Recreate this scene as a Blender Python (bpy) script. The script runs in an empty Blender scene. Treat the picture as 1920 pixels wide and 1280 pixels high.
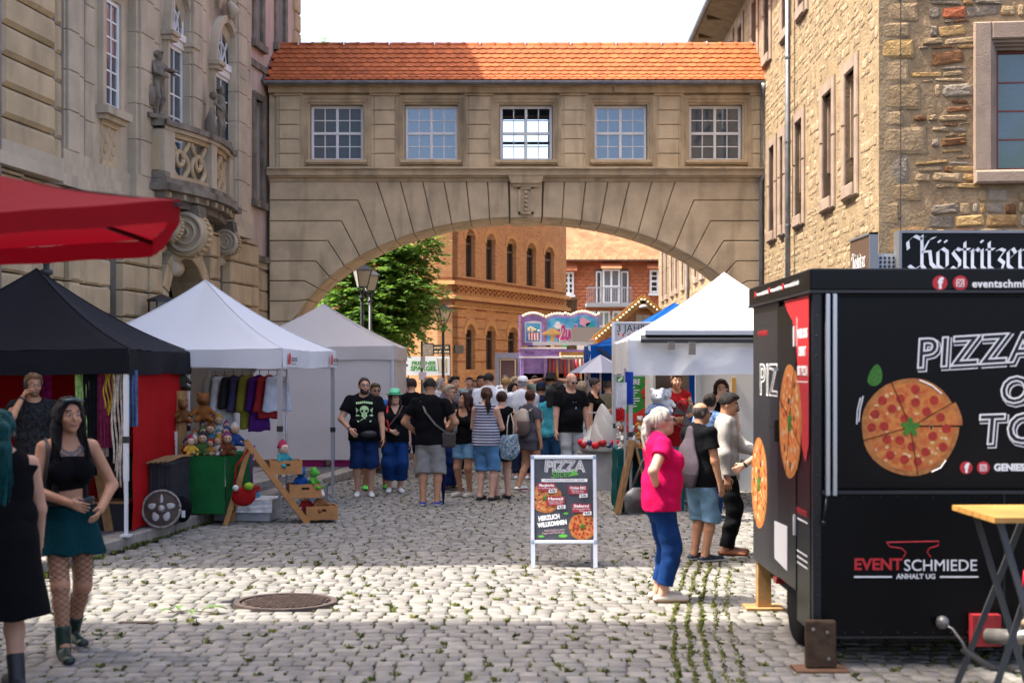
import bpy, bmesh, math, random
import numpy as np
from mathutils import Vector, Matrix
from mathutils.bvhtree import BVHTree
random.seed(7)
R = math.radians
SC = bpy.context.scene
COL = SC.collection
# ------------------------------------------------------------------ camera, sky, sun, exposure
FPX = 2667.0          # 50 mm lens on 36 mm, in photograph pixels
CAMZ = 1.95
HORIZ = 690.0
cam = bpy.data.cameras.new('camera'); camo = bpy.data.objects.new('camera', cam); COL.objects.link(camo)
camo.location = (0, 0, CAMZ); camo.rotation_euler = (R(90), 0, 0)
cam.lens = 50.0; cam.sensor_width = 36.0; cam.shift_y = (HORIZ-640)/1920.0
cam.clip_start = 0.1; cam.clip_end = 3000
cam.dof.use_dof = True; cam.dof.focus_distance = 23.0; cam.dof.aperture_fstop = 2.6
SC.camera = camo
SUN_EL, SUN_AZ = 61.0, 4.0          # the sun stands to the left (-X), a touch towards the camera
sdir = Vector((-math.cos(R(SUN_EL))*math.cos(R(SUN_AZ)),-math.cos(R(SUN_EL))*math.sin(R(SUN_AZ)), math.sin(R(SUN_EL))))
W = bpy.data.worlds.new('World'); SC.world = W; W.use_nodes = True
_nt = W.node_tree; _sky = _nt.nodes.new('ShaderNodeTexSky'); _sky.sky_type = 'NISHITA'; _sky.sun_disc = False
_sky.sun_elevation = R(SUN_EL); _sky.sun_rotation = math.atan2(sdir.x, sdir.y)
_sky.air_density = 0.5; _sky.dust_density = 4.0; _sky.ozone_density = 0.0
_nt.nodes['Background'].inputs['Strength'].default_value = 0.15
_nt.links.new(_sky.outputs[0], _nt.nodes['Background'].inputs[0])
_s = bpy.data.lights.new('sun', 'SUN'); _s.energy = 2.0; _s.angle = R(0.55); _s.color = (1.0, 0.95, 0.86)
_so = bpy.data.objects.new('sun', _s); COL.objects.link(_so); _so.rotation_euler = sdir.to_track_quat('Z', 'Y').to_euler()
_so.location = (-20, 0, 40)
SC.view_settings.view_transform = 'Standard'; SC.view_settings.look = 'None'
SC.view_settings.exposure = 2.45; SC.view_settings.gamma = 1.0; SC.view_settings.use_curve_mapping = False
SC.render.engine = 'CYCLES'
SC.cycles.max_bounces = 6; SC.cycles.diffuse_bounces = 4; SC.cycles.glossy_bounces = 3; SC.cycles.transmission_bounces = 5
SC.cycles.transparent_max_bounces = 8; SC.cycles.caustics_reflective = False; SC.cycles.caustics_refractive = False
SC.cycles.use_denoising = True

# ------------------------------------------------------------------ picture to place
def at(x, y, Y):
	return Vector(((x-960)/FPX*Y, Y, CAMZ+(HORIZ-y)/FPX*Y))
def gy(y, z=0.0):            # depth of a ground point seen at picture row y
	return (CAMZ-z)*FPX/(y-HORIZ)
class Plane:
	"""a vertical wall plane: origin (x, y), direction of local x; local y points into the wall"""
	def __init__(s, ox, oy, dx, dy):
		l = math.hypot(dx, dy); s.o = (ox, oy); s.d = (dx/l, dy/l); s.n = (-s.d[1], s.d[0]); s.ang = math.atan2(dy, dx)
	def u(s, x, off=0.0):
		rx = (x-960)/FPX; ox = s.o[0]-s.n[0]*off; oy = s.o[1]-s.n[1]*off
		# (rx*t, t) = o + u d
		det = rx*(-s.d[1])-1*(-s.d[0])
		t = (ox*(-s.d[1])-oy*(-s.d[0]))/det
		return (rx*t-ox)*s.d[0]+(t-oy)*s.d[1], t
	def uz(s, x, y, off=0.0):
		u, t = s.u(x, off)
		return u, CAMZ+(HORIZ-y)/FPX*t
	def root(s, name):
		e = empty(name, (s.o[0], s.o[1], 0), s.ang); return e
	def w(s, u, v, z):
		return Vector((s.o[0]+s.d[0]*u+s.n[0]*v, s.o[1]+s.d[1]*u+s.n[1]*v, z))

# ------------------------------------------------------------------ objects
def link(o, parent=None):
	COL.objects.link(o)
	if parent is not None: o.parent = parent
	return o
def tag(o, label=None, cat=None, group=None, kind=None):
	if label: o['label'] = label
	if cat: o['category'] = cat
	if group: o['group'] = group
	if kind: o['kind'] = kind
	return o
def empty(name, loc=(0, 0, 0), rz=0.0):
	o = bpy.data.objects.new(name, None); o.location = loc; o.rotation_euler = (0, 0, rz); o.empty_display_size = .2
	return link(o)
def thing(name, label, cat, loc=(0, 0, 0), rz=0.0, group=None):
	return tag(empty(name, loc, rz), label, cat, group)
def copy_tree(o, parent=None):
	c = o.copy(); link(c, parent)
	for ch in list(o.children): copy_tree(ch, c)
	return c
def inst(name, mesh, parent=None, loc=(0, 0, 0), rot=(0, 0, 0), scl=(1, 1, 1)):
	o = bpy.data.objects.new(name, mesh); o.location = loc; o.rotation_euler = rot; o.scale = scl
	return link(o, parent)

class MB:
	def __init__(s): s.v = []; s.f = []; s.m = []; s.mi = 0
	def add(s, vs, fs):
		b = len(s.v); s.v.extend([tuple(v) for v in vs])
		for f in fs: s.f.append(tuple(b+i for i in f)); s.m.append(s.mi)
		return s
	def box(s, c, d, rz=0.0, mat=None):
		x, y, z = d[0]/2, d[1]/2, d[2]/2
		vs = [Vector((a*x, b*y, e*z)) for e in (-1, 1) for b in (-1, 1) for a in (-1, 1)]
		if mat is not None: vs = [mat @ v for v in vs]
		elif rz: q = Matrix.Rotation(rz, 3, 'Z'); vs = [q @ v for v in vs]
		vs = [v+Vector(c) for v in vs]
		return s.add(vs, [(0, 2, 3, 1), (4, 5, 7, 6), (0, 1, 5, 4), (2, 6, 7, 3), (0, 4, 6, 2), (1, 3, 7, 5)])
	def bb(s, x0, x1, y0, y1, z0, z1):
		return s.box(((x0+x1)/2, (y0+y1)/2, (z0+z1)/2), (abs(x1-x0), abs(y1-y0), abs(z1-z0)))
	def cbox(s, x0, x1, y0, y1, z0, z1, c=.01):
		"""box with its front (y0) edges chamfered"""
		vs = [(x0, y1, z0), (x1, y1, z0), (x1, y1, z1), (x0, y1, z1), (x0, y0+c, z0), (x1, y0+c, z0), (x1, y0+c, z1), (x0, y0+c, z1),
			  (x0+c, y0, z0+c), (x1-c, y0, z0+c), (x1-c, y0, z1-c), (x0+c, y0, z1-c)]
		fs = [(3, 2, 1, 0), (8, 9, 10, 11)]
		for i in range(4):
			j = (i+1) % 4; fs += [(i, j, 4+j, 4+i), (4+i, 4+j, 8+j, 8+i)]
		return s.add(vs, fs)
	def bar(s, a, b, w, h=None, up=(0, 0, 1)):
		a, b = Vector(a), Vector(b); h = h or w; d = (b-a).normalized(); u = Vector(up)
		if abs(d.dot(u)) > .98: u = Vector((0, 1, 0))
		sx = d.cross(u).normalized(); sz = sx.cross(d)
		vs = [p+sx*(i*w/2)+sz*(j*h/2) for p in (a, b) for i, j in ((-1,-1), (1,-1), (1, 1), (-1, 1))]
		return s.add(vs, [(3, 2, 1, 0), (4, 5, 6, 7)]+[(i, (i+1) % 4, 4+(i+1) % 4, 4+i) for i in range(4)])
	def tube(s, pts, r, n=8, cap=True):
		pts = [Vector(p) for p in pts]; k = len(pts); rs = r if isinstance(r, (list, tuple)) else [r]*k
		b = len(s.v); vs = []; prev = None
		for i, p in enumerate(pts):
			d = (pts[min(i+1, k-1)]-pts[max(i-1, 0)]); d = d.normalized() if d.length > 1e-9 else Vector((0, 0, 1))
			if prev is None: u = Vector((0, 0, 1)) if abs(d.z) < .9 else Vector((1, 0, 0))
			else: u = prev
			sx = d.cross(u)
			if sx.length < 1e-6: sx = d.cross(Vector((0, 1, 0)))
			sx.normalize(); sy = sx.cross(d).normalized(); prev = sy
			for j in range(n):
				t = 2*math.pi*j/n; vs.append(p+(sx*math.cos(t)+sy*math.sin(t))*rs[i])
		fs = []
		for i in range(k-1):
			for j in range(n):
				j2 = (j+1) % n; fs.append((i*n+j, i*n+j2, (i+1)*n+j2, (i+1)*n+j))
		if cap: fs += [tuple(reversed(range(n))), tuple(range((k-1)*n, k*n))]
		return s.add(vs, fs)
	def lathe(s, prof, c=(0, 0, 0), n=16, a0=0.0, a1=2*math.pi, axis='z', sq=False):
		full = abs(a1-a0-2*math.pi) < 1e-6; m = n if full else n+1; vs = []; c = Vector(c)
		for r, z in prof:
			for j in range(m):
				t = a0+(a1-a0)*j/n; p = (r*math.cos(t), r*math.sin(t), z)
				if axis == 'y': p = (p[0], z, p[1])
				if axis == 'x': p = (z, p[0], p[1])
				vs.append(c+Vector(p))
		fs = []
		for i in range(len(prof)-1):
			for j in range(n):
				j2 = (j+1) % m; fs.append((i*m+j, i*m+j2, (i+1)*m+j2, (i+1)*m+j))
		if full:
			if prof[0][0] > 1e-6: fs.append(tuple(reversed(range(m))))
			if prof[-1][0] > 1e-6: fs.append(tuple(range((len(prof)-1)*m, len(prof)*m)))
		return s.add(vs, fs)
	def prism(s, poly, a, b, axis='y'):
		"""poly of (p, q); axis y: (p, y, q); axis x: (x, p, q); axis z: (p, q, z)"""
		g = {'y': lambda p, t: (p[0], t, p[1]), 'x': lambda p, t: (t, p[0], p[1]), 'z': lambda p, t: (p[0], p[1], t)}[axis]
		n = len(poly); vs = [g(p, a) for p in poly]+[g(p, b) for p in poly]
		return s.add(vs, [tuple(range(n)), tuple(reversed(range(n, 2*n)))]+[(i, n+i, n+(i+1) % n, (i+1) % n) for i in range(n)])
	def sphere(s, c, r, n=10, m=7):
		rr = r if isinstance(r, (tuple, list)) else (r, r, r); vs = []; c = Vector(c)
		for i in range(m+1):
			p = math.pi*i/m
			for j in range(n):
				t = 2*math.pi*j/n
				vs.append(c+Vector((rr[0]*math.sin(p)*math.cos(t), rr[1]*math.sin(p)*math.sin(t), rr[2]*math.cos(p))))
		fs = [(i*n+j, (i+1)*n+j, (i+1)*n+(j+1) % n, i*n+(j+1) % n) for i in range(m) for j in range(n)]
		return s.add(vs, fs)
	def grid(s, fn, nu, nv):
		vs = [fn(i/nu, j/nv) for j in range(nv+1) for i in range(nu+1)]
		return s.add(vs, [(j*(nu+1)+i, j*(nu+1)+i+1, (j+1)*(nu+1)+i+1, (j+1)*(nu+1)+i) for j in range(nv) for i in range(nu)])
	def xf(s, M):
		s.v = [tuple(M @ Vector(v)) for v in s.v]; return s
	def mesh(s, name, mats=None, smooth=False, fix=True):
		me = bpy.data.meshes.new(name); me.from_pydata(s.v, [], s.f)
		if fix:
			bm = bmesh.new(); bm.from_mesh(me); bmesh.ops.recalc_face_normals(bm, faces=bm.faces); bm.to_mesh(me); bm.free()
		for m in (mats if isinstance(mats, (list, tuple)) else [mats]):
			if m is not None: me.materials.append(m)
		if s.m and max(s.m) > 0: me.polygons.foreach_set('material_index', s.m)
		if smooth: me.polygons.foreach_set('use_smooth', [True]*len(me.polygons))
		me.update(); return me
	def build(s, name, mats, parent=None, smooth=False, loc=(0, 0, 0), rot=(0, 0, 0), fix=True, bevel=0):
		o = inst(name, s.mesh(name, mats, smooth, fix), parent, loc, rot)
		if bevel:
			b = o.modifiers.new('bevel', 'BEVEL'); b.width = bevel; b.segments = 2; b.limit_method = 'ANGLE'
		return o
def part(name, m, parent,*boxes):
	b = MB()
	for q in boxes: b.bb(*q)
	return b.build(name, m, parent)
def circ(cx, cy, r, n=24, ry=None, a0=0, a1=2*math.pi):
	full = abs(a1-a0) > 6.28
	return [(cx+r*math.cos(a0+(a1-a0)*i/(n if full else n-1)), cy+(ry or r)*math.sin(a0+(a1-a0)*i/(n if full else n-1))) for i in range(n)]

# ------------------------------------------------------------------ materials
MATS = {}
def mat(name, col, rough=.8, var=0.0, scale=3.0, bump=0.0, bscale=40.0, metal=0.0, piece=0.0, col2=None, stain=0.0, spec=None, emit=None, trans=0.0, streak=False, alpha=None, sheen=0):
	"""procedural surface: base colour, noise variation, per-piece variation, dirt streaks and fine relief"""
	if name in MATS: return MATS[name]
	m = bpy.data.materials.new(name); m.use_nodes = True; MATS[name] = m
	nt = m.node_tree; N = nt.nodes; L = nt.links; b = N['Principled BSDF']
	c4 = (*col, 1); b.inputs['Base Color'].default_value = c4; b.inputs['Roughness'].default_value = rough; b.inputs['Metallic'].default_value = metal
	b.inputs['Specular IOR Level'].default_value = spec if spec is not None else (.08 if rough > .65 and not metal else .4)
	if trans: b.inputs['Transmission Weight'].default_value = trans
	if sheen: b.inputs['Sheen Weight'].default_value = sheen
	if emit: b.inputs['Emission Color'].default_value = (*emit[0], 1); b.inputs['Emission Strength'].default_value = emit[1]
	if alpha is not None: b.inputs['Alpha'].default_value = alpha
	cur = None
	g = N.new('ShaderNodeNewGeometry')
	def noise(sc, det=4, vec=None):
		n = N.new('ShaderNodeTexNoise'); n.inputs['Scale'].default_value = sc; n.inputs['Detail'].default_value = det
		L.new(vec if vec is not None else g.outputs['Position'], n.inputs['Vector']); return n
	def mixc(fac, a, bcol, mode='MIX'):
		x = N.new('ShaderNodeMix'); x.data_type = 'RGBA'; x.blend_type = mode
		if isinstance(fac, float): x.inputs[0].default_value = fac
		else: L.new(fac, x.inputs[0])
		for s, v in ((6, a), (7, bcol)):
			if isinstance(v, tuple): x.inputs[s].default_value = v
			else: L.new(v, x.inputs[s])
		return x.outputs[2]
	def ramp(sock, lo, hi):
		r = N.new('ShaderNodeMapRange'); L.new(sock, r.inputs[0]); r.inputs[1].default_value = lo; r.inputs[2].default_value = hi; return r.outputs[0]
	cur = c4
	if piece:
		oi = N.new('ShaderNodeObjectInfo'); ad = N.new('ShaderNodeMath'); ad.operation = 'ADD'
		L.new(g.outputs['Random Per Island'], ad.inputs[0]); L.new(oi.outputs['Random'], ad.inputs[1])
		fr = N.new('ShaderNodeMath'); fr.operation = 'FRACT'; L.new(ad.outputs[0], fr.inputs[0])
		if col2: cur = mixc(fr.outputs[0], cur, (*col2, 1))
		hs = N.new('ShaderNodeHueSaturation'); L.new(cur, hs.inputs['Color']) if not isinstance(cur, tuple) else setattr(hs.inputs['Color'], 'default_value', cur)
		mr = N.new('ShaderNodeMapRange'); wn = N.new('ShaderNodeTexWhiteNoise'); wn.noise_dimensions = '1D'; L.new(fr.outputs[0], wn.inputs['W'])
		L.new(wn.outputs['Value'], mr.inputs[0]); mr.inputs[3].default_value = 1-piece; mr.inputs[4].default_value = 1+piece
		L.new(mr.outputs[0], hs.inputs['Value']); cur = hs.outputs[0]
	if var:
		n = noise(scale); d = (*(c*(1-var) for c in col), 1)
		if col2 and not piece: d = (*col2, 1)
		f = ramp(n.outputs[0], .35, .65)
		if piece:
			vv = N.new('ShaderNodeMath'); vv.operation = 'MULTIPLY'; L.new(f, vv.inputs[0]); vv.inputs[1].default_value = var
			cur = mixc(vv.outputs[0], cur, (.02, .02, .02, 1))
		else: cur = mixc(f, cur, d)
		n2 = noise(scale*9, 3); v2 = N.new('ShaderNodeMath'); v2.operation = 'MULTIPLY'; L.new(ramp(n2.outputs[0], .4, .75), v2.inputs[0]); v2.inputs[1].default_value = var*.6
		cur = mixc(v2.outputs[0], cur, (*(c*.55 for c in col), 1))
	if stain:
		mp = N.new('ShaderNodeMapping'); L.new(g.outputs['Position'], mp.inputs[0]); mp.inputs['Scale'].default_value = (2.2, 2.2, .35 if streak else 2.0)
		n3 = noise(1.3, 6, mp.outputs[0]); v3 = N.new('ShaderNodeMath'); v3.operation = 'MULTIPLY'; L.new(ramp(n3.outputs[0], .52, .72), v3.inputs[0]); v3.inputs[1].default_value = stain
		cur = mixc(v3.outputs[0], cur, (.035, .03, .025, 1))
	if not isinstance(cur, tuple): L.new(cur, b.inputs['Base Color'])
	if bump:
		n4 = noise(bscale, 5); bp = N.new('ShaderNodeBump'); bp.inputs['Strength'].default_value = bump; bp.inputs['Distance'].default_value = .02
		L.new(n4.outputs[0], bp.inputs['Height']); L.new(bp.outputs[0], b.inputs['Normal'])
	return m
def thin(name, col, trl=.35, rough=.85, bump=.0, bscale=8):
	"""tent cloth that lets some light through"""
	if name in MATS: return MATS[name]
	m = mat(name, col, rough, bump=bump, bscale=bscale); nt = m.node_tree; b = nt.nodes['Principled BSDF']
	t = nt.nodes.new('ShaderNodeBsdfTranslucent'); t.inputs[0].default_value = (*col, 1)
	x = nt.nodes.new('ShaderNodeMixShader'); x.inputs[0].default_value = trl
	nt.links.new(b.outputs[0], x.inputs[1]); nt.links.new(t.outputs[0], x.inputs[2])
	nt.links.new(x.outputs[0], nt.nodes['Material Output'].inputs[0]); return m

def text_mesh(body, size, offset=0.0, shear=0.0, extrude=.0006, align='CENTER', spacing=1.0):
	c = bpy.data.curves.new('text', 'FONT'); c.body = body; c.size = size; c.offset = offset; c.shear = shear; c.extrude = extrude
	c.align_x = align; c.align_y = 'CENTER'; c.space_character = spacing; c.resolution_u = 3
	o = bpy.data.objects.new('text', c); me = bpy.data.meshes.new_from_object(o); bpy.data.objects.remove(o); bpy.data.curves.remove(c)
	return me
def text(body, size, m, parent, loc, rot=(R(90), 0, 0), fit=None, name='lettering',**k):
	"""flat lettering lying in local x (reading) / z (up); fit = wanted width"""
	me = text_mesh(body, size,**k); me.name = name; me.materials.clear(); me.materials.append(m)
	o = inst(name, me, parent, loc, rot)
	if fit:
		xs = [v.co.x for v in me.vertices]; w = max(xs)-min(xs); o.scale = (fit/w, 1, 1)
	return o
# ------------------------------------------------------------------ people: bodies grown as one smooth surface
class Vol:
	def __init__(s, lo, hi, h):
		s.lo = np.array(lo, np.float32); s.h = h; s.n = np.ceil((np.array(hi)-np.array(lo))/h).astype(int)+1
		s.D = np.full(s.n, 1.0, np.float32)
		s.ax = [s.lo[i]+h*np.arange(s.n[i], dtype=np.float32) for i in range(3)]
	def _sub(s, lo, hi):
		sl = []
		for i in range(3):
			a = max(0, int(math.floor((lo[i]-s.lo[i])/s.h))); b = min(int(s.n[i]), int(math.ceil((hi[i]-s.lo[i])/s.h))+1)
			if b <= a: return None, None
			sl.append(slice(a, b))
		P = np.meshgrid(*[s.ax[i][sl[i]] for i in range(3)], indexing='ij')
		return tuple(sl), P
	def _put(s, sl, d, k, op='u'):
		D = s.D[sl]
		if op == 'u':
			h = np.clip(.5+.5*(D-d)/k, 0, 1); s.D[sl] = D*(1-h)+d*h-k*h*(1-h)
		else:
			h = np.clip(.5-.5*(D+d)/k, 0, 1); s.D[sl] = D*(1-h)-d*h+k*h*(1-h)
	def cone(s, a, b, ra, rb, k=.02, sc=(1, 1, 1), cut=None, op='u'):
		a = np.array(a, np.float32); b = np.array(b, np.float32); sc = np.array(sc, np.float32); R_ = (max(ra, rb)+k+2*s.h)*np.maximum(sc, 1)+.01
		sl, P = s._sub(np.minimum(a, b)-R_, np.maximum(a, b)+R_)
		if sl is None: return s
		A = a/sc; B = b/sc; ba = B-A; L2 = float(ba @ ba)+1e-9
		q = [P[i]/sc[i]-A[i] for i in range(3)]
		t = np.clip((q[0]*ba[0]+q[1]*ba[1]+q[2]*ba[2])/L2, 0, 1)
		d = np.sqrt(sum((q[i]-t*ba[i])**2 for i in range(3)))-(ra+t*(rb-ra))
		if cut:
			for pt, nn in cut: d = np.maximum(d, (P[0]-pt[0])*nn[0]+(P[1]-pt[1])*nn[1]+(P[2]-pt[2])*nn[2])
		s._put(sl, d, k, op); return s
	def ell(s, c, r, k=.015, M=None, op='u', cut=None):
		c = np.array(c, np.float32); r = np.array(r, np.float32); R_ = float(r.max())+k+2*s.h if M is not None else r+k+2*s.h
		sl, P = s._sub(c-R_, c+R_)
		if sl is None: return s
		q = [P[i]-c[i] for i in range(3)]
		if M is not None: q = [M[0][j]*q[0]+M[1][j]*q[1]+M[2][j]*q[2] for j in range(3)]
		l = np.sqrt(sum((q[i]/r[i])**2 for i in range(3))); d = (l-1)*float(r.min())
		if cut:
			for pt, nn in cut: d = np.maximum(d, (q[0]-pt[0])*nn[0]+(q[1]-pt[1])*nn[1]+(q[2]-pt[2])*nn[2])
		s._put(sl, d, k, op); return s
	def plane(s, pt, nn):           # keep the side the normal points away from
		P = np.meshgrid(*s.ax, indexing='ij'); d = (P[0]-pt[0])*nn[0]+(P[1]-pt[1])*nn[1]+(P[2]-pt[2])*nn[2]
		s.D = np.maximum(s.D, d.astype(np.float32)); return s
	def fold(s, amp, seed=0, fz=12.0, fx=26.0):
		rs = np.random.RandomState(seed); P = np.meshgrid(*s.ax, indexing='ij'); f = 0
		for i in range(4):
			a = rs.rand(3)*6.3; kx, ky = rs.uniform(-1, 1, 2)*fx; kz = rs.uniform(.4, 1)*fz*(1 if i % 2 else-1)
			f = f+np.sin(P[0]*kx+P[1]*ky+P[2]*kz+a[0]+1.3*np.sin(P[2]*fz*.7+P[0]*9+a[1]))
		s.D = s.D+(amp*(f/2-.5)).astype(np.float32); return s
	def surf(s):
		D = s.D.copy(); D[0] = D[-1] = 1; D[:, 0] = D[:,-1] = 1; D[:, :, 0] = D[:, :,-1] = 1
		ins = D < 0; nx, ny, nz = D.shape
		c = np.zeros((nx-1, ny-1, nz-1), np.int8)
		for i in (0, 1):
			for j in (0, 1):
				for k in (0, 1): c += ins[i:nx-1+i, j:ny-1+j, k:nz-1+k]
		act = (c > 0) & (c < 8); idx = np.full(c.shape,-1, np.int64); cells = np.argwhere(act); n = len(cells)
		if n == 0: return np.zeros((0, 3)), np.zeros((0, 4), int)
		idx[act] = np.arange(n); acc = np.zeros((n, 3)); cnt = np.zeros(n)
		corners = [(i, j, k) for i in (0, 1) for j in (0, 1) for k in (0, 1)]
		for a in corners:
			for ax in range(3):
				if a[ax]: continue
				b = list(a); b[ax] = 1
				ia = tuple((cells+a).T); ib = tuple((cells+b).T); da = D[ia]; db = D[ib]; m = (da < 0) != (db < 0)
				t = np.where(m, da/np.where(m, da-db, 1), 0)
				p = np.tile(np.array(a, float), (n, 1)); p[:, ax] += t
				acc[m] += p[m]; cnt[m] += 1
		V = (cells+acc/np.maximum(cnt, 1)[:, None])*s.h+s.lo
		F = []
		for ax in range(3):
			o1, o2 = [(1, 2), (2, 0), (0, 1)][ax]
			A = ins; sa = [slice(1,-1)]*3; sb = [slice(1,-1)]*3; sa[ax] = slice(0,-1); sb[ax] = slice(1, None)
			a_ = A[tuple(sa)]; b_ = A[tuple(sb)]; e = np.argwhere(a_ != b_)
			if len(e) == 0: continue
			fl = a_[tuple(e.T)]; base = e.copy(); base[:, [o1, o2]] += 1
			q = []
			for d1, d2 in ((0, 0), (-1, 0), (-1,-1), (0,-1)):
				w = base.copy(); w[:, o1] += d1; w[:, o2] += d2; q.append(idx[tuple(w.T)])
			q = np.stack(q, 1); q[~fl] = q[~fl][:, ::-1]; F.append(q)
		return V, np.concatenate(F)
def np_mesh(name, V, F, mats, fm=None):
	me = bpy.data.meshes.new(name); nf = len(F); me.vertices.add(len(V)); me.vertices.foreach_set('co', np.asarray(V, np.float32).ravel())
	me.loops.add(nf*4); me.loops.foreach_set('vertex_index', np.asarray(F, np.int32).ravel())
	me.polygons.add(nf); me.polygons.foreach_set('loop_start', np.arange(0, nf*4, 4, dtype=np.int32))
	for m in mats: me.materials.append(m)
	if fm is not None: me.polygons.foreach_set('material_index', np.asarray(fm, np.int32))
	me.polygons.foreach_set('use_smooth', np.ones(nf, bool)); me.update(calc_edges=True); me.validate(); return me
def rotm(yaw, pitch, roll=0):
	return np.array(Matrix.Rotation(yaw, 3, 'Z') @ Matrix.Rotation(pitch, 3, 'X') @ Matrix.Rotation(roll, 3, 'Y'))
def ik(S, T, l1, l2, pole):
	S, T, pole = Vector(S), Vector(T), Vector(pole); d = T-S; L = d.length
	if L > (l1+l2)*.998: T = S+d*((l1+l2)*.998/L); d = T-S; L = d.length
	u = d/L; a = (l1*l1-l2*l2+L*L)/(2*L); hh = math.sqrt(max(l1*l1-a*a, 0)); p = pole-u*pole.dot(u)
	p = p.normalized() if p.length > 1e-6 else Vector((0, 1, 0))
	return S+u*a+p*hh, T
SKIN = {}
def skin(tone):
	cols = {'light': (.52, .285, .18), 'tan': (.43, .215, .12), 'brown': (.28, .14, .08), 'pink': (.57, .32, .22), 'stone': (.12, .10, .08)}
	return mat('skin_'+tone, cols[tone], .55, var=.12, scale=14, spec=.3)
def cloth(name, col, rough=.9,**k):
	return mat('cloth_'+name, col, rough, var=k.pop('var', .18), scale=k.pop('scale', 9), bump=k.pop('bump', .25), bscale=k.pop('bscale', 60),**k)
ARM = {  # wrist target (x outwards, y forwards negative, z), elbow pole (x outwards)
	'down': ((.150,-.01, .475), (.5, 1, 0)), 'relax': ((.16,-.06, .50), (.6, 1, 0)), 'hip': ((.105,-.045, .565), (1, .5,-.1)), 'hipback': ((.085, .075, .60), (1, .6,-.1)),
	'phone': ((.065,-.085, .862), (.6,-.5,-1)), 'cup': ((.055,-.165, .665), (.9, .4,-.5)), 'belly': ((.03,-.125, .60), (1, .5,-.3)), 'fwd': ((.07,-.22, .62), (.6, .3,-1)),
	'head': ((.06,-.085, .945), (1,-.3, .1)), 'mouth': ((.02,-.12, .80), (.8,-.2,-1)), 'strap': ((.08,-.09, .74), (1, .2,-.6)), 'swing': ((.14,-.10, .50), (.5, 1, 0)), 'swingb': ((.15, .09, .49), (.5, 1, 0)), 'reach': ((.10,-.27, .60), (.5, .2,-1)), 'face': ((.03,-.15, .90), (.8,-.2,-1)),
}
def hand_mesh(W, d, n, side, s, curl):
	"""palm, four fingers of unequal length and a thumb; d = forearm direction, n = palm normal, side axis towards the thumb"""
	d = Vector(d).normalized(); n = Vector(n); n = (n-d*n.dot(d)).normalized(); t = Vector(side); t = (t-d*t.dot(d)-n*t.dot(n)).normalized()
	W = Vector(W); v = Vol(W-Vector((.16,)*3), W+Vector((.16,)*3), .0058); g = lambda a, b, c: W+(d*a+t*b+n*c)*s
	for b in (-.022, 0, .022): v.cone(g(.0, b*.7, 0), g(.085, b, 0), .016*s, .015*s, .012)
	for i, (b, L) in enumerate(((.030, .070), (.010, .080), (-.010, .074), (-.029, .058))):
		c1 = curl*.7; c2 = curl*1.5; p0 = g(.085, b, 0)
		p1 = p0+(d*math.cos(c1)+n*math.sin(c1)+t*b*1.5)*L*.5*s; p2 = p1+(d*math.cos(c2)+n*math.sin(c2)+t*b)*L*.5*s
		v.cone(p0, p1, .0088*s, .0082*s, .003); v.cone(p1, p2, .0080*s, .0066*s, .003)
	q0 = g(.022, .028, .004); q1 = g(.055, .055, .014+.012*curl); q2 = g(.085, .056-.02*curl, .022+.025*curl)
	v.cone(q0, q1, .012*s, .0095*s, .006); v.cone(q1, q2, .0092*s, .0075*s, .003)
	return v.surf()

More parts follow.
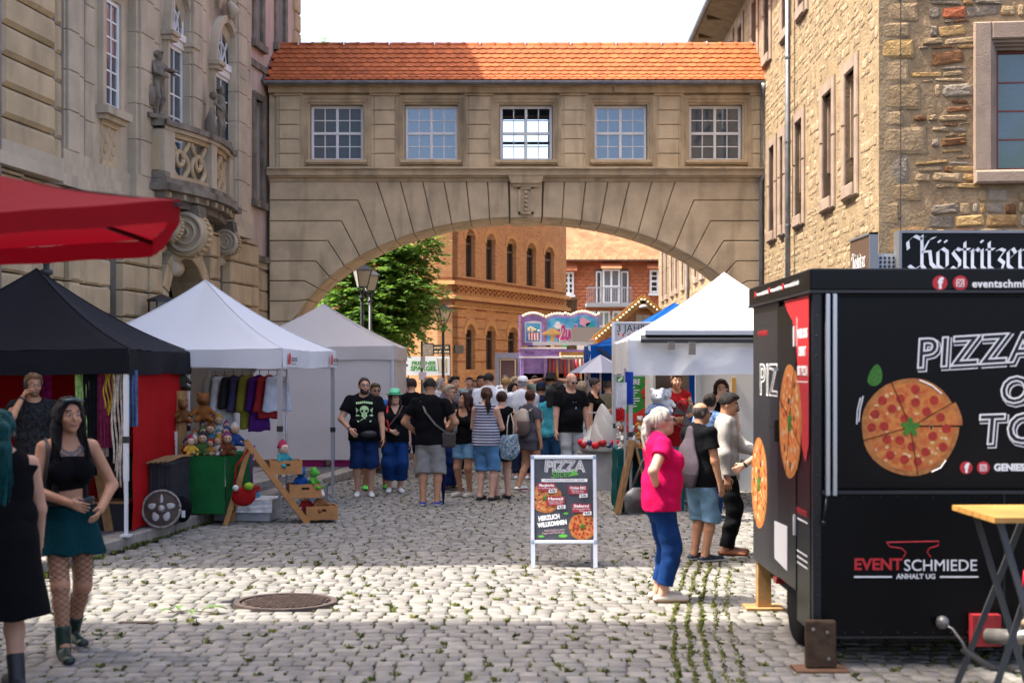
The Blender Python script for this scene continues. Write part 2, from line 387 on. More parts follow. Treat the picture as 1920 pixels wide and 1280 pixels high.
def person(label, x, Y, height=1.7, face=0.0, z0=0.0, look=(0, 0), tone='light', build=1.0, belly=0.0, hips=1.0, bust=0.0, arms=('down', 'down'), stride=0.0, stance=.055,
		   top=None, bottom=None, shoes=None, hair=('short', (.05, .03, .02)), detail=.0125, group='people in the street', extras=None, lean=0.0, hands=True, glasses=None, stubble=None, seed=0, name='person', tilt=0.0, bare=False):
	"""x is the picture column, Y the depth; face = degrees turned (0 faces the camera, 90 faces picture right)"""
	H = height; P = at(x, 0, Y); root = empty(name, (P.x, Y, z0), R(face)); tag(root, label, 'person', group); random.seed(seed+int(x))
	b = build; w = lambda q: Vector(q)*H
	fem = bust > 0; sx = (.098 if fem else .112)*(.72+.28*b); hx = .052*(.75+.25*b*hips)
	ch = Vector((0,-lean*.20, .735)); nk = Vector((0,-lean*.27+.008, .835)); hc = Vector((0,-lean*.33-.012, .928))
	sh = {s: w((s*sx,-lean*.25+.006, .808)) for s in (-1, 1)}
	el = {}; wr = {}; adir = {}
	for s, a in zip((-1, 1), arms):      # first entry: the arm at the viewer's left when facing the camera
		tgt, pole = ARM[a] if isinstance(a, str) else a
		e_, w_ = ik(sh[s], w((s*(tgt[0]+(sx-.105)*.6), tgt[1]-lean*.2-belly*.10, tgt[2])), .172*H, .150*H, (s*pole[0], pole[1], pole[2])); el[s] = e_; wr[s] = w_
	hip = {s: w((s*hx, .0, .515)) for s in (-1, 1)}; kn = {}; an = {}
	for s in (-1, 1):
		st = stride*s; k_, a_ = ik(hip[s], w((s*stance, st*.5, .045+max(0, st)*.10)), .245*H, .235*H, (s*.1,-1, 0)); kn[s] = k_; an[s] = a_
	# torso profile shared by body and clothes
	def torso(v, t, k=.03, zlo=None):
		f = .64+.04*(b-1)+belly*.1; rc = (.088 if fem else .098)*H*b**.6
		sc = (1, f, 1)
		v.cone(w((0, .004, .52)), w((0, 0, .60)), .090*H*b**.7*hips+t, .079*H*b**.8*(1+.15*belly)+t, k, sc)
		v.cone(w((0, 0, .60)), w(ch), .079*H*b**.8*(1+.15*belly)+t, rc+t, k, sc)
		v.cone(w(ch), w((0, nk.y+.01, .795)), rc+t, .072*H*b**.5+t, k, sc)
		for s in (-1, 1):
			v.cone(sh[s]+Vector((-s*.015, 0,-.008)), w((s*.03, nk.y, .800)), .031*H+t*.7, .040*H+t*.7, k, (1, .9, 1)); v.cone(sh[s]+Vector((-s*.02, 0, .004)), w((s*.022, nk.y+.006, .842)), .020*H+t*.6, .022*H+t*.6, k)
		if belly: v.ell(w((0,-.035-.03*belly, .61)), ((.075*b*H+t), (.05+.03*belly)*H+t, .085*H+t), .04)
		if bust:
			for s in (-1, 1): v.ell(w((s*.045*b**.5, ch.y-.050*b**.4, .725)), (.043*bust*H+t, .040*bust*H+t, .045*bust*H+t), .02)
		if fem:
			for s in (-1, 1): v.ell(w((s*.042, .035, .515)), (.05*H*hips+t, .045*H*hips+t, .055*H+t), .03)
	def arm(v, s, r0, r1, r2, k=.02, upto=2.0, extra=0):
		S, E, Wp = sh[s], el[s], wr[s]
		if upto >= 1:
			f = min(upto-1, 1.0); v.cone(S, E, r0, r1, k, cut=[(E+(Wp-E)*f, (Wp-E).normalized())] if 0 < f < .6 else None)
			if f > 0:
				q = E+(Wp-E)*f; dd = (Wp-E).normalized(); cut = [(q, dd)] if f < 1 or extra else None
				v.cone(E, q+dd*(.02 if cut else 0), r1, r1+(r2-r1)*f, k, cut=cut)
		else:
			q = S+(E-S)*upto; dd = (E-S).normalized(); v.cone(S, q+dd*.03, r0, r0+(r1-r0)*upto, k, cut=[(q, dd)])
	def leg(v, s, r0, r1, r2, k=.025, upto=2.0, rc=None):
		a, m, c = hip[s]+Vector((0, 0,-.01)), kn[s], an[s]
		if upto >= 1:
			f = upto-1; q = m+(c-m)*f; v.cone(a, m, r0, r1, k, cut=None if f > .6 or f <= 0 else [(q, (c-m).normalized())])
			if f > 0:
				q = m+(c-m)*f; dd = (c-m).normalized(); mid = m+(c-m)*.3
				if rc: v.cone(m, mid+Vector((0, .007, 0)), r1, rc, k); v.cone(mid+Vector((0, .007, 0)), q, rc, r2, k)
				else: v.cone(m, q+dd*.02, r1, r1+(r2-r1)*f, k, cut=[(q, dd)])
		else:
			q = a+(m-a)*upto; dd = (m-a).normalized(); v.cone(a, q+dd*.04, r0, r0+(r1-r0)*upto, k, cut=[(q, dd)])
	allp = [sh[1], sh[-1], el[1], el[-1], wr[1], wr[-1], kn[1], kn[-1], an[1], an[-1], w((0,-.08, 1.0)), w((0, .10, 0)), w((0,-.13, .5))]
	m_ = .085*max(1, b)*H
	lo = [min(p[i] for p in allp)-m_ for i in range(3)]; hi = [max(p[i] for p in allp)+m_ for i in range(3)]; lo[2] =-.02; hi[2] = H*1.03
	# --- skin body
	sm = skin(tone); hcol = hair[1]; hm = mat('hair_%.2f_%.2f_%.2f' % hcol, hcol, .5, var=.45, scale=24, bump=.7, bscale=120, spec=.16)
	v = Vol(lo, hi, detail); torso(v, 0)
	am = (.7+.3*b)*(.92 if fem else 1.04)
	for s in (-1, 1):
		arm(v, s, .030*H*am, .0245*H*am, .0165*H)
		leg(v, s, .049*H*b**.5*hips**.5, .036*H*b**.3, .023*H, rc=.032*H*b**.3)
		f0 = an[s]; v.cone(f0, f0+Vector((0, .015,-.02)), .022*H, .02*H); v.cone(f0+Vector((0, .025,-.035*H*.6)), f0+Vector((s*.012,-.085*H,-.03*H)), .019*H, .016*H, .02, (1.1, 1, .8))
	hs = H*.135/.23; RM = rotm(R(look[0]),-R(look[1]), R(tilt)); HC = np.array(w(hc))
	hp = lambda q: HC+RM @ (np.array(q)*hs)
	v.cone(hp((0, .018,-.05)), w((0, nk.y, .815)), .033*H*(1 if not fem else .86)*(.8+.2*b), .040*H*(.8+.2*b), .02)
	E = lambda c, r, k=.012, op='u': v.ell(hp(c), [q*hs for q in r], k, RM, op)
	E((0, .012, .032), (.074, .092, .088)); E((0,-.028,-.025), (.058 if fem else .062, .064, .086), .02); E((0,-.070,-.088), (.022, .018, .018), .02)
	if b > 1.15: E((0,-.03,-.075), (.058, .055, .04), .02)
	E((0,-.080, .034), (.050, .016, .012), .012)
	for s in (-1, 1):
		E((s*.031,-.100, .012), (.016, .014, .011), .008, 's'); E((s*.036,-.066,-.024), (.022, .020, .018), .02); E((s*.077, .012,-.004), (.010, .022, .032), .006)
	v.cone(hp((0,-.088, .018)), hp((0,-.110,-.020)), .008*hs, .0135*hs, .008)
	E((0,-.087,-.050), (.026, .012, .011), .006)
	V, F = v.surf(); fc = V[F].mean(1); L_ = (fc-HC) @ RM/hs; ax, ay, az = np.abs(L_[:, 0]), L_[:, 1], L_[:, 2]
	fm = np.zeros(len(F), int); front = ay <-.05
	fm[front & (ax < .024) & (np.abs(az+.050) < .011)] = 1
	fm[front & (ax > .013) & (ax < .050) & (np.abs(az-.041+.12*np.maximum(ax-.03, 0)) < .0050)] = 2
	if stubble: fm[(az <-.030-.5*np.maximum(0, .055-ax)) & (az >-.115) & ((ax > .022) | (np.abs(az+.050) > .010)) & (ay <-.028)] = 3
	fm[front & (ax < .020) & (np.abs(az+.037) < .004)] = 3 if stubble else 0
	if hair[0] in ('buzz', 'ring'):
		pl = (ay+.078)*.81+(az-.072)*.587
		fm[(pl > 0) & (az >-.05-.0*ay) & ((az < .075) if hair[0] == 'ring' else (az < 1)) & (np.abs(L_).max(1) < .14)] = 2
	mats = [sm, mat('lips_'+tone, {'light': (.42, .15, .13), 'tan': (.33, .12, .10), 'brown': (.2, .08, .07), 'pink': (.45, .17, .15), 'stone': (.12, .1, .08)}[tone], .4), hm, mat('stubble_%.2f' % hcol[0], tuple(.7*c+.014 for c in hcol), .9)]
	if hands:
		Vs, Fs, Ms = [V], [F], [fm]; nb = len(V)
		for s, a in zip((-1, 1), arms):
			dd = (wr[s]-el[s]).normalized(); inward = Vector((-s, 0, 0))
			if a in ('cup', 'phone', 'mouth', 'strap', 'fwd', 'face', 'reach'): n, t, cu = inward, Vector((0,-.2, 1)), .9
			elif a in ('hip', 'hipback', 'belly'): n, t, cu = Vector((-s*.4, .9 if a != 'hipback' else-.9, 0)), Vector((0, 0, 1)), .35
			else: n, t, cu = inward, Vector((0,-1, 0)), .45
			if a == 'head': n, t = Vector((0, .6,-1)), Vector((-s*.5, .8, .3))
			hv, hf = hand_mesh(wr[s]-dd*.015, dd, n, t, H/1.78*(.92 if fem else 1.03), cu)
			if len(hv): Vs.append(hv); Fs.append(hf+nb); nb += len(hv); Ms.append(np.zeros(len(hf), int))
		V, F, fm = np.concatenate(Vs), np.concatenate(Fs), np.concatenate(Ms)
	inst('body', np_mesh('body', V, F, mats, fm), root)
	# --- eyes
	if tone != 'stone':
		em = [mat('eye_white', (.62, .60, .57), .3), mat('eye_iris', (.03, .02, .015), .2)]
		for s in (-1, 1):
			eb = MB(); eb.sphere((0, 0, 0), .0108*hs, 8, 6); eb.mi = 1; eb.sphere((0,-.0050*hs, 0), .0078*hs, 8, 5)
			q = hp((s*.031,-.0805, .0115)); o = eb.build('eye', em, root, True, tuple(q)); o.rotation_euler = Matrix(RM).to_euler()
	# --- hair
	ht = hair[0]; hd = max(detail*.8, .008)
	def hv(): return Vol(HC-np.array([.26, .26, .62 if ht in ('long', 'pony', 'halfpony') else .24])*hs, HC+np.array([.26, .30, .24])*hs, hd)
	if ht not in ('bald', 'buzz', 'ring', None):
		v = hv(); t = {'short': .013, 'crop': .009, 'long': .015, 'bob': .020, 'pony': .013, 'bun': .012, 'afro': .05, 'curly': .035, 'halfpony': .018, 'side': .02}.get(ht, .015)
		nn = np.array([0,-.81,-.587]); p0 = np.array([0,-.080, .068])*hs; low = {'short':-.055, 'crop':-.045, 'side':-.05}.get(ht,-.09)*hs
		v.ell(hp((0, .014, .034)), [(q+t)*hs for q in (.074, .092, .086)], .012, RM, cut=[(p0, nn), ((0, 0, low), (0, .25,-1))])
		if ht in ('short', 'side'): v.ell(hp((0,-.03, .098)), (.062*hs, .062*hs, .030*hs), .02, RM)
		if ht in ('long', 'bob', 'halfpony'):
			Ld = {'long': .46, 'bob': .13, 'halfpony': .30}[ht]*hs
			for s in (-1, 1):
				a = hp((s*.070, .010, .04)); v.cone(a, hp((s*.080, .014,-.07)), .027*hs, .028*hs, .03); c = np.array(hp((s*.080, .014,-.07)))
				v.cone(c, c+np.array([s*.020*hs,-.05 if ht == 'long' else .01,-Ld]), .034*hs, .022*hs, .03)
			c = np.array(hp((0, .085, .02))); v.cone(c, c+np.array([0, .035,-.10*hs-Ld]), .062*hs, .045*hs, .04, (1.3, .7, 1))
			for s in (-1, 1): v.cone(hp((s*.03,-.055, .112)), hp((s*.078,-.025,-.02)), .016*hs, .018*hs, .02)
		if ht in ('pony', 'halfpony'):
			pl_ = hair[2] if len(hair) > 2 else .30; c = np.array(hp((0, .105, .045))); e = np.array(hp((0, .138, .02))); v.cone(c, e, .026*hs, .03*hs, .015)
			v.cone(e, e+np.array([.005, .012,-.12*hs]), .030*hs, .036*hs, .02); v.cone(e+np.array([.005, .012,-.12*hs]), e+np.array([.005,-.005,-pl_*hs]), .036*hs*(pl_/.30)**.5, .014*hs, .02)
		if ht == 'bun': v.ell(hp((0, .105, .06)), (.045*hs, .04*hs, .045*hs), .012)
		if ht in ('curly', 'afro'): v.fold(.010, seed, 70, 80)
		else: v.fold(.0035, seed, 6, 150)
		V, F = v.surf()
		if len(V): inst('hair', np_mesh('hair', V, F, [hm]), root)
	# --- bottom garment
	if bottom:
		kind, bm_ = bottom[0], bottom[1]; Ln = bottom[2] if len(bottom) > 2 else None; wide = bottom[3] if len(bottom) > 3 else 1.0
		v = Vol(lo, [hi[0], hi[1], H*.82], detail); t = .008; wz = .605 if not top else min(.605, top[2]+.022)
		if kind in ('pants', 'shorts'):
			torso(v, t); up = 1.93 if kind == 'pants' else Ln
			if kind == 'pants' and Ln: up = Ln
			for s in (-1, 1):
				leg(v, s, (.050*b**.5*hips**.5)*H+t, (.044*wide*b**.3)*H+t, .036*wide*H+t*.5, upto=up)
			v.plane((0, 0, wz*H), (0, 0, 1)); v.fold(.0065, seed+3, 26, 18)
		else:
			zt = wz*H if kind == 'skirt' else .80*H; zb = Ln*H; torso(v, t if kind == 'skirt' else .007)
			rr = .098*H*b**.7*hips; v.cone((0, .005, .53*H), (0, .005, zb-.03), rr+.006, rr*wide, .03, (1, .78, 1)); v.plane((0, 0, zb), (0, 0,-1)); v.plane((0, 0, zt), (0, 0, 1))
			v.fold(.006*wide, seed+3, 3, 34)
		V, F = v.surf(); inst({'pants': 'trousers', 'shorts': 'shorts', 'skirt': 'skirt', 'dress': 'dress'}[kind], np_mesh(kind, V, F, [bm_]), root)
	# --- top garment
	tob = None
	if top:
		tm = top[0]; slv = top[1]; hem = top[2]; neck = top[3] if len(top) > 3 else 'crew'; loose = top[4] if len(top) > 4 else .012
		v = Vol([lo[0], lo[1], (hem-.03)*H], [hi[0], hi[1], H*.90], detail); torso(v, loose)
		rr = .092*H*b**.7*hips*(1+.12*belly)
		if hem < .56: v.cone((0,-.012*belly*H, .60*H), (0,-.01*belly*H, (hem-.02)*H), rr+loose, rr+loose*1.3, .03, (1, .70+.12*belly, 1))
		if slv > 0:
			for s in (-1, 1): arm(v, s, .031*H*am+loose, (.027 if slv >= 1 else .034)*H*am+loose, .021*H+loose*.6, upto=slv, extra=1)
		v.plane((0, 0, hem*H), (0, 0,-1))
		c = w((0, nk.y-.03, .850))
		if neck == 'crew': v.ell(w((0, nk.y-.012, .856)), (.050*H, .055*H, .040*H), .006, op='s')
		elif neck == 'v': v.cone(w((0, nk.y-.015, .86)), w((0, nk.y-.09, .755)), .047*H, .006, .006, op='s')
		elif neck == 'scoop': v.ell(w((0, nk.y-.035, .840)), (.068*H, .075*H, .068*H), .006, op='s')
		elif neck == 'tank':
			v.ell(w((0, nk.y-.035, .845)), (.062*H, .085*H, .085*H), .006, op='s')
			for s in (-1, 1): v.ell(w((s*(sx+.035), nk.y, .79)), (.055*H, .10*H, .075*H), .008, op='s')
		elif neck == 'polo': v.ell(w((0, nk.y-.010, .862)), (.042*H, .046*H, .028*H), .006, op='s'); v.cone(w((0, nk.y-.012, .826)), w((0, nk.y-.008, .852)), .049*H, .046*H, .008, cut=[(w((0, 0, .856)), (0, 0, 1))]); v.ell(w((0, nk.y-.014, .862)), (.038*H, .040*H, .040*H), .006, op='s')
		elif neck == 'strap':
			v.plane(w((0, 0, .775)), (0, 0, 1))
		if len(top) > 5: v.plane((0, 0, top[5]*H), (0, 0, 1))
		v.fold(.0075, seed+1, 20, 16); V, F = v.surf(); tob = inst('top', np_mesh('top', V, F, [tm] if not isinstance(tm, list) else tm), root)
		if neck == 'strap':
			sb = MB()
			for s in (-1, 1): sb.tube([w((s*.05, ch.y-.092, .765)), w((s*.062, nk.y-.055, .822)), w((s*.064, nk.y, .845)), w((s*.06, nk.y+.05, .80))], .008, 6)
			sb.build('shoulder_strap', tm, root, True)
	# --- shoes
	if shoes:
		smt, kind = shoes[0], shoes[1]; sole = shoes[2] if len(shoes) > 2 else mat('sole_white', (.7, .7, .68), .7)
		for s in (-1, 1):
			f0 = an[s]; zb = f0.z-.045*H; v = Vol((f0.x-.10, f0.y-.26, zb-.02), (f0.x+.10, f0.y+.13, f0.z+.22), max(.008, detail*.75)); tk = .006
			heel = Vector((f0.x, f0.y+.036*H*.8, zb+.028)); toe = Vector((f0.x+s*.018, f0.y-.112*H, zb+.024))
			v.cone(heel, toe, .038+.006*(b-1), .040, .02, (1.05, 1, .9)); v.cone(Vector((f0.x, f0.y, zb+.055)), Vector((f0.x+s*.01, f0.y-.055*H, zb+.036)), .036, .030, .02)
			if kind == 'boot': sd_ = (kn[s]-f0).normalized(); v.cone(f0+sd_*.13, f0+Vector((0, .01,-.02)), .054, .050, .02, cut=[(f0+sd_*.14, sd_)])
			elif kind == 'low': v.plane((0, 0, zb+.085), (0, 0, 1))
			elif kind == 'slip': v.plane((0, 0, zb+.055), (0,-.35, 1)) if False else v.plane((0, f0.y, zb+.060), (0, .1, 1))
			else: v.cone(f0+Vector((0, .004, .03)), f0, .036, .040, .02, cut=[(f0+Vector((0, 0, .035)), (0, 0, 1))])
			v.plane((0, 0, zb+.004), (0, 0,-1)); V, F = v.surf()
			if len(V): fz = V[F].mean(1)[:, 2]; inst('shoe', np_mesh('shoe', V, F, [smt, sole], (fz < zb+.026).astype(int)), root)
	if glasses:
		g = MB(); k_ = glasses
		for s in (-1, 1):
			c = Vector(hp((s*.032,-.106, .010)))
			if k_ == 'sun': g.sphere(c, (.024*hs, .008*hs, .017*hs), 10, 6)
			else:
				pts = [Vector(hp((s*.032+.022*math.cos(t),-.106, .010+.016*math.sin(t)))) for t in np.linspace(0, 6.283, 13)]; g.tube(pts, .0022, 5)
			g.tube([Vector(hp((s*.054,-.100, .014))), Vector(hp((s*.080,-.02, .014))), Vector(hp((s*.082, .015, .006)))], .0024, 5)
		g.tube([Vector(hp((-.012,-.110, .016))), Vector(hp((.012,-.110, .016)))], .0024, 5); g.build('glasses', mat('glasses_black', (.012, .012, .014), .2), root, True)
	info = dict(root=root, H=H, sh=sh, el=el, wr=wr, an=an, kn=kn, hp=hp, hs=hs, top=tob, RM=RM, w=w, nk=nk, sx=sx)
	if extras:
		for e in extras: e(info)
	return info
def x_strands(n, style, seed=0):
	"""loose strands that break up the outline of the hair"""
	def f(i):
		rs = random.Random(seed); b = MB(); hp, hs = i['hp'], i['hs']; hm = [c for c in i['root'].children if c.name.startswith('hair')][0].data.materials[0]
		for k in range(n):
			a = rs.uniform(-2.6, 2.6) if style != 'pony' else rs.uniform(-3.1, 3.1); q = rs.uniform(.95, 1.06)
			if style == 'long': pts = [hp((.085*q*math.sin(a), .012+.10*q*math.cos(a)*.9, .07)), hp((.098*q*math.sin(a), .016+.112*q*math.cos(a), .0)), hp((.108*q*math.sin(a), .02+.11*q*math.cos(a),-.10)), hp((.112*q*math.sin(a)+rs.uniform(-.02, .02),-.03+.10*q*math.cos(a),-.26)), hp((.11*q*math.sin(a)+rs.uniform(-.04, .04),-.04+.09*q*math.cos(a),-rs.uniform(.36, .54)))]
			else: c = np.array(hp((0, .138, .02))); L_ = rs.uniform(.7, 1.1)*(.30 if style == 'pony' else .5)*hs; d = np.array([math.sin(a), math.cos(a), 0])*.036*hs*q; pts = [c+d*.8, c+d*1.1+np.array([.005, .012,-L_*.4]), c+d*.9+np.array([rs.uniform(-.02, .02), 0,-L_*.75]), c+d*.5+np.array([rs.uniform(-.03, .03),-.005,-L_])]
			if style == 'long' and math.cos(a) <-.45: continue
			b.tube([Vector(p) for p in pts], [.0035]*(len(pts)-1)+[.001], 4, False)
		for k in range(n // 3):
			a = rs.uniform(0, 6.28); p0 = np.array([.086*math.sin(a), .014+.104*math.cos(a), .04]);
			if p0[1] <-.03: continue
			b.tube([Vector(hp((0+p0[0]*.25,-.02, .132))), Vector(hp((p0[0]*.75, p0[1]*.75, .115))), Vector(hp(p0*1.03)), Vector(hp(p0*1.08+np.array([0, .01,-.09])))], [.002, .003, .003, .001], 4, False)
		b.build('hair_strands', hm, i['root'], True)
	return f
# --- accessories worn by a person (children of the person)
def x_cap(col, brim=True, style='cap'):
	def f(i):
		b = MB(); hs = i['hs']
		if style == 'cap':
			b.lathe([(.001, .052), (.05, .045), (.078, .022), (.088,-.02), (.090,-.045)], n=18); b.v = [(v[0]*1.0, v[1]*1.14, v[2]) for v in b.v]
			b.grid(lambda u, v: ((u-.5)*.15,-.095-v*.075*(1-(2*u-1)**2*.8),-.040-.012*v+.0*u), 8, 3)
		else:
			b.lathe([(.001, .070), (.06, .066), (.080, .05), (.094,-.028), (.096,-.03), (.140,-.040), (.148,-.024)] if style == 'trilby' else [(.001, .07), (.06, .066), (.08, .04), (.088,-.03), (.17,-.045), (.175,-.04)], n=22); b.v = [(v[0], v[1]*1.12, v[2]) for v in b.v]
		M = Matrix(i['RM']).to_4x4(); M.translation = Vector(i['hp']((0, .012, .098 if style == 'cap' else .092)))
		b.xf(Matrix.Translation(M.translation) @ Matrix(i['RM']).to_4x4() @ Matrix.Scale(hs, 4)); o = b.build('hat' if style != 'cap' else 'cap', col, i['root'], True)
		if style == 'trilby':
			d = MB(); d.lathe([(.0955,-.026), (.092,-.002)], n=22); d.v = [(v[0]*1.01, v[1]*1.13, v[2]) for v in d.v]; d.xf(Matrix.Translation(M.translation) @ Matrix(i['RM']).to_4x4() @ Matrix.Scale(hs, 4)); d.build('hat_band', mat('hat_band_green', (.02, .25, .09), .7), i['root'])
	return f
def x_shoulder_bag(col, strap, side=1, front=False, size=(.24, .09, .19), drop=.53):
	def f(i):
		H = i['H']; s = side; hip = Vector((s*.135*H, (-.05 if front else .02)*H, drop*H)); o = MB()
		o.box(hip, size); ob = o.build('bag', col, i['root'], bevel=.02)
		fl = MB(); fl.box(hip+Vector((0,-size[1]/2-.004, size[2]*.2)), (size[0]*.98, .012, size[2]*.55)); fl.build('flap', col, ob, bevel=.005); fl = None
		st = MB(); op = Vector((-s*.075*H, i['nk'].y*H, .845*H))
		st_pts_f = [hip+Vector((0,-.03, size[2]/2)), Vector((s*.06*H,-.115*H, .66*H)), Vector((-s*.03*H,-.105*H, .77*H)), op+Vector((0,-.045, .0)), op+Vector((0, .01, .012))]
		st_pts_b = [op+Vector((0, .01, .012)), op+Vector((s*.02, .07,-.03)), Vector((-s*.02*H, .105*H, .74*H)), Vector((s*.06*H, .10*H, .64*H)), hip+Vector((0, .03, size[2]/2))]
		for pts in (st_pts_f, st_pts_b):
			for a, c in zip(pts[:-1], pts[1:]): st.bar(a, c, .024, .006, up=(0, 1, 0))
		st.build('bag_strap', strap, i['root'])
	return f
def x_backpack(col, col2):
	def f(i):
		H = i['H']; v = Vol((-.25, .03, .52*H), (.25, .36, .86*H), .013); v.ell((0, .175, .68*H), (.15, .085, .115*H), .02); v.cone((0, .15, .62*H), (0, .14, .77*H), .10, .085, .03, (1.2, .8, 1)); v.plane((0, .09, 0), (0,-1, 0)); v.fold(.004, 3); V, F = v.surf()
		fz = V[F].mean(1)[:, 2]; inst('backpack', np_mesh('backpack', V, F, [col, col2], (fz > .70*H).astype(int)), i['root'])
		st = MB()
		for s in (-1, 1):
			pts = [Vector((s*.06*H, .10, .80*H)), Vector((s*.066*H, .02, .853*H)), Vector((s*.068*H,-.09*H, .80*H)), Vector((s*.085*H,-.095*H, .70*H)), Vector((s*.12*H, .0, .62*H)), Vector((s*.07*H, .10, .60*H))]
			for a, c in zip(pts[:-1], pts[1:]): st.bar(a, c, .035, .008, up=(0, 1, 0))
		st.build('backpack_strap', col2, i['root'])
	return f
def x_tee_print(polys, m, z=.72, y=-.5):
	"""flat print on a shirt front: polygons (x, z in metres round the chest centre) laid on the cloth"""
	def f(i):
		me = i['top'].data; bv = BVHTree.FromPolygons([v.co for v in me.vertices], [p.vertices for p in me.polygons]); b = MB()
		for poly in polys:
			n = len(poly); c = (sum(p[0] for p in poly)/n, sum(p[1] for p in poly)/n); vs = []
			for p in list(poly)+[c]:
				hit = bv.ray_cast(Vector((p[0], y*1.0, z*i['H']+p[1])), Vector((0, 1 if y < 0 else-1, 0)))
				vs.append((hit[0]+Vector((0,-.004 if y < 0 else .004, 0))) if hit[0] else None)
			if any(q is None for q in vs): continue
			b.add(vs, [(k, (k+1) % n, n) for k in range(n)])
		if b.v: b.build('print', m, i['root'], fix=False)
	return f
def x_item(fn, name, m, smooth=True):
	def f(i):
		b = MB(); fn(b, i); b.build(name, m, i['root'], smooth)
	return f
def x_watch(side):
	def f(i):
		s = side; d = (i['wr'][s]-i['el'][s]).normalized(); p = i['wr'][s]-d*.03; b = MB(); b.tube([p-d*.011, p+d*.011], .021*i['H'], 10); b.build('watch', mat('watch_black', (.012, .012, .013), .35), i['root'])
	return f
# ------------------------------------------------------------------ ground, street, pavement
earth = mat('joint_earth', (.055, .05, .038), .95, var=.4, scale=6, bump=.4)
asphalt_far = mat('far_paving', (.30, .29, .27), .85, var=.35, scale=2.0, bump=.5, bscale=14)
g = MB(); g.bb(-400, 400,-30, 900,-.3,-.035); tag(g.build('ground', earth), kind='structure')
kerb_dir = (0.129, 1.0)
def kerb_x(Y): return-4.33+.129*(Y-14.4)
st = empty('street', (0, 0, 0)); tag(st, kind='structure')
cob = mat('cobble_granite', (.275, .258, .226), .72, var=.25, scale=7, bump=.5, bscale=70, stain=.22, piece=.16, col2=(.225, .214, .192))
def cobble(sx, sy, h, rnd, seed):
	rs = random.Random(seed); b = MB(); n = 8; base = []; c = .17
	for (cx, cy) in ((-1,-1), (1,-1), (1, 1), (-1, 1)):
		for k in (0, 1):
			ax = cx*(1-(c if (k == 1) == (cx*cy > 0) else 0)); ay = cy*(1-(c if (k == 0) == (cx*cy > 0) else 0))
			base.append((ax*sx/2*rs.uniform(.93, 1.01), ay*sy/2*rs.uniform(.93, 1.01)))
	rings = [(1.0,-.05), (.99,-.009), (.935, .0)]; vs = []
	for s, z in rings: vs += [(p[0]*s, p[1]*s, z+(rs.uniform(-.002, .002) if z >-.04 else 0)) for p in base]
	vs.append((0, 0, .0025)); fs = []
	for i in range(2):
		for j in range(n): fs.append((i*n+j, i*n+(j+1) % n, (i+1)*n+(j+1) % n, (i+1)*n+j))
	fs += [(2*n+j, 2*n+(j+1) % n, 3*n) for j in range(n)]
	return vs, fs
PW, PD = .150, .150
variants = [cobble(PW*.985, PD*.985, .05, .3, i) for i in range(14)]
vmesh = []
for vs, fs in variants:
	b = MB(); b.add(vs, fs); vmesh.append(b.mesh('cobble', cob, True, fix=False))
rs = random.Random(3); spots = []
Yv = 7.6; row = 0
while Yv < 37.0:
	off = (row % 2)*PW/2+rs.uniform(-.02, .02); xx = max(kerb_x(Yv)+.02,-.40*Yv-.4) ; x1 = min(.40*Yv+.5, 5.9)
	xx += off % PW
	while xx < x1:
		# gutter run of straight lines on the right keeps its stones square
		wx = PW*rs.uniform(.74, 1.24); yy = Yv+.018*math.sin(xx*1.7+row*.35)+.02*math.sin(Yv*.9+xx*.5)
		if (xx+wx/2+1.89)**2+(yy-11.87)**2 > .48**2: spots.append((xx+wx/2, yy, wx/PW, rs.uniform(-.05, .05), rs.uniform(-.006, .003), rs.randrange(14)))
		xx += wx
	Yv += PD*rs.uniform(.95, 1.05); row += 1
def inview(s): return abs(s[0]) < .365*s[1] and s[1] > 8.72
front = [s for s in spots if inview(s)][:300]; fs_ = set(id(s) for s in front); rest = [s for s in spots if id(s) not in fs_]
for s in front: inst('cobble', vmesh[s[5]], st, (s[0], s[1], s[4]), (0, 0, s[3]), (s[2], 1, 1))
b = MB()
for s in rest:
	vs, fs = variants[s[5]]; c, sn = math.cos(s[3]), math.sin(s[3]); n0 = len(b.v)
	b.v.extend([(s[0]+(v[0]*s[2])*c-v[1]*sn, s[1]+v[0]*s[2]*sn+v[1]*c, v[2]+s[4]) for v in vs])
	b.f.extend([tuple(i+n0 for i in f) for f in fs]); b.m.extend([0]*len(fs))
o = b.build('paving', cob, st, True, fix=False); o['kind'] = 'stuff'
# paving beyond the bridge, too far to tell the stones apart
g = MB(); g.bb(-60, 60, 36.9, 140,-.03,-.004); tag(g.build('far_paving', asphalt_far), kind='structure')
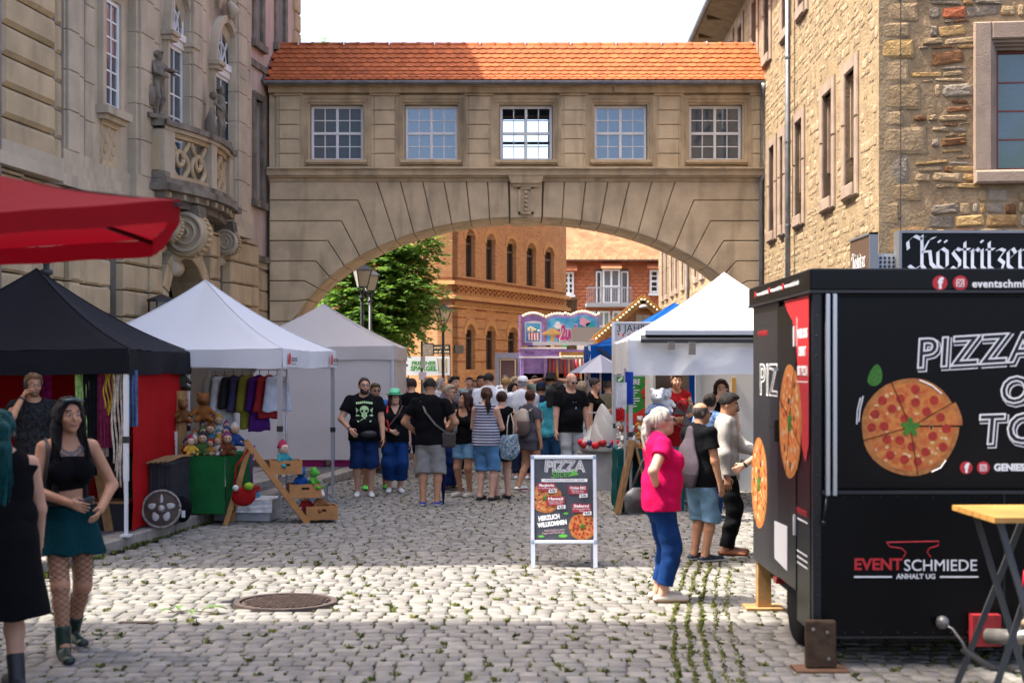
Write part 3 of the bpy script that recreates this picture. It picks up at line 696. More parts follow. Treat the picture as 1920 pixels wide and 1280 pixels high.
# weeds in the joints
weed = mat('weed_green', (.105, .155, .026), .8, var=.4, scale=3, piece=.35, col2=(.17, .15, .04)); moss = mat('moss_olive', (.11, .12, .03), .9, piece=.4, col2=(.09, .075, .03))
rs = random.Random(11); b = MB()
def tuft(x, y, r, n, hmax):
	for k in range(n):
		a = rs.uniform(0, 6.28); d = rs.uniform(0, r); px, py = x+d*math.cos(a), y+d*math.sin(a); l = rs.uniform(.4, 1)*hmax; w = rs.uniform(.004, .010); a2 = rs.uniform(0, 6.28)
		ux, uy = math.cos(a2), math.sin(a2); t = rs.uniform(.6, 1.6)*l
		b.add([(px-uy*w, py+ux*w,-.012), (px+uy*w, py-ux*w,-.012), (px+ux*t*.6+uy*w, py+uy*t*.6-ux*w, l*.8), (px+ux*t, py+uy*t, l*.55)], [(0, 1, 2, 3)])
for s in spots:
	if not (abs(s[0]) < .40*s[1]): continue
	far = s[1] > 20
	if rs.random() < (.55 if not far else .60):
		m_ = rs.choice((0, 0, 1)); b.mi = m_
		tuft(s[0]-PW*.5*s[2], s[1]-PD*.5+rs.uniform(-.02, .02), .028 if far else .022, 5 if far else 6, rs.uniform(.012, .030) if far else rs.uniform(.008, .022))
	if s[1] < 15 and rs.random() < .10: b.mi = 0; tuft(s[0]-PW*.5, s[1]-PD*.5, .035, 12, .035)
# straight weed-grown gutter joints running away on the right, and the kerb edge
for k, x0 in enumerate((1.03, 1.135, 1.24, 1.345, 1.45)):
	y = 8.4
	while y < (15.5, 15.0, 14.5, 14.5, 14.0)[k]:
		x = x0+.137*(y-8.8)-.08*math.sin(math.pi*(y-8.8)/5.4)+.01*math.sin(y*5+k); b.mi = 0 if rs.random() < .75 else 1
		tuft(x, y, .015, 8 if k in (0, 1, 2) else 3, rs.uniform(.010, .028)); y += rs.uniform(.02, .05)
for i in range(260):
	y = rs.uniform(13, 20); tuft(kerb_x(y)+rs.uniform(.0, .08), y, .03, 6, .04) if rs.random() < .5 else None
o = b.build('weeds', [weed, moss], None, fix=False); tag(o, 'small green weeds and moss growing between the cobbles', 'weeds', kind='stuff')
# raised pavement on the left with kerb stones
pv = empty('pavement', (0, 0, 0)); tag(pv, kind='structure')
slab = mat('pavement_slab', (.30, .275, .24), .85, var=.3, scale=3, bump=.3, bscale=40, piece=.12); smallset = mat('pavement_setts', (.16, .155, .15), .85, var=.3, scale=10, bump=1.0, bscale=30, piece=.2)
kst = mat('kerb_granite', (.33, .29, .24), .8, var=.3, scale=5, bump=.4, bscale=50, piece=.10)
g = MB(); y0, y1 = 2.0, 36.0
g.prism([(kerb_x(y0)-.2, y0), (kerb_x(y1)-.2, y1), (kerb_x(y1)-9, y1), (kerb_x(y0)-9, y0)],-.03, .105, 'z'); g.build('pavement_base', smallset, pv)
kl = 1.1; y = 6.0; ang = math.atan2(1, .129)-R(90)
while y < 34:
	b = MB(); L2 = rs.uniform(.9, 1.3); b.cbox(-L2/2+.006, L2/2-.006, 0, .26,-.03, .125, .018); b.v = [(v[0], v[1], v[2]) for v in b.v]
	ym = y+L2/2; b.build('kerb_stone', kst, pv, loc=(kerb_x(ym), ym, rs.uniform(-.004, .004)), rot=(0, 0, math.atan2(1, .129))); y += L2*.9918
# slabs of the walkway and rows of small setts beside the kerb
rs = random.Random(5); y = 12.0
while y < 33:
	for k in range(3):
		w0 = kerb_x(y)-1.15-k*.82; b = MB(); b.cbox(-.39, .39,-.40, .40, .09, .125, .0); b.build('paving_slab', slab, pv, loc=(w0, y, rs.uniform(-.003, .003)), rot=(0, 0, R(-7.3)))
	y += .83
b = MB(); y = 11.5
while y < 30:
	for k in range(5):
		xx = kerb_x(y)-.30-k*.088; q = rs.uniform(.034, .040); b.box((xx, y, .112+rs.uniform(-.003, .003)), (q*2, .078, .03), R(-7.3))
	y += .086
o = b.build('small_setts', smallset, pv); o['kind'] = 'stuff'
# manhole cover with its ribs
mh = thing('manhole_cover', 'round rusty cast iron manhole cover set in the cobbles', 'manhole', (-1.89, 11.87, 0)); mh.scale = (.80, .80, 1)
rust = mat('cast_iron_rust', (.10, .065, .05), .6, var=.5, scale=12, bump=.5, bscale=60, metal=.4)
b = MB(); b.lathe([(.0, .002), (.455, .002), (.46,-.05)], n=40); b.build('plate', rust, mh)
b = MB(); b.lathe([(.475,-.05), (.475, .012), (.535, .012), (.54,-.05)], n=40); b.build('rim', mat('iron_rim', (.12, .09, .075), .6, var=.4, scale=8, metal=.4), mh)
b = MB()
for i in range(-8, 9):
	for j in range(-8, 9):
		if (i*i+j*j) < 66: b.box((i*.051+(.025 if j % 2 else 0), j*.051, .006), (.034, .030, .014), R(20*(i % 5)))
b.build('studs', rust, mh)['kind'] = 'stuff'
dr = part('drain_bar', rust, None, (-3.02,-2.72, 10.88, 10.95,-.03, .005)); tag(dr, 'short rusty iron bar sunk into the cobbles in the foreground', 'iron bar')
# fallen twig with broad leaves
tw = thing('fallen_twig', 'fallen green twig with broad leaves lying on the sunlit cobbles', 'twig', (-2.56, 11.25, .012))
lf = mat('leaf_fallen', (.09, .16, .03), .6, var=.3, scale=20)
b = MB(); b.tube([(-.16,-.01, .01), (.0, .02, .02), (.20,-.02, .012)], .005, 5); b.build('stem', mat('twig_bark', (.1, .08, .04)), tw)
for (lx, ly, a, s) in ((-.08, .03, 1.9, .15), (.02,-.05,-1.2, .14), (.10, .03, .3, .20), (-.10,-.05, 3.6, .12)):
	b = MB(); b.grid(lambda u, v: ((u)*s*math.cos(a)-(v-.5)*s*.55*math.sin(math.pi*min(max(u, .04), .96))*math.sin(a), u*s*math.sin(a)+(v-.5)*s*.55*math.sin(math.pi*min(max(u, .04), .96))*math.cos(a), .015+.055*u*(1-u)*2+.02*abs(v-.5)), 6, 4)
	b.build('leaf', lf, tw, True, (lx, ly, 0))
# ------------------------------------------------------------------ the covered bridge
BY = 33.0; bs = BY/FPX
bx = lambda x: (x-960)*bs
bz = lambda y: CAMZ+(HORIZ-y)*bs
BD = 1.8
stucco = mat('bridge_stone', (.58, .455, .29), .88, var=.22, scale=2.2, bump=.25, bscale=35, stain=.35, streak=True)
stucco_d = mat('bridge_stone_frame', (.51, .39, .24), .88, var=.25, scale=3, bump=.25, bscale=35, stain=.5, streak=True)
joint = mat('joint_dark', (.13, .095, .06), .95)
white = mat('window_white', (.74, .74, .72), .45, var=.08, scale=20)
def glassmat(name, col, rough=.04):
	return mat(name, col, rough, spec=.9)
glass_sky = glassmat('glass_dim', (.05, .075, .10))
br = thing('bridge_building', 'beige stone covered bridge with five windows and orange tiled roof spanning the street', 'bridge', (0, BY, 0))
acx, aa, ab = 986.0, 447.0, 262.0; ytop = 408.0
def ell_y(x):
	t = max(0.0, 1-((x-acx)/aa)**2); return ytop+ab*(1-math.sqrt(t))
# joints on the left half (picture columns, mirrored for the right): (bend or top point, foot on the arch)
J = [((953, 340), 955), ((914, 340), 918), ((874, 340), 882), ((832, 340), 847), ((792, 340), 812), ((750, 340), 776), ((706, 340), 742),
	 ((671, 376), 708), ((640, 415), 675), ((615, 452), 646), ((592, 490), 619), ((571, 527), 597), ((555, 565), 579), ((546, 603), 563), ((540, 640), 550)]
L0, R0 = 505.0, 1430.0
def arch_block(side, i):
	"""polygon of the stone between joint i and joint i+1"""
	def mir(p): return p if side < 0 else (2*acx-p[0], p[1])
	(t0, f0), (t1, f1) = J[i], J[i+1]; edge = L0 if side < 0 else R0
	arc = [mir((x, ell_y(x))) for x in np.linspace(f0, f1, 5)]
	pts = [mir(t0)]+arc+[mir(t1)]
	if t1[1] > 341: pts.append((edge, t1[1]))
	if t1[1] > 341 and t0[1] <= 341: pts.append((edge, 340))
	elif t0[1] > 341: pts.append((edge, t0[1]))
	return [(bx(p[0]), bz(p[1])) for p in pts]
def shrink(poly, d):
	"""inset every edge of a polygon by d (joint gaps)"""
	n = len(poly); A = sum(poly[i][0]*poly[(i+1) % n][1]-poly[(i+1) % n][0]*poly[i][1] for i in range(n)); sg = 1 if A > 0 else-1; out = []
	for i in range(n):
		p0, p, p1 = Vector(poly[i-1]), Vector(poly[i]), Vector(poly[(i+1) % n]); e0 = (p-p0).normalized(); e1 = (p1-p).normalized()
		n0 = Vector((-e0.y, e0.x))*sg; n1 = Vector((-e1.y, e1.x))*sg; bb_ = n0+n1; l = bb_.length
		bb_ = bb_/l if l > 1e-6 else n0; c = max(.35, bb_.dot(n0)); out.append(tuple(p+bb_*d/c))
	return out
def block_mesh(poly, y0, y1, c=.018):
	b = MB(); n = len(poly); inn = shrink(poly, c); vs = [(p[0], y1, p[1]) for p in poly]+[(p[0], y0+c, p[1]) for p in poly]+[(p[0], y0, p[1]) for p in inn]
	fs = [tuple(range(n)), tuple(range(2*n, 3*n))]
	for i in range(n):
		j = (i+1) % n; fs += [(i, j, n+j, n+i), (n+i, n+j, 2*n+j, 2*n+i)]
	b.add(vs, fs); return b
for side in (-1, 1):
	for i in range(len(J)-1):
		block_mesh(shrink(arch_block(side, i), .008),-.05, BD).build('arch_stone', stucco, br)
# dark core behind the joints
core = [(bx(L0), bz(341))]+[(bx(L0), bz(672))]+[(bx(x), bz(ell_y(x))+.05) for x in np.linspace(acx-aa+.5, acx+aa-.5, 60)]+[(bx(R0), bz(672)), (bx(R0), bz(341))]
b = MB()
for i in range(1, len(core)-3):
	p, q = core[i+1], core[i+2]
	if q[0]-p[0] < .001: continue
	zt = bz(341); b.prism([(p[0], p[1]), (q[0], q[1]), (q[0], zt), (p[0], zt)], .02, BD-.05)
b.build('wall_core', joint, br)
for (xa, xb) in ((bx(L0), bx(acx-aa)), ):
	part('pier', stucco, br, (xa, xb, 0, BD, 0, bz(668)))
# keystone with beads
kp = [(bx(955.6), bz(340)), (bx(957), bz(409.5)), (bx(1015), bz(409.5)), (bx(1016.4), bz(340))]
block_mesh(kp,-.075, BD).build('keystone', stucco, br)
ks = MB(); ks.prism([(bx(952), bz(330)), (bx(1020), bz(330)), (bx(1014), bz(345)), (bx(958), bz(345))],-.20, 0); ks.prism([(bx(960), bz(345)), (bx(1012), bz(345)), (bx(1010), bz(352)), (bx(962), bz(352))],-.15, 0); kso = ks.build('keystone_cap', stucco_d, br)
fr = MB()
for q in ((972, 1000, 352, 356), (972, 1000, 398, 402), (972, 976, 352, 402), (996, 1000, 352, 402)): fr.bb(bx(q[0]), bx(q[1]),-.125,-.09, bz(q[3]), bz(q[2]))
fr.build('panel_frame', stucco, kso)
for k in range(5):
	s = MB(); s.sphere((bx(986),-.105, bz(362+k*8.2)), .044, 10, 6); s.build('bead', stucco, kso, True)
# cornice and upper wall
part('cornice', stucco, br, (bx(L0-2), bx(R0),-.22, .05, bz(330.5), bz(319.5)), (bx(L0), bx(R0),-.14, .05, bz(334), bz(330.5)), (bx(L0), bx(R0),-.30, .05, bz(319.5), bz(316.5)))
part('fascia', stucco_d, br, (bx(L0), bx(R0),-.07, .05, bz(341), bz(334)))
WX = [631, 808.5, 986.5, 1164, 1342]
zs, zt = bz(316.5), bz(163)
# wall pieces around the openings, front and back
def upper_wall(y0, y1, m, nm):
	b = MB(); xs = [bx(L0)]
	for w in WX: xs += [bx(w-50), bx(w+50)]
	xs.append(bx(R0))
	for i in range(0, len(xs), 2): b.bb(xs[i], xs[i+1], y0, y1, zs, zt)
	for w in WX: b.bb(bx(w-50), bx(w+50), y0, y1, zs, bz(300)); b.bb(bx(w-50), bx(w+50), y0, y1, bz(196), zt)
	return b.build(nm, m, br)
upper_wall(0, .35, stucco, 'upper_wall'); upper_wall(BD-.35, BD, stucco, 'rear_wall')
part('corridor_floor', stucco_d, br, (bx(L0), bx(R0), .35, BD-.35, zs-.15, zs)); part('corridor_ceiling', white, br, (bx(L0), bx(R0), .35, BD-.35, zt-.12, zt))
part('frieze', stucco_d, br, (bx(L0), bx(R0),-.16, .02, bz(176), bz(166)), (bx(L0), bx(R0),-.26, .02, bz(166), bz(160)))
part('frieze_bracket', stucco_d, br, (bx(1150), bx(1168),-.24,-.15, bz(176), bz(166)))
# pilasters of stacked blocks
for (pa, pb) in ((519, 565), (697, 745), (874, 922), (1052, 1098), (1229, 1277), (1408, 1430)):
	part('pilaster_core', joint, br, (bx(pa+5), bx(pb-5),-.03, .02, zs, bz(178)))
	c = MB(); c.bb(bx(pa-4), bx(pb+4),-.10, .02, bz(181), bz(176)); c.build('pilaster_cap', stucco_d, br)
	for k in range(5):
		y0, y1 = 181.5+k*27.0, 181.5+(k+1)*27.0-1.0
		b = MB(); b.cbox(bx(pa+5), bx(pb-5),-.085, .0, bz(y1), bz(y0), .014); b.build('pilaster_block', stucco, br)
		b = MB(); b.bb(bx(pa), bx(pa+5),-.055, .0, bz(y1), bz(y0)); b.bb(bx(pb-5), bx(pb),-.055, .0, bz(y1), bz(y0)); b.build('pilaster_edge', stucco, br)
def window(parent, x0, x1, z0, z1, y, cols, rows, fw=.06, mw=.022, d=.07, gm=glass_sky, fm=white, mid=True, glaz='pane', bars=True):
	"""wooden window: outer frame with a cross, glazing bars, one pane object per light"""
	w = MB(); ym = y+d
	for q in ((x0, x1, z0, z0+fw), (x0, x1, z1-fw, z1)): w.bb(q[0], q[1], y, ym, q[2], q[3])
	for q in ((x0, x0+fw), (x1-fw, x1)): w.bb(q[0], q[1], y+.002, ym, z0+fw, z1-fw)
	xm, zm = (x0+x1)/2, (z0+z1)/2
	xs = [x0+fw, x1-fw]; zs_ = [z0+fw, z1-fw]
	if mid and cols > 1: w.bb(xm-fw/2, xm+fw/2, y-.008, ym, z0+fw, z1-fw); xs = [x0+fw, xm-fw/2, xm+fw/2, x1-fw]
	if mid and rows > 1: w.bb(x0+fw, x1-fw, y-.012, ym, zm-fw/2, zm+fw/2); zs_ = [z0+fw, zm-fw/2, zm+fw/2, z1-fw]
	o = w.build('window', fm, parent); gb = MB(); nx = cols // (len(xs) // 2); nz = rows // (len(zs_) // 2)
	for a in range(0, len(xs), 2):
		for c in range(0, len(zs_), 2):
			xa, xb, za, zb = xs[a], xs[a+1], zs_[c], zs_[c+1]
			for k in range(1, nx): t = xa+(xb-xa)*k/nx; gb.bb(t-mw/2, t+mw/2, y+.012, ym-.01, za, zb)
			for k in range(1, nz): t = za+(zb-za)*k/nz; gb.bb(xa, xb, y+.014, ym-.012, t-mw/2, t+mw/2)
			for i in range(nx):
				for j in range(nz):
					p = MB(); p.bb(xa+(xb-xa)*i/nx+(mw/2 if i else 0), xa+(xb-xa)*(i+1)/nx-(mw/2 if i < nx-1 else 0), y+.030, y+.036, za+(zb-za)*j/nz, za+(zb-za)*(j+1)/nz); p.build(glaz, gm, o)
	if gb.v: gb.build('glazing_bars', fm, o)
	return o
clear = mat('glass_clear', (.9, .95, .97), .02, trans=1.0, spec=.5); clear.node_tree.nodes['Principled BSDF'].inputs['IOR'].default_value = 1.08
mirror_sky = mat('glass_reflecting', (.10, .145, .18), .03, spec=1.0, metal=.35)
for k, w in enumerate(WX):
	window(br, bx(w-49), bx(w+49), bz(300), bz(197), .16, 4, 4, gm=clear if k == 2 else mirror_sky if k < 4 else glass_sky)
	if k == 2: window(br, bx(w-49), bx(w+49), bz(300), bz(197), BD-.25, 2, 2, gm=clear)
	else: part('rear_infill', stucco_d, br, (bx(w-50), bx(w+50), BD-.3, BD-.1, bz(300), bz(196)))
	f = MB()
	for off, pr in ((16, .075), (10, .05)):
		x0, x1, y0, y1 = w-50-off, w+50+off, 196-off, 300+off
		t = 6.5
		f.bb(bx(x0), bx(x1),-pr, .0, bz(y0+t), bz(y0)); f.bb(bx(x0), bx(x0+t),-pr, .0, bz(y1), bz(y0+t)); f.bb(bx(x1-t), bx(x1),-pr, .0, bz(y1), bz(y0+t))
		if off == 16: f.bb(bx(x0+t), bx(x1-t),-pr, .0, bz(y1), bz(y1-3.5))
	f.build('window_surround', stucco_d, br)
	s = MB(); s.bb(bx(w-57), bx(w+57),-.13, .16, bz(306), bz(300.5)); s.bb(bx(w-54), bx(w+54),-.08, .0, bz(309), bz(306)); s.build('sill', stucco, br)
# roof with rows of plain tiles: profile steep above, flatter at the eaves
tile = mat('roof_tile_orange', (.41, .118, .040), .72, var=.18, scale=9, bump=.25, bscale=60, piece=.12, col2=(.33, .090, .034))
prof = []
ex, ez =-.34, bz(157)+.0; rxp, rz = .95, 9.66
for k in range(10):
	t = k/9; yv = ex+(rxp-ex)*(t*.93+.07*t*t) ; zv = ez+(rz-ez)*(t**1.22); prof.append((yv, zv))
deck = MB(); xl, xr = bx(500), bx(1440)
for a, c in zip(prof[:-1], prof[1:]): deck.add([(xl, a[0], a[1]-.05), (xr, a[0], a[1]-.05), (xr, c[0], c[1]-.05), (xl, c[0], c[1]-.05)], [(0, 1, 2, 3)])
deck.add([(xl, rxp, rz-.06), (xr, rxp, rz-.06), (xr, BD+.34, ez-.05), (xl, BD+.34, ez-.05)], [(0, 1, 2, 3)])
roof = deck.build('roof', mat('roof_underlay', (.12, .06, .04)), br)
tw_ = .200; th = .034
def tile_mesh(L):
	b = MB(); n = 6; pts = [(-tw_/2+.002, L), (tw_/2-.002, L)]+[(tw_/2-.002-(tw_-.004)*k/n,-.045*math.sin(math.pi*(k/n))**.8) for k in range(n+1)]
	b.v = [(p[0], p[1], 0) for p in pts]+[(p[0], p[1], th) for p in pts]; m_ = len(pts)
	b.f = [tuple(reversed(range(m_))), tuple(range(m_, 2*m_))]+[(i, (i+1) % m_, m_+(i+1) % m_, m_+i) for i in range(m_)]; b.m = [0]*len(b.f); return b
tm = {}; cnt = 0; stuffb = MB(); rs = random.Random(9); rows_ = []
for r in range(9):
	a, c = prof[r], prof[min(r+1, 9)]; d = Vector((0, c[0]-a[0], c[1]-a[1])); L = d.length+.08; ang = math.atan2(d.z, d.y)
	key = round(L, 3); tm[key] = tm.get(key) or tile_mesh(L); nt_ = int((xr-xl)/tw_)
	for i in range(nt_):
		xx = xl+(i+.5+(.5 if r % 2 else 0))*tw_
		if xx > xr-.05: continue
		rows_.append((r, key, xx, a[0]-.02, a[1]+.012, ang-R(7)+rs.uniform(-.012, .012), rs.uniform(-.012, .012)))
tmesh = {k: b.mesh('roof_tile', tile) for k, b in tm.items()}
for (r, key, xx, yy, zz, ang, yaw) in rows_:
	if r >= 3:
		if cnt < 300: inst('roof_tile', tmesh[key], roof, (xx, yy, zz), (ang, 0, yaw)); cnt += 1; continue
	M = Matrix.Translation((xx, yy, zz)) @ Matrix.Rotation(yaw, 4, 'Z') @ Matrix.Rotation(ang, 4, 'X'); n0 = len(stuffb.v)
	stuffb.v.extend([tuple(M @ Vector(v)) for v in tm[key].v]); stuffb.f.extend([tuple(q+n0 for q in f) for f in tm[key].f]); stuffb.m.extend([0]*len(tm[key].f))
stuffb.build('roof_tiles', tile, roof)['kind'] = 'stuff'
rx0 = bx(519); k = 0
while rx0 < bx(1436):
	b = MB(); L = .36; r0, r1 = .095, .078
	b.lathe([(r1, 0), (r0, L-.05), (r0+.012, L-.05), (r0+.012, L+.02)], n=10, a0=-.2, a1=math.pi+.2, axis='x'); b.build('ridge_tile', tile, roof, True, (rx0, rxp, rz-.04))
	if k % 3 == 1: c = MB(); c.lathe([(.115, 0), (.115, .03)], n=8, a0=0, a1=math.pi, axis='x'); c.build('ridge_clip', mat('zinc_clip', (.5, .5, .5), .4, metal=.8), roof, loc=(rx0, rxp, rz-.03))
	rx0 += L-.0; k += 1
zinc = mat('zinc', (.22, .225, .23), .45, var=.35, scale=6, metal=.6)
gt = MB(); gt.lathe([(.0, 0), (.065, 0), (.065, xr-xl), (.0, xr-xl)], n=12, a0=math.pi, a1=2*math.pi, axis='x'); gt.bb(0, xr-xl,-.068,-.062,-.01, .02); go = gt.build('gutter', zinc, br, False, (xl, ex-.02, bz(159.5)))
for k in range(16): c = MB(); c.lathe([(.068, 0), (.068, .03)], n=10, a0=math.pi, a1=2*math.pi, axis='x'); c.build('gutter_bracket', zinc, go, loc=(.3+k*.74, 0, 0))
fl = MB(); fl.bar((bx(497), ex, ez), (bx(497)+.02, rxp, rz), .09, .02); fl.bar((bx(1438), ex, ez), (bx(1434), rxp, rz), .09, .02); fl.build('flashing', zinc, roof)
dp = MB(); px = bx(1427)
dp.tube([(px, ex-.02, bz(163)), (px, ex-.02, bz(172)), (px+.05,-.16, bz(188)), (px+.05,-.16, bz(300)), (px+.07,-.26, bz(312)), (px+.07,-.30, bz(326)), (px-.02,-.14, bz(342)), (px-.02,-.14, bz(660))], [.09, .06, .05, .05, .055, .055, .05, .05], 10); dp.build('downpipe', mat('zinc_light', (.33, .34, .34), .45, var=.3, scale=5, metal=.5), br, True)
# ------------------------------------------------------------------ ornate sandstone building on the left
LP = Plane(-5.63, 33.0, 0.1237, 1.0)
sand = mat('sandstone_grey', (.50, .42, .305), .88, var=.2, scale=1.6, bump=.3, bscale=30, stain=.30, streak=True, piece=.05)
sand_b = mat('sandstone_ochre', (.50, .385, .235), .88, var=.22, scale=1.6, bump=.3, bscale=30, stain=.28, streak=True, piece=.07)
sand_d = mat('sandstone_sooty', (.25, .215, .17), .9, var=.45, scale=3, bump=.4, bscale=30, stain=.65, streak=True)
pink = mat('render_pink', (.54, .42, .345), .9, var=.12, scale=1.4, bump=.15, bscale=25, stain=.2, streak=True)
lb = LP.root('sandstone_building'); tag(lb, 'ornate sandstone building with balcony, arched windows and rusticated corner at the left', 'building')
U = lambda x, o=0.0: LP.u(x, o)[0]
def fb(name, x0, x1, z0, z1, o0, o1, m, parent=lb, c=None):
	"""block on the facade: picture columns x0..x1, heights z0..z1, standing from o0 to o1 proud of the wall plane"""
	u0, u1 = U(x0, o1), U(x1, o1); b = MB()
	if c: b.cbox(u0, u1,-o1,-o0, z0, z1, c)
	else: b.bb(u0, u1,-o1,-o0, z0, z1)
	return b.build(name, m, parent)
HT = 17.4; uE = U(471)
wins = [(U(189), U(217), 6.28, 8.10), (U(304), U(350), 5.35, 9.0), (U(392), U(438), 5.35, 9.0)]
# upper wall with openings
b = MB(); z0 = 4.75; cur =-19.6
for (a, c, q0, q1) in wins:
	b.bb(cur, a, 0, .5, z0, HT); b.bb(a, c, 0, .5, z0, q0); b.bb(a, c, 0, .5, q1 if c-a < 1.2 and a <-10 else 8.95, HT); cur = c
b.bb(cur, uE, 0, .5, z0, HT); b.build('wall', sand, lb)
# body of the house behind the facade, and its roof
part('rear_body', sand_d, lb, (-19.6, uE, .9, 9.0, 0, HT)); part('party_wall', sand_d, lb, (-19.6,-19.2, .0, .9, 0, HT))
b = MB(); b.bb(-19.9, uE+.3,-.5, 9.5, HT, HT+.25); b.build('eaves', sand, lb)
b = MB(); b.prism([(-.5, HT+.25), (9.5, HT+.25), (7, HT+3), (3.6, HT+3)],-19.8, uE+.2, 'x'); b.build('roof', mat('roof_tile_dark', (.20, .07, .04), .8, var=.3, scale=5), lb)
# rusticated corner pillar
for k in range(20):
	za = 4.99+k*.43
	if za > 11: break
	fb('rusticated_block', 8, 106, za+.012, za+.43-.012, .0, .30, sand_b, c=.06)
	fb('rusticated_return', 106.5, 117, za+.012, za+.43-.012, .0, .20, sand_b, c=.04)
fb('pillar_core', 8, 116, 4.99, 11.4, 0, .16, sand_d)
fb('downpipe',-6, 3, .2, 11, .32, .42, zinc)
# string course and plinth
for (x0, x1, o) in ((-40, 119, .38), (119, 182, .24), (182, 256, .14), (256, 302, .26), (352, 391, .26), (440, 474, .28)):
	fb('string_course', x0, x1, 4.72, 4.90, .0, o+.06, sand); fb('base_moulding', x0, x1, 4.905, 5.08, .0, o, sand)
	if x0 > 0: fb('base_step', x0, x1, 5.085, 5.30, .0, o-.05, sand)
def pilaster(x0, x1, o, m=sand, z0=5.30, z1=11.4, inner=True):
	h = .62; k = 0; z = z0
	while z < z1:
		fb('pilaster_stone', x0, x1, z+.004, min(z+h, z1)-.004, 0, o, m, c=.012)
		if inner:
			w = (x1-x0); fb('pilaster_strip', x0+w*.22, x1-w*.22, z+.004, min(z+h, z1)-.004, o, o+.06, m, c=.012)
		z += h; k += 1
pilaster(121, 158, .14); pilaster(160, 178, .07, inner=False)
pilaster(256, 300, .16); pilaster(357, 388, .16); pilaster(443, 470, .18)
# narrow window with sill and pierced parapet panel
def fr_(u0, u1, z0, z1, o, t, d, m, nm):
	b = MB(); b.bb(u0-t, u0,-o, .0, z0-t, z1+t); b.bb(u1, u1+t,-o, .0, z0-t, z1+t); b.bb(u0, u1,-o, .0, z1, z1+t); b.bb(u0, u1,-o, .0, z0-t, z0); return b.build(nm, m, lb)
wu0, wu1 = wins[0][0], wins[0][1]
window(lb, wu0, wu1, 6.28, 8.10,-.06, 2, 6, fw=.07, mw=.03, mid=False)
fr_(wu0, wu1, 6.28, 8.10, .10, .13, .1, sand, 'window_surround')
b = MB(); b.bb(wu0-.22, wu1+.22,-.20, 0, 8.26, 8.40); b.bb(wu0-.3, wu1+.3,-.28, 0, 8.40, 8.50); b.build('window_hood', sand, lb)
b = MB(); b.bb(wu0-.2, wu1+.2,-.22, .2, 6.14, 6.27); b.bb(wu0-.14, wu1+.14,-.14, 0, 6.06, 6.14); b.build('sill', sand, lb)
def pierced_panel(parent, P0, P1, z0, z1, m, off, n=2, t=.10, nrm=None):
	"""balustrade panel of interlaced openwork: rails and wavy ribbons between two points in plan (u, v)"""
	P0, P1 = Vector((P0[0], P0[1], 0)), Vector((P1[0], P1[1], 0)); d = (P1-P0); L = d.length; d.normalize()
	q = lambda s, z: P0+d*s+Vector((0, 0, z))
	b = MB(); b.bar(q(0, z0+.05), q(L, z0+.05), t, .10); b.build('balustrade_rail', m, parent); b = MB(); b.bar(q(0, z1-.04), q(L, z1-.04), t, .08); b.build('balustrade_rail', m, parent)
	w = L/n
	for k in range(n):
		c = w*(k+.5); zm = (z0+z1)/2; hh = (z1-z0)/2-.08
		for s in (-1, 1):
			r = MB(); r.tube([q(c+s*w*(.16+.26*abs(math.sin(t_*math.pi*1.5))), zm-hh+2*hh*t_) for t_ in np.linspace(0, 1, 15)], .052, 6); r.build('ribbon', m, parent, True)
		r = MB(); r.tube([q(c+w*.17*math.cos(a), zm+.13*math.sin(a)) for a in np.linspace(0, 6.283, 15)], .048, 6); r.build('ring', m, parent, True)
pp = empty('parapet_panel'); pp.parent = lb; pierced_panel(pp, (wu0-.03, .02), (wu1+.03, .02), 5.30, 6.06, sand_b, .02, 2, .12)
part('panel_back', sand_d, lb, (wu0-.1, wu1+.1, .12, .2, 5.3, 6.06))
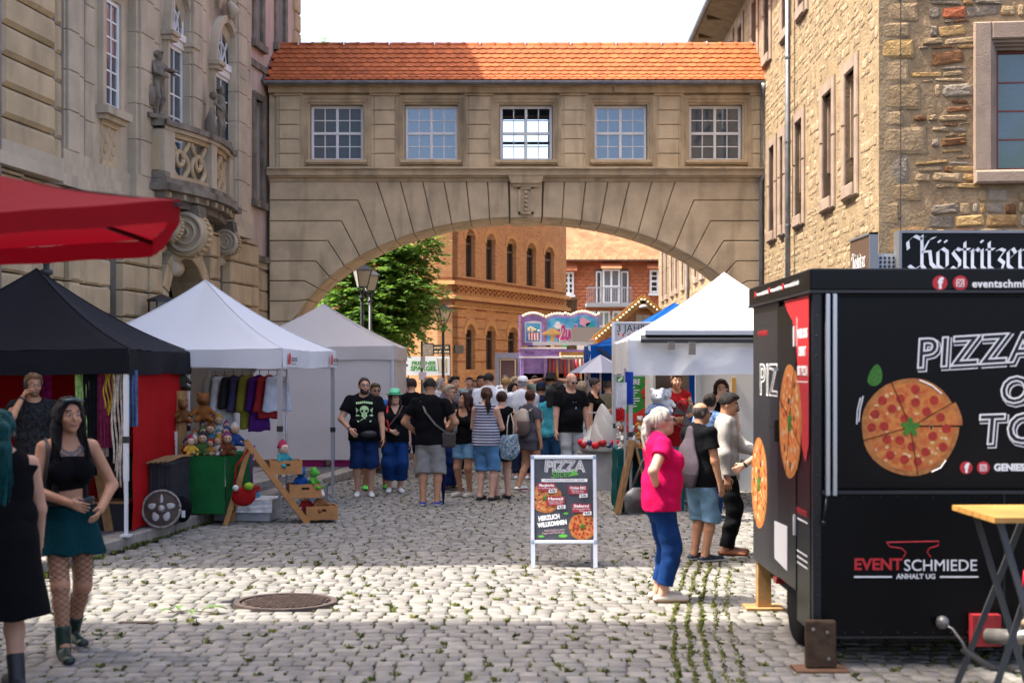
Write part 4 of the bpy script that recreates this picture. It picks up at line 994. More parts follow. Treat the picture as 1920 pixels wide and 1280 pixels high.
# tall arched windows
def arch_window(u0, u1, zs_, r_in):
	um = (u0+u1)/2; R1 = (u1-u0)/2; rise = 1.12
	wroot = empty('arched_window'); wroot.parent = lb
	# deep splayed reveal and outer archivolt
	for (ra, rb, oa, ob, kz) in ((R1, R1-.10, .16, .12, 1.0), (R1-.10, R1-.22, .06, .0, .97)):
		b = MB(); n = 18; vs = []
		for i in range(n+1):
			t = math.pi*i/n
			for rr, vv in ((ra, .02), (ra,-oa), (rb,-oa if oa > .1 else-ob), (rb, .30)):
				vs.append((um+rr*math.cos(t), vv, zs_+rise*kz*(rr/R1)*math.sin(t)))
		fs = [(i*4+j, i*4+(j+1) % 4, (i+1)*4+(j+1) % 4, (i+1)*4+j) for i in range(n) for j in range(4)]
		b.add(vs, fs); b.build('archivolt', sand, wroot)
	for s in (-1, 1):
		b = MB(); a0 = um+s*R1; a1 = um+s*(R1-.10); a2 = um+s*(R1-.22); b.bb(min(a0, a1), max(a0, a1),-.12, .3, 5.3, zs_-.14); b.build('jamb', sand, wroot)
		b = MB(); b.bb(min(a1, a2), max(a1, a2),-.03, .3, 5.3, zs_-.14); b.build('jamb', sand, wroot)
		b = MB(); b.bb(min(a0, a2)-.05, max(a0, a2)+.05,-.20, .3, zs_-.14, zs_-.05); b.bb(min(a0, a2)-.09, max(a0, a2)+.09,-.25, .3, zs_-.05, zs_+.03); b.build('impost', sand, wroot)
	r = R1-.22; za = zs_+.05
	window(wroot, um-r, um+r, 5.35, zs_-.12, .00, 2, 6, fw=.07, mw=.03, mid=False)
	b = MB(); b.bb(um-r, um+r,-.04, .4, zs_-.12, za+.06); b.bb(um-r, um+r,-.08, .3, zs_+.02, za+.1); b.build('transom', white, wroot)
	b = MB(); n = 14; rz_ = rise*.78
	pts = [(um+r*math.cos(math.pi*i/n), .04, za+.05+rz_*math.sin(math.pi*i/n)) for i in range(n+1)]
	b.add(pts, [tuple(range(n+1))]); b.build('fanlight', glass_sky, wroot)
	b = MB(); b.tube([Vector(p)+Vector((0,-.03, 0)) for p in pts], .035, 6)
	for f in (.25, .5, .75): t = math.pi*f; b.bar((um, .01, za+.05), (um+r*math.cos(t), .01, za+.05+rz_*math.sin(t)), .03, .03, (0, 1, 0))
	b.tube([(um+r*.55*math.cos(t), .01, za+.05+rz_*.55*math.sin(t)) for t in np.linspace(0, math.pi, 9)], .015, 5); b.build('fanlight_bars', white, wroot)
	# wall spandrel over the arch
	b = MB(); vs = []; n = 18
	for i in range(n+1):
		t = math.pi*i/n; x = um+R1*math.cos(t); vs += [(x, .0, zs_+rise*math.sin(t)), (x, .0, 9.6)]
	b.add(vs, [(2*i, 2*i+1, 2*i+3, 2*i+2) for i in range(n)]); b.build('spandrel', pink, wroot)
	# hanging keystone ornament
	b = MB(); b.tube([(um,-.16, zs_+rise+.30), (um,-.26, zs_+rise+.12), (um,-.22, zs_+rise-.06)], [.05, .13, .06], 8); b.build('keystone', sand, wroot, True)
	for s in (-1, 1): b = MB(); b.tube([(um+s*.14,-.10, 10.0), (um+s*.36,-.13, zs_+rise+.42), (um+s*.42,-.10, zs_+rise+.05)], [.05, .07, .03], 7); b.build('festoon', sand, wroot, True)
arch_window(wins[1][0], wins[1][1], 8.15, .5); arch_window(wins[2][0], wins[2][1], 8.15, .5)
# balcony with curved front
bal = empty('balcony'); bal.parent = lb
ub0, ub1 = U(264), U(398); um = (ub0+ub1)/2
def bplan(t, grow=0.0):
	u = ub0-grow+(ub1-ub0+2*grow)*t; e = abs(2*t-1); return (u,-(.44+.26*math.cos(math.pi/2*min(1, e*1.15))**.8+grow))
def slabm(z0, z1, grow, m, nm):
	pts = [bplan(t, grow) for t in np.linspace(0, 1, 21)]; b = MB(); b.prism([(ub0-grow, .0)]+pts+[(ub1+grow, .0)], z0, z1, 'z'); return b.build(nm, m, bal)
slabm(5.22, 5.34, .06, sand_d, 'balcony_floor'); slabm(5.10, 5.22, .14, sand_d, 'balcony_slab'); slabm(4.98, 5.10, .02, sand_d, 'balcony_moulding'); slabm(4.86, 4.98,-.10, sand_d, 'balcony_bed')
for k in range(9):
	t = .06+.11*k; p = bplan(t, .05); b = MB(); b.box((p[0], p[1]+.12, 5.045), (.12, .22, .09)); b.build('dentil', sand, bal)
# parapet: pedestals, pierced panels, coping
zt, zb = 6.36, 5.34
def coping(a, c, nm='coping'):
	pts = [bplan(t, .07) for t in np.linspace(a, c, 13)]; ins = [bplan(t,-.20) for t in np.linspace(c, a, 13)]; b = MB(); b.prism(pts+ins, zt-.10, zt, 'z'); b.build(nm, sand_d, bal)
	pts = [bplan(t, .02) for t in np.linspace(a, c, 13)]; ins = [bplan(t,-.16) for t in np.linspace(c, a, 13)]; b = MB(); b.prism(pts+ins, zt-.17, zt-.10, 'z'); b.build('coping_bed', sand, bal)
coping(0, 1)
for (ta, tc) in ((.0, .10), (.46, .54), (.90, 1.0)):
	pa, pc = bplan(ta), bplan(tc); b = MB(); b.prism([pa, pc, (pc[0], pc[1]+.3), (pa[0], pa[1]+.3)], zb, zt-.17, 'z'); b.build('pedestal', sand, bal)
part('pedestal_side', sand, bal, (ub0-.02, ub0+.16,-.42, 0, zb, zt-.17)); part('side_panel', sand_b, bal, (ub0-.05, ub0-.02,-.36,-.08, zb+.12, zt-.30)); part('side_base', sand_d, bal, (ub0-.07, ub0+.2,-.47, 0, zb-.02, zb+.10)); part('side_coping', sand_d, bal, (ub0-.08, ub0+.2,-.44, 0, zt-.12, zt-.002))
for (ta, tc) in ((.10, .28), (.28, .46), (.54, .72), (.72, .90)):
	pierced_panel(bal, (bplan(ta)[0], bplan(ta)[1]+.12), (bplan(tc)[0], bplan(tc)[1]+.12), zb, zt-.17, sand_b, 0, 1, .14)
# scroll consoles carrying the balcony
def console(uc, wdt, r, zc, off, nm='console'):
	cr = empty(nm); cr.parent = lb
	b = MB(); b.lathe([(0,-wdt/2), (r*.93,-wdt/2), (r,-wdt/2+.03), (r, wdt/2-.03), (r*.93, wdt/2), (0, wdt/2)], (uc,-off, zc), 28, axis='x'); b.build('scroll_drum', sand_b if r > .3 else sand, cr, True)
	sp = MB(); pts = [(uc-wdt/2-.012,-off+(r*.9*(1-t)+.03)*math.cos(t*18.0), zc+(r*.9*(1-t)+.03)*math.sin(t*18.0)) for t in np.linspace(0, .97, 66)]
	sp.tube(pts, [.045*r/.4*(1-.45*t) for t in np.linspace(0, 1, 66)], 6); sp.build('spiral', sand, cr, True)
	for k in range(14):
		a =-1.2+k*.24; q = MB(); q.sphere((uc,-off-(r+.005)*math.cos(a), zc+(r+.005)*math.sin(a)), (wdt*.32, .035, .035), 8, 5); q.build('leaf_ornament', sand_b, cr, True)
	nk_ = MB(); nk_.prism([(-.0, zc+r*.4), (-off, zc+r*.8), (-off-r*.7, zc+r*.75), (-off-r*.6, 4.95), (0, 4.95)], uc-wdt/2+.02, uc+wdt/2-.02, 'x'); nk_.build('neck', sand_d, cr)
	tl = MB(); tl.prism([(0, zc), (-off*.9, zc-r*.6), (-off*.35, zc-r*1.35), (0, zc-r*1.6)], uc-wdt/2+.04, uc+wdt/2-.04, 'x'); tl.build('tail', sand, cr)
	s2 = MB(); s2.lathe([(0,-wdt*.45), (r*.36,-wdt*.45), (r*.36, wdt*.45), (0, wdt*.45)], (uc,-off*.30, zc-r*1.45), 16, axis='x'); s2.build('small_scroll', sand, cr, True)
console(U(292), .30, .26, 4.52, .24); console(U(341, .3), .45, .42, 4.42, .42); console(U(405), .30, .26, 4.52, .24)
# ground floor: rusticated courses, round-arched entrance, shuttered windows
ud0, ud1 = U(296), U(372); udm = (ud0+ud1)/2; rd = (ud1-ud0)/2; zsd = 2.95
shx = (U(191), U(217)); shx2 = (U(400), U(417))
gwall = MB(); gwall.bb(-19.6, shx[0], 0, .5, 0, 4.72); gwall.bb(shx[1], ud0, 0, .5, 0, 4.72); gwall.bb(ud1, shx2[0], 0, .5, 0, 4.72); gwall.bb(shx2[1], uE, 0, .5, 0, 4.72)
for s in (shx, shx2): gwall.bb(s[0], s[1], 0, .5, 4.35, 4.72); gwall.bb(s[0], s[1], 0, .5, 0, .9)
gwall.bb(ud0, ud1, 0, .5, zsd+rd+.02, 4.72); gwall.build('ground_floor_wall', sand_d, lb)
def course_rows(u0, u1, o, zr=(.55, 4.70), h=.455, m=sand_b, skip=None):
	z = zr[0]; r = 0
	while z < zr[1]-.05:
		z1 = min(z+h, zr[1]); xs = [u0, u1] if u1-u0 < 1.4 else [u0+(u1-u0)*q for q in ((0, .5, 1) if r % 2 else (0, .28, .72, 1))]
		for a, c in zip(xs[:-1], xs[1:]): b = MB(); b.cbox(a+.01, c-.01,-o, 0, z+.012, z1-.012, .035); b.build('rusticated_stone', m, lb)
		z = z1; r += 1
course_rows(-19.4, U(10), .3); course_rows(U(10), U(96), .22); course_rows(U(98), U(118), .30); course_rows(U(120), shx[0], .16); course_rows(shx[1], U(262), .16); course_rows(U(262), ud0-.32, .22); course_rows(ud1+.32, shx2[0], .16); course_rows(shx2[1], U(470), .20)
fb('plinth',-40, 296, 0.0, .54, 0, .36, sand); fb('plinth', 374, 471, 0.0, .54, 0, .32, sand)
for k in range(9):     # entrance arch stones
	t0, t1 = math.pi*k/9, math.pi*(k+1)/9; ro = rd+.34
	poly = [(udm+rd*math.cos(t0), zsd+rd*math.sin(t0)), (udm+ro*math.cos(t0), zsd+ro*math.sin(t0)), (udm+ro*math.cos(t1), zsd+ro*math.sin(t1)), (udm+rd*math.cos(t1), zsd+rd*math.sin(t1))]
	block_mesh(shrink(poly, .008),-.20, .5, .02).build('entrance_arch_stone', sand_b, lb)
for s in (-1, 1):
	for k in range(6):
		a = udm+s*rd; c = udm+s*(rd+.32); block_mesh([(min(a, c), .02+k*.488), (max(a, c), .02+k*.488), (max(a, c), .50+k*.488), (min(a, c), .50+k*.488)],-.20, .5, .02).build('entrance_jamb_stone', sand_b, lb)
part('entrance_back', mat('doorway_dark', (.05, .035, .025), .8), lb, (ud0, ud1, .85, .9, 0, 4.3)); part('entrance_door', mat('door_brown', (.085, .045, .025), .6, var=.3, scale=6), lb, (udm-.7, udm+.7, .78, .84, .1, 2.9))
shut = mat('roller_shutter', (.60, .56, .53), .6, var=.08)
for s in (shx, shx2):
	k = 0; z = .92
	while z < 4.33: b = MB(); b.cbox(s[0], s[1], .12, .16, z, z+.052, .012); b.build('shutter_slat', shut, lb); z += .056
	part('shutter_box', sand_d, lb, (s[0]-.02, s[1]+.02, .06, .2, 4.28, 4.36))
b = MB(); b.sphere((U(407),-.26, CAMZ+(690-474)/FPX*LP.u(407)[1]), .08, 10, 6); tag(b.build('alarm_lamp', mat('alarm_orange', (.6, .10, .02), .3), None, True), 'small orange alarm lamp on the sandstone wall right of the entrance', 'alarm lamp'); al = bpy.data.objects['alarm_lamp']; al.location = LP.w(0, 0, 0); al.rotation_euler = (0, 0, LP.ang)
# lanterns: one hanging beside the entrance, one on a bracket behind the red parasol
def box_lantern(p, label, s=1.0):
	t = thing('wall_lantern', label, 'lantern', p, LP.ang); dk = mat('iron_black', (.015, .015, .016), .5)
	b = MB(); b.lathe([(.0, .32), (.25, .22), (.26, .18)], n=6); b.build('lantern_roof', dk, t)
	for k in range(6):
		a = k*math.pi/3; q = MB(); q.bar((.22*math.cos(a), .22*math.sin(a),-.36), (.22*math.cos(a), .22*math.sin(a), .2), .022); q.build('lantern_bar', dk, t)
		q = MB(); a2 = a+math.pi/3; q.add([(.215*math.cos(a), .215*math.sin(a),-.34), (.215*math.cos(a2), .215*math.sin(a2),-.34), (.215*math.cos(a2), .215*math.sin(a2), .18), (.215*math.cos(a), .215*math.sin(a), .18)], [(0, 1, 2, 3)]); q.build('lantern_pane', mat('lantern_glass_dim', (.22, .20, .17), .2, trans=.5), t)
	b = MB(); b.lathe([(.24,-.40), (.24,-.36)], n=6); b.tube([(0, .0,-.1), (0, .1,-.5), (0, .55,-.55)], .02, 6); b.build('lantern_bracket', dk, t)
	t.scale = (s, s, s); return t
box_lantern(LP.w(U(303, .5),-.5, CAMZ+(690-585)/FPX*LP.u(303, .5)[1]), 'black six-sided wall lantern beside the sandstone entrance arch')
# statues on the balcony parapet
def statue(label, u, v, z, H, face, pose, extra, lean=0.0):
	P = LP.w(u, v, z); i = person(label, 960+P.x/P.y*FPX, P.y, H, face, z0=z, tone='stone', arms=pose, hair=('curly', (.11, .09, .07)), detail=.010, build=1.25, lean=lean, look=(10,-12), stride=.05, name='statue', belly=.35, stance=.06)
	rt = i['root']; rt['category'] = 'statue'; rt['group'] = 'statues on the balcony'; sm = mat('skin_stone', (.12, .1, .08))
	for o in rt.children:
		for k in range(len(o.data.materials)): o.data.materials[k] = MATS['sandstone_sooty']
	extra(rt); return rt
def ex1(rt):
	b = MB(); b.lathe([(.0, .0), (.16, .02), (.19, .18), (.17, .36), (.10, .44), (.12, .50), (.0, .52)], (-.22, .10, .12), 14); b.build('barrel', MATS['sandstone_sooty'], rt, True); part('pedestal_block', sand_d, rt, (-.38, .16,-.14, .26,-.08, .0)); part('seat_block', sand_d, rt, (-.36,-.06, .02, .26, 0, .13))
	b = MB(); b.box((.04,-.26, .78), (.22, .16, .035)); b.build('book', MATS['sandstone_sooty'], rt)
def ex2(rt):
	b = MB(); b.sphere((-.17, .06, .86), .085, 10, 7); b.build('flask', MATS['sandstone_sooty'], rt, True); b = MB(); b.tube([(-.16, .10, .0), (-.20, .12, .35), (-.14, .10, .6)], [.14, .11, .05], 8); b.build('drapery', MATS['sandstone_sooty'], rt, True); part('pedestal_block', sand_d, rt, (-.25, .2,-.16, .2,-.06, .0))
ps = bplan(.03); statue('sooty stone cherub statue with barrel and book, nearer one on the balcony', ps[0], ps[1]+.16, zt+.08, 1.14, 62, ('belly', 'fwd'), ex1)
ps = bplan(.74); statue('sooty stone cherub statue with shoulder flask, farther one on the balcony', ps[0], ps[1]+.12, zt+.06, 1.06, 75, ('hip', 'down'), ex2)
# pink rendered wing behind, with stone-framed windows and quoins at its end
PP = Plane(LP.w(0, .10, 0).x, LP.w(0, .10, 0).y, 0.1237, 1.0)
pw = PP.root('pink_building'); tag(pw, 'pink rendered house wing between the sandstone building and the bridge', 'building')
UP = lambda x, o=0.0: PP.u(x, o)[0]
uq = UP(560) ; pwin = [(UP(472.5), UP(489), 5.75, 8.05), (UP(472.5), UP(489), 9.35, 11.8), (UP(514), UP(532), 9.65, 11.8)]
b = MB(); wa, wb_ = pwin[0][0], pwin[0][1]; wc, wd = pwin[2][0], pwin[2][1]; us = uE+.0
for (z0_, z1_) in ((0, 5.75), (8.05, 9.35), (11.8, 18.0)): b.bb(us, wb_+.001, 0, .4, z0_, z1_)
b.bb(us, wa, 0, .4, 5.75, 8.05); b.bb(us, wa, 0, .4, 9.35, 11.8)
b.bb(wb_, wc, 0, .4, 0, 18.0); b.bb(wc, wd, 0, .4, 0, 9.65); b.bb(wc, wd, 0, .4, 11.8, 18.0); b.bb(wd, uq, 0, .4, 0, 18.0); b.build('wall', pink, pw)
part('rear_body', sand_d, pw, (us, uq, .7, 8, 0, 18.0)); part('end_wall', pink, pw, (uq-.3, uq, .4, .8, 0, 18.0))
for (a, c, z0_, z1_) in pwin:
	part('pane', glass_sky, pw, (a, c, .25, .27, z0_, z1_));
	b = MB(); b.bb(a-.02, a+.16,-.06, .26, z0_, z1_); b.bb(c-.02, c+.18,-.06, .02, z0_-.1, z1_+.15); b.bb(a, c,-.06, .26, z1_, z1_+.15); b.build('window_surround', sand_d, pw)
	part('sill', sand_d, pw, (a-.1, c+.22,-.12, .24, z0_-.16, z0_)); part('window_bar', white, pw, ((a+c)/2-.02, (a+c)/2+.04, .2, .25, z0_, z1_))
for k in range(12): z = 9.0+k*.46; b = MB(); b.cbox(uq-.55+(.12 if k % 2 else 0), uq+.02,-.06, .0, z, z+.44, .03); b.build('quoin', sand_b, pw)
part('ground_cornice', sand_d, pw, (us, UP(508),-.14, 0, 4.36, 4.50)); part('ground_cornice_bed', sand, pw, (us, UP(508),-.07, 0, 4.22, 4.36))
for k in range(8): b = MB(); b.cbox(us, UP(500),-.05, 0, .5+k*.46, .5+k*.46+.44, .03); b.build('rusticated_stone', sand_b, pw)
part('string_course', sand_d, pw, (us, UP(508),-.05, 0, 8.75, 8.9))
# unseen house-shaped block, added outside the picture to shade the foreground
nb = thing('shade_house', 'unseen house-shaped block added beyond the left edge to shade the foreground', 'building', (-7.2, 4.0, 0))
part('wall', pink, nb, (-9, 0,-22, 6.15, 0, 18)); b = MB(); b.prism([(-9.3, 18), (.3, 18), (-4.5, 20)],-22.2, 6.2, 'y'); b.build('roof', MATS['roof_tile_dark'], nb)
# ------------------------------------------------------------------ rubble stone building on the right
RD = (-.0225,-1.0)
RPY = 33.0; RPX = 5.82
RP = Plane(RPX, RPY,*RD)                       # left face; local x runs towards the camera
CORN_Y = 21.6; CX = RPX+.0225*(CORN_Y-RPY)
RF = Plane(CX, CORN_Y, 1.0,-.10)               # front face; local x runs to the right
rb = RP.root('stone_building'); tag(rb, 'tall rubble stone building with stone-framed windows on the right', 'building')
mortar = mat('mortar_buff', (.33, .24, .14), .95, var=.3, scale=4, bump=1.0, bscale=22)
mortar_f = mat('mortar_front', (.32, .225, .13), .95, var=.35, scale=3.5, bump=1.2, bscale=18)
stone_l = mat('rubble_light', (.34, .245, .145), .92, var=.3, scale=8, bump=.8, bscale=30, piece=.25, col2=(.37, .28, .175))
stone_f = [mat('rubble_tan', (.33, .225, .12), .92, var=.35, scale=9, bump=.9, bscale=26, piece=.2, col2=(.38, .27, .155)), mat('rubble_ochre', (.36, .215, .09), .92, var=.4, scale=9, bump=.9, bscale=26, piece=.2, col2=(.42, .27, .11)),
		   mat('rubble_grey', (.28, .225, .165), .92, var=.35, scale=9, bump=.9, bscale=26, piece=.2, col2=(.25, .20, .145)), mat('rubble_brown', (.20, .095, .045), .92, var=.4, scale=9, bump=.9, bscale=26, piece=.2, col2=(.26, .12, .05)), mat('rubble_brick', (.42, .13, .06), .92, var=.3, scale=9, bump=.6, bscale=26)]
jamb_m = mat('window_sandstone', (.33, .245, .185), .9, var=.2, scale=4, bump=.3, bscale=40, stain=.2)
LEN_F, LEN_N =-30.0, 11.4           # left face from the far end to the near corner (local x)
ucorn = RP.u(1648)[0]
wl = [(1581, 1611), (1540, 1567), (1489, 1510), (1461.5, 1474), (1441, 1457)]
holes = [(RP.u(a)[0]+.22, RP.u(c)[0]-.22, 4.98, 6.85) for a, c in wl]
upz = 9.05
for k in range(9): u =-28+k*4.4; holes += [(u, u+.8, upz, upz+1.75), (u+1.9, u+2.7, upz, upz+1.75)]
for k in range(6): u =-28+k*4.4; holes += [(u, u+.8, 4.98, 6.85), (u+1.9, u+2.7, 4.98, 6.85)]
holes = [h for h in holes if h[1] < ucorn-.2]
def holed_wall(parent, nm, m, u0, u1, z0, z1, holes, t=.5):
	b = MB(); us = sorted(set([u0, u1]+[q for h in holes for q in h[:2]]))
	for a, c in zip(us[:-1], us[1:]):
		if c-a < 1e-4: continue
		hs = sorted([h for h in holes if h[0] < (a+c)/2 < h[1]], key=lambda h: h[2]); z = z0
		for h in hs:
			if h[2] > z: b.bb(a, c, 0, t, z, h[2])
			z = max(z, h[3])
		b.bb(a, c, 0, t, z, z1)
	return b.build(nm, m, parent)
EZ = 11.5
holed_wall(rb, 'wall', mortar, LEN_F, ucorn, 0, EZ, holes)
part('rear_body', mortar_f, rb, (LEN_F, ucorn-.6, .7, 9, 0, EZ))
def rubble(u0, u1, z0, z1, holes, hr, wr, prob, rs, pad=.10):
	z = z0; out = []
	while z < z1:
		h = rs.uniform(*hr); u = u0+rs.uniform(-.1, .1)
		while u < u1:
			w = rs.uniform(*wr)
			if rs.random() < prob and u > u0 and u+w < u1 and not any(u+w > q[0]-pad and u < q[1]+pad and z+h > q[2]-pad and z < q[3]+pad for q in holes):
				a, c, e, g_ = u+rs.uniform(.005, .025), u+w-rs.uniform(.005, .025), z+rs.uniform(.004, .03), z+h-rs.uniform(.004, .03)
				k1, k2 = min(.3*(c-a), .05)*rs.uniform(.4, 1), min(.35*(g_-e), .045)*rs.uniform(.4, 1)
				poly = [(a+k1, e), (c-k1*rs.random(), e+rs.uniform(0, .01)), (c, e+k2), (c-rs.uniform(0, .015), g_-k2), (c-k1, g_), (a+k1*rs.random(), g_-rs.uniform(0, .015)), (a+rs.uniform(0, .015), g_-k2), (a, e+k2)]
				out.append(poly)
			u += w
		z += h
	return out
def rub_mesh(poly, pr, rs):
	b = MB(); n = len(poly); cx = sum(p[0] for p in poly)/n; cz = sum(p[1] for p in poly)/n; ta = rs.uniform(-.10, .10) if len(poly) > 7 else 0; poly = [(cx+(p[0]-cx)*math.cos(ta)-(p[1]-cz)*math.sin(ta), cz+(p[0]-cx)*math.sin(ta)+(p[1]-cz)*math.cos(ta)) for p in poly]
	vs = [(p[0], .03, p[1]) for p in poly]+[(p[0],-pr*.55, p[1]) for p in poly]+[(cx+(p[0]-cx)*.78,-pr*rs.uniform(.8, 1.15), cz+(p[1]-cz)*.72) for p in poly]+[(cx,-pr*rs.uniform(.9, 1.2), cz)]
	fs = []
	for i in range(n):
		j = (i+1) % n; fs += [(i, j, n+j, n+i), (n+i, n+j, 2*n+j, 2*n+i), (2*n+i, 2*n+j, 3*n)]
	b.add(vs, fs); return b
rs = random.Random(21); st_l = rubble(LEN_F, ucorn-.02, .2, EZ-.2, holes, (.06, .20), (.09, .40), .55, rs, .26); near = MB(); cnt = 0
st_l.sort(key=lambda p:-p[0][0])
for p in st_l:
	m_ = rub_mesh(p, rs.uniform(.002, .008), rs)
	if cnt < 140 and 3.0 < p[0][1] < 8.6: m_.build('rubble_stone', stone_l, rb, True); cnt += 1
	else:
		n0 = len(near.v); near.v.extend(m_.v); near.f.extend([tuple(i+n0 for i in f) for f in m_.f]); near.m.extend([0]*len(m_.f))
near.build('rubble_stones', stone_l, rb, True)['kind'] = 'stuff'
dark_glass = mat('glass_dark', (.02, .022, .024), .06, spec=.8); redwood = mat('window_red', (.16, .03, .02), .5)
for (a, c, z0, z1) in holes:
	if a >-29:
		g_ = empty('stone_window'); g_.parent = rb; t = .22
		for q in ((a-t, a, z0-.22, z1+t), (c, c+t, z0-.22, z1+t)):
			zc = z0+.62*(z1-z0)*.9
			b = MB(); b.cbox(q[0], q[1],-.045, .36, q[2]+.0, zc-.006, .02); b.build('jamb_stone', jamb_m, g_); b = MB(); b.cbox(q[0], q[1],-.045, .36, zc+.006, q[3], .02); b.build('jamb_stone', jamb_m, g_)
		b = MB(); b.cbox(a, c,-.045, .36, z1, z1+t, .02); b.build('lintel', jamb_m, g_)
		for k in (1, 2): b = MB(); b.bb(a, c,-.0+k*.07, .36, z1-.05*k, z1-.05*(k-1)); b.build('lintel_moulding', jamb_m, g_)
		for k in (1, 2): b = MB(); b.bb(a, a+.05*k, k*.07, .30, z0+.5, z1); b.bb(c-.05*k, c, k*.07, .30, z0+.5, z1); b.build('jamb_moulding', jamb_m, g_)
		b = MB(); b.cbox(a-.02, c+.02,-.09, .36, z0-.22, z0, .02); b.build('sill', jamb_m, g_)
		part('window_frame', redwood, g_, (a+.05, a+.11, .30, .36, z0, z1), (c-.11, c-.05, .30, .36, z0, z1), ((a+c)/2-.03, (a+c)/2+.03, .30, .36, z0, z1), (a+.05, c-.05, .29, .35, z0+1.25, z0+1.32))
		part('pane', dark_glass, g_, (a, c, .33, .34, z0, z1))
# downpipes, eaves and roof
for x in (1479, 1291):
	u = RP.u(x, .12)[0]; b = MB(); b.tube([(u,-.14, .2), (u,-.14, EZ-.1)], .055, 10); b.build('downpipe', zinc, rb, True)
	for k in range(6): b = MB(); b.lathe([(.062, 0), (.066, .03), (.062, .06)], (u,-.14, 1.4+k*1.7), 10); b.build('pipe_clip', zinc, rb)
b = MB(); b.prism([(-.75, EZ-.06), (0, EZ-.30), (0, EZ), (-.75, EZ)], LEN_F, ucorn, 'x'); b.build('eaves', mat('eaves_board', (.20, .155, .10), .8, var=.3, scale=4), rb)
b = MB(); b.tube([(LEN_F,-.82, EZ-.02), (ucorn,-.82, EZ-.02)], .07, 8); b.build('gutter', zinc, rb)
b = MB(); b.prism([(-.8, EZ+.05), (9.5, EZ+.05), (4.3, EZ+5)], LEN_F, ucorn, 'x'); b.build('roof', MATS['roof_tile_dark'], rb)
for k in range(14): u =-20+k*2.1; b = MB(); b.bb(u, u+.14,-.70, 0, EZ-.2, EZ-.07); b.build('rafter_end', mat('rafter_wood', (.12, .085, .05)), rb)
# front face
fx = lambda x, y, o=0.0: RF.uz(x, y, o)
fr = empty('front_wall'); fr.parent = rb;
M_ = Matrix.Translation((RF.o[0], RF.o[1], 0)) @ Matrix.Rotation(RF.ang, 4, 'Z'); MR = Matrix.Translation((RP.o[0], RP.o[1], 0)) @ Matrix.Rotation(RP.ang, 4, 'Z')
fr.matrix_parent_inverse = Matrix.Identity(4); FML = MR.inverted() @ M_; fr.matrix_local = FML
w0, zt_ = fx(1858, 75); _, zb_ = fx(1858, 318); w1 = w0+1.25
hole = [(w0, w1, zb_, zt_)]
holed_wall(fr, 'front_mortar', mortar_f, 0, 8.0, 0, EZ, hole)
rs = random.Random(33)
quo = []; z = .3; k = 0
while z < 9.5:      # corner stones
	h = rs.uniform(.22, .46); w = rs.uniform(.50, .72) if k % 2 else rs.uniform(.30, .48)
	b = rub_mesh([(0, z+.01), (w-.02, z+.01), (w, z+.03), (w-.01, z+h-.02), (w-.03, z+h-.012), (.0, z+h-.012)], rs.uniform(.02, .035), rs); b.build('corner_stone', stone_f[rs.choice((0, 0, 0, 2, 1))], fr); quo.append((0, w, z, z+h)); z += h; k += 1
sts = rubble(.02, 2.9, 1.5, 8.6, hole+quo, (.07, .24), (.10, .50), .95, rs, .005)
sts = [p for p in sts if not (p[0][0] > w0-.38 and p[0][0] < w1+.3 and zb_-.3 < p[0][1] < zt_+.3)]
fsb = [MB() for _ in stone_f]
for i, p in enumerate(sorted(sts, key=lambda p: abs(p[0][1]-6.3))):
	mi = rs.choices(range(5), (6, 2, 2.4, 1.3, .3))[0]; m_ = rub_mesh(p, rs.uniform(.012, .040), rs)
	if i < 230: m_.build('rubble_stone', stone_f[mi], fr)
	else: n0 = len(fsb[mi].v); fsb[mi].v.extend(m_.v); fsb[mi].f.extend([tuple(q+n0 for q in f) for f in m_.f]); fsb[mi].m.extend([0]*len(m_.f))
for mi, q in enumerate(fsb):
	if q.v: q.build('rubble_stones', stone_f[mi], fr)['kind'] = 'stuff'
# its window
t = .26; fw = empty('stone_window'); fw.parent = rb; fw.matrix_local = FML
for q in ((w0-t, w0), (w1, w1+t)): b = MB(); b.cbox(q[0], q[1],-.08, .4, zb_-.02, zt_+t, .02); b.build('jamb_stone', jamb_m, fw)
b = MB(); b.cbox(w0, w1,-.08, .4, zt_, zt_+t, .02); b.build('lintel', jamb_m, fw)
for k in (1, 2, 3): b = MB(); b.bb(w0, w1,-.08+k*.06, .3, zt_-.045*k, zt_-.045*(k-1)); b.bb(w0, w0+.035*k,-.08+k*.06, .3, zb_, zt_-.045*k); b.bb(w1-.035*k, w1,-.08+k*.06, .3, zb_, zt_-.045*k); b.build('reveal_moulding', jamb_m, fw)
b = MB(); b.cbox(w0-t, w1+t,-.14, .4, zb_-.22, zb_-.02, .03); b.build('sill', jamb_m, fw)
window(fw, w0+.10, w1-.1, zb_-.01, zt_-.12, .2, 2, 4, fw=.055, mw=.022, gm=mat('glass_painted_reflection', (.045, .07, .075), .03, spec=1.0, metal=.3, var=.6, scale=2.2, col2=(.03, .06, .03)), fm=redwood, mid=False)  # green noise painted into the glass colour imitates reflected trees
# lightning wire down the corner with its holders
u_, _ = fx(1687, 100); b = MB(); b.tube([(u_,-.09, 3.0), (u_,-.09, 9)], .008, 5); b.build('lightning_wire', mat('wire_dark', (.03, .03, .03), .5), fr)
for k in range(6): b = MB(); b.tube([(u_, .02, 3.4+.82*k), (u_,-.10, 3.4+.82*k)], .012, 6); b.build('wire_holder', MATS['wire_dark'], fr)
